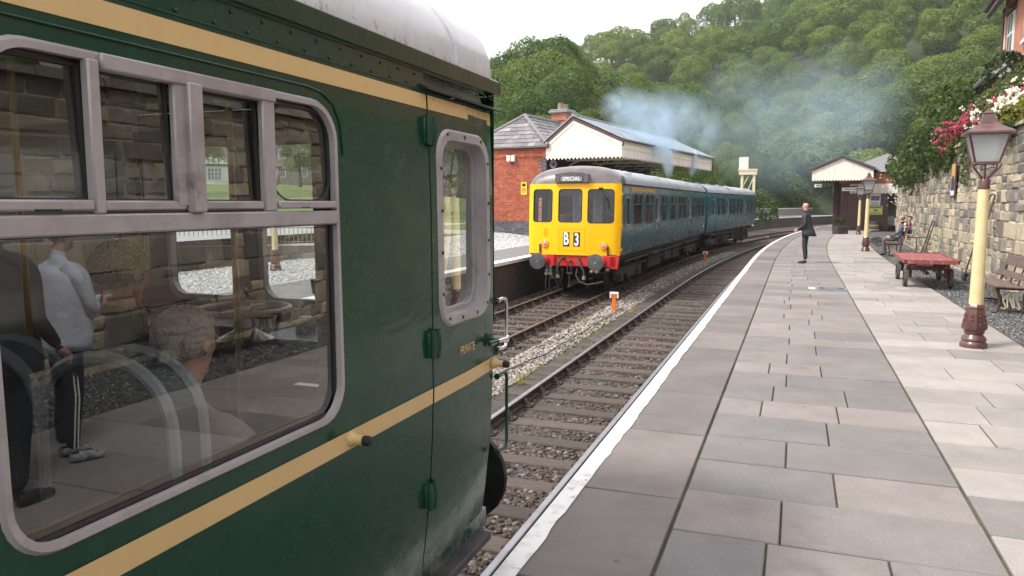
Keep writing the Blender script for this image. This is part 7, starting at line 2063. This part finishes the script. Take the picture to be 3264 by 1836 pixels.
# --- seated man
sm_ = thing('person', 'man in a blue jumper and grey trousers sitting on the tall backed bench', 'person', (13.05, 25.85, .0), RZ(29) - .05)
c = [([(0, -.08, .53, (.135, .115), 'pelvis'), (0, -.10, .68, (.14, .12), 'waist'), (0, -.135, .86, (.155, .12), 'chest'), (0, -.16, 1.0, (.14, .095), 'upper'), (0, -.15, 1.08, .06, 'neck')], None, 1)]
for s in (-1, 1):
    c.append(([(s * .09, .05, .54, .09), (s * .13, .40, .55, .07), (s * .13, .42, .48, .066), (s * .12, .40, .28, .058), (s * .12, .36, .10, .046)], 'pelvis', 2))
    c.append(([(s * .12, .32, .045, .042), (s * .13, .42, .042, .044), (s * .14, .53, .03, (.04, .026))], None, 3))
sh = [((-.23, -.14, .97), (-.27, .0, .74), (-.14, .22, .64)), ((.23, -.14, .97), (.27, -.02, .74), (.18, .24, .64))]
for s, (a, e, w) in zip((-1, 1), sh):
    c.append(([(s * .165, -.155, 1.01, .068), (*a, .058), (*e, .048), (*w, .034)], 'upper', 1)); f = (Vector(w) - Vector(e)).normalized()
    c.append(([(*w, .03), (*(Vector(w) + f * .05), (.036, .022)), (*(Vector(w) + f * .085), (.036, .018))], None, 0)); hand(c, w, f, (-s, 0, 0), 1, 0)
Ps = add_head(c, None, (0, -.10, 1.235), (.15, 1, -.12), 0, 0)
body = skin_body('body', c, [M_skin, M_denim_sh, M_grey_tr, M_shoe], sm_); face(body, Ps, 1); hair_cap(sm_, Ps, M_hair_grey, 3, top=False, n=500)
# --- child standing on the bench seat
kid = thing('person', 'small child in pink top and blue shorts standing on the bench beside the man', 'person', (13.27, 25.5, .435), RZ(29) + .5)
c = [([(0, 0, .40, (.085, .07), 'pelvis'), (0, .0, .50, (.085, .072), 'waist'), (0, .0, .60, (.088, .07), 'chest'), (0, 0, .655, (.075, .055), 'upper'), (0, 0, .69, .036, 'neck')], None, 1)]
for s in (-1, 1):
    c.append(([(s * .05, 0, .37, .062), (s * .055, .01, .28, .056)], 'pelvis', 2)); c.append(([(s * .055, .01, .27, .046), (s * .055, .01, .2, .042), (s * .055, -.005, .07, .032)], None, 0))
    c.append(([(s * .055, -.02, .03, .03), (s * .06, .06, .026, (.03, .022)), (s * .062, .09, .022, (.024, .016))], None, 3))
    e = (s * .14, .04, .53); w = (s * .08, .14, .52); c.append(([(s * .09, 0, .655, .04), (s * .125, .0, .62, .036), (*e, .03), (*w, .022)], 'upper', 1)); hand(c, w, (-s * .4, .9, 0), (0, .2, 1), s, 0, .62)
Pk = add_head(c, None, (0, .01, .80), (-.6, 1, -.05), 0, 0, .84)
body = skin_body('body', c, [M_skin2, M_pink, M_shorts, M_trainer], kid); face(body, Pk, .84); hair_cap(kid, Pk, M_hair_brown, 4, n=900, size=.014, low=-.06)
dl = thing('soft_toy', 'pale soft toy held in front by the child', 'toy', (13.15, 25.55, .93), RZ(29) + .5)
mb = MB(); mb.ball((0, 0, .0), .065, 10, 8, sc=(1, .8, 1.1)); mb.ball((0, .0, .11), .055, 10, 8)
for s in (-1, 1): mb.ball((s * .06, .02, .02), .028, 8, 6, sc=(1.4, 1, 1)); mb.ball((s * .035, .03, -.08), .03, 8, 6, sc=(1, 1, 1.5)); mb.ball((s * .035, 0, .16), .02, 8, 6)
mb.build('toy_body', mat('toy_plush', (.62, .48, .36), .9), dl, 60)
# --- two people beside the viewer, mirrored in the railcar window
pa = thing('person', 'grey haired man in a white top with folded arms mirrored in the large pane', 'person', W(3.7, 3.15, .0), RZ(3) - PI / 2 + .35)
pa.scale = (.93, .93, .93)
arms = (((-.235, .02, 1.38), (-.25, .12, 1.12), (.02, .24, 1.14)), ((.235, .02, 1.38), (.25, .12, 1.12), (-.02, .27, 1.18)))
ch = stand_chains(arms, 1, 2, 3, 0, build=1.12)
for s in (-1, 1): hand(ch, (-s * .02, .25, 1.15), (-s, .1, 0), (0, .2, 1), s, 0)
Pa = add_head(ch, None, (0, .03, 1.655), (.0, 1, -.05), 0, 0)
body = skin_body('body', ch, [M_skin, M_whitecoat, M_navy, M_trainer], pa); face(body, Pa, 1); hair_cap(pa, Pa, M_hair_grey, 5, n=2500, size=.007)
coat(pa, [(1.45, .14, .12, 0), (1.38, .25, .16, .01), (1.2, .25, .18, .03), (1.05, .23, .17, .02), (.9, .25, .19, .0), (.84, .24, .185, 0)], M_whitecoat, .03, 'anorak')
mb = MB()
for s in (-1, 1):
    for d in (-.012, .012): mb.tube([(s * .15, d, .85), (s * .165, d + .01, .5), (s * .148, d - .015, .12)], .006, 5)
mb.build('leg_stripe', M_whitep, pa)
pb = thing('person', 'person in dark trousers and black shoes mirrored at the left edge of the large pane', 'person', W(3.0, 2.79, .0), RZ(3) - PI / 2 - .1)
arms = (((-.235, .02, 1.38), (-.26, .02, 1.1), (-.25, .16, .92)), ((.235, .02, 1.38), (.26, .02, 1.1), (.24, .18, .95)))
ch = stand_chains(arms, 1, 2, 3, 0)
for s in (-1, 1): hand(ch, (s * .245, .17, .93), (0, .6, -.7), (-s, .2, 0), s, 0)
Pb = add_head(ch, None, (0, .03, 1.655), (.0, 1, -.05), 0, 0)
coat(pb, [(1.45, .13, .11, 0), (1.40, .22, .14, 0), (1.25, .235, .16, 0), (1.05, .23, .165, -.01), (.9, .245, .18, -.01), (.80, .25, .185, -.01)], M_jacket, .08)
body = skin_body('body', ch, [M_skin, M_jacket, M_trouser, M_shoe], pb); face(body, Pb, 1); hair_cap(pb, Pb, M_hair_brown, 6, n=2000, size=.008)
# --- passengers in the green railcar
def passenger(label, P, m_top, m_hair, seed, hairn, hs, low):
    t = thing('person', label, 'person', P, RZ(2) - PI / 2)
    c = [([(0, 0, .0, (.15, .12), 'pelvis'), (0, -.02, .17, (.15, .12), 'waist'), (0, -.03, .34, (.165, .125), 'chest'), (0, -.03, .48, (.15, .10), 'upper'), (0, -.01, .56, .06, 'neck')], None, 1)]
    for s in (-1, 1):
        c.append(([(s * .165, -.02, .48, .07), (s * .23, .0, .42, .06), (s * .24, .08, .16, .05), (s * .12, .28, .12, .034)], 'upper', 1)); hand(c, (s * .12, .28, .12), (-s * .3, 1, -.2), (-s, 0, .2), s, 0)
        c.append(([(s * .09, .12, .02, .09), (s * .1, .42, .02, .07), (s * .1, .43, -.2, .06), (s * .1, .42, -.38, .05)], 'pelvis', 2)); c.append(([(s * .1, .38, -.42, .042), (s * .1, .55, -.43, (.04, .028))], None, 3))
    Pp = add_head(c, None, (0, .03, .71), (0, 1, -.1), 0, 0)
    b = skin_body('body', c, [M_skin, m_top, M_trouser, M_shoe], t); face(b, Pp, 1); hair_cap(t, Pp, m_hair, seed, n=hairn, size=hs, low=low); return t
def in_coach(u, o_, z): return W(u, o_, z)
passenger('dark coated passenger in profile inside the green railcar', in_coach(1.92, -.86, .80), M_navy, M_hair_brown, 8, 2500, .007, -.06)
passenger('white haired passenger seated near the railcar window', in_coach(1.74, -.42, .62), mat('taupe_coat', (.2, .16, .15), .9), M_hair_white, 9, 9000, .0065, -.10)
# ================================================================ exhaust smoke
def smoke_mat(name, dens, scale, thr, col=(.68, .84, 1.0), stretch=(1, 1, 1), pw=1.0):
    m = bpy.data.materials.new(name); m.use_nodes = True; t = m.node_tree; t.nodes.clear()
    out = t.nodes.new('ShaderNodeOutputMaterial'); pv = t.nodes.new('ShaderNodeVolumePrincipled')
    tc = t.nodes.new('ShaderNodeTexCoord'); gr = t.nodes.new('ShaderNodeTexGradient'); gr.gradient_type = 'SPHERICAL'
    t.links.new(tc.outputs['Object'], gr.inputs[0])
    mp = t.nodes.new('ShaderNodeMapping'); mp.inputs['Scale'].default_value = stretch; t.links.new(tc.outputs['Object'], mp.inputs[0])
    no = t.nodes.new('ShaderNodeTexNoise'); no.inputs['Scale'].default_value = scale; no.inputs['Detail'].default_value = 5; no.inputs['Roughness'].default_value = .6; no.inputs['Distortion'].default_value = .6
    t.links.new(mp.outputs[0], no.inputs['Vector'])
    mr = t.nodes.new('ShaderNodeMapRange'); mr.inputs[1].default_value = thr[0]; mr.inputs[2].default_value = thr[1]; t.links.new(no.outputs['Fac'], mr.inputs[0])
    p = t.nodes.new('ShaderNodeMath'); p.operation = 'POWER'; p.inputs[1].default_value = pw; t.links.new(gr.outputs['Fac'], p.inputs[0])
    a = t.nodes.new('ShaderNodeMath'); a.operation = 'MULTIPLY'; t.links.new(mr.outputs[0], a.inputs[0]); t.links.new(p.outputs[0], a.inputs[1])
    b = t.nodes.new('ShaderNodeMath'); b.operation = 'MULTIPLY'; b.inputs[1].default_value = dens; t.links.new(a.outputs[0], b.inputs[0])
    t.links.new(b.outputs[0], pv.inputs['Density']); pv.inputs['Color'].default_value = (*col, 1); pv.inputs['Anisotropy'].default_value = .2
    t.links.new(pv.outputs[0], out.inputs['Volume'])
    return m
def ball_mesh(name, m):
    bm = bmesh.new(); bmesh.ops.create_icosphere(bm, subdivisions=3, radius=1.0); me = bpy.data.meshes.new(name); bm.to_mesh(me); bm.free(); me.materials.append(m); return me
def at(vx, vy, Y): return Vector(((vx - 1288) / 1918 * Y, Y, CAMZ + (511 - vy) / 1918 * Y))
def puff(name, c, r, m, rz=0, ry=0):
    o = link(name, ball_mesh(name, m), None, c); o.scale = r; o.rotation_euler = (0, ry, rz); return tag(o, kind='stuff')

st1 = smoke_mat('smoke_column', 11.0, 1.6, (.30, .62), col=(.8, .9, 1.0), pw=.8)
st2 = smoke_mat('smoke_puff', 1.35, 1.5, (.36, .72), pw=1.1)
st3 = smoke_mat('smoke_drift', .075, 1.7, (.36, .66), pw=.8)
puff('exhaust_smoke', at(1674, 405, 36.4), (.32, .32, .85), st1, 0, -.12)
puff('exhaust_smoke', at(1738, 412, 43.0), (.26, .26, .85), st1, 0, .1)
puff('exhaust_smoke', at(1668, 372, 36.6), (.75, .7, .62), smoke_mat('smoke_core', 2.6, 1.8, (.34, .66), pw=.9), 0, .0)
puff('exhaust_smoke', at(1650, 322, 37.0), (2.5, 2.2, 1.9), st2, 0, -.3)
puff('exhaust_smoke', at(1572, 275, 37.5), (1.5, 1.5, 1.2), st2, 1, .2)
puff('exhaust_smoke', at(1765, 325, 43.0), (1.6, 1.6, 2.3), smoke_mat('smoke_puff_thin', .42, 1.5, (.40, .66), pw=.9), 2, .2)
puff('drifting_smoke', at(1990, 350, 54.0), (7.4, 6.0, 4.4), st3, 0, 0)
puff('drifting_smoke', at(2100, 255, 66.0), (8.0, 6.0, 4.2), st3, 1, .3)
puff('drifting_smoke', at(1880, 260, 52.0), (4.5, 4.0, 3.4), st3, 2, 0)


# ---------------------------------------------------------------- thin air over the whole valley
hz = bpy.data.materials.new('valley_air'); hz.use_nodes = True; _ht = hz.node_tree; _ht.nodes.clear()
_ho = _ht.nodes.new('ShaderNodeOutputMaterial'); _hp = _ht.nodes.new('ShaderNodeVolumePrincipled')
_hp.inputs['Density'].default_value = .00028; _hp.inputs['Color'].default_value = (.93, .965, 1.0, 1); _hp.inputs['Anisotropy'].default_value = .25
_ht.links.new(_hp.outputs[0], _ho.inputs['Volume'])
mb = MB(); mb.box(-1010, 1010, -310, 1110, -2.4, 262); tag(mb.build('haze', hz), kind='stuff')
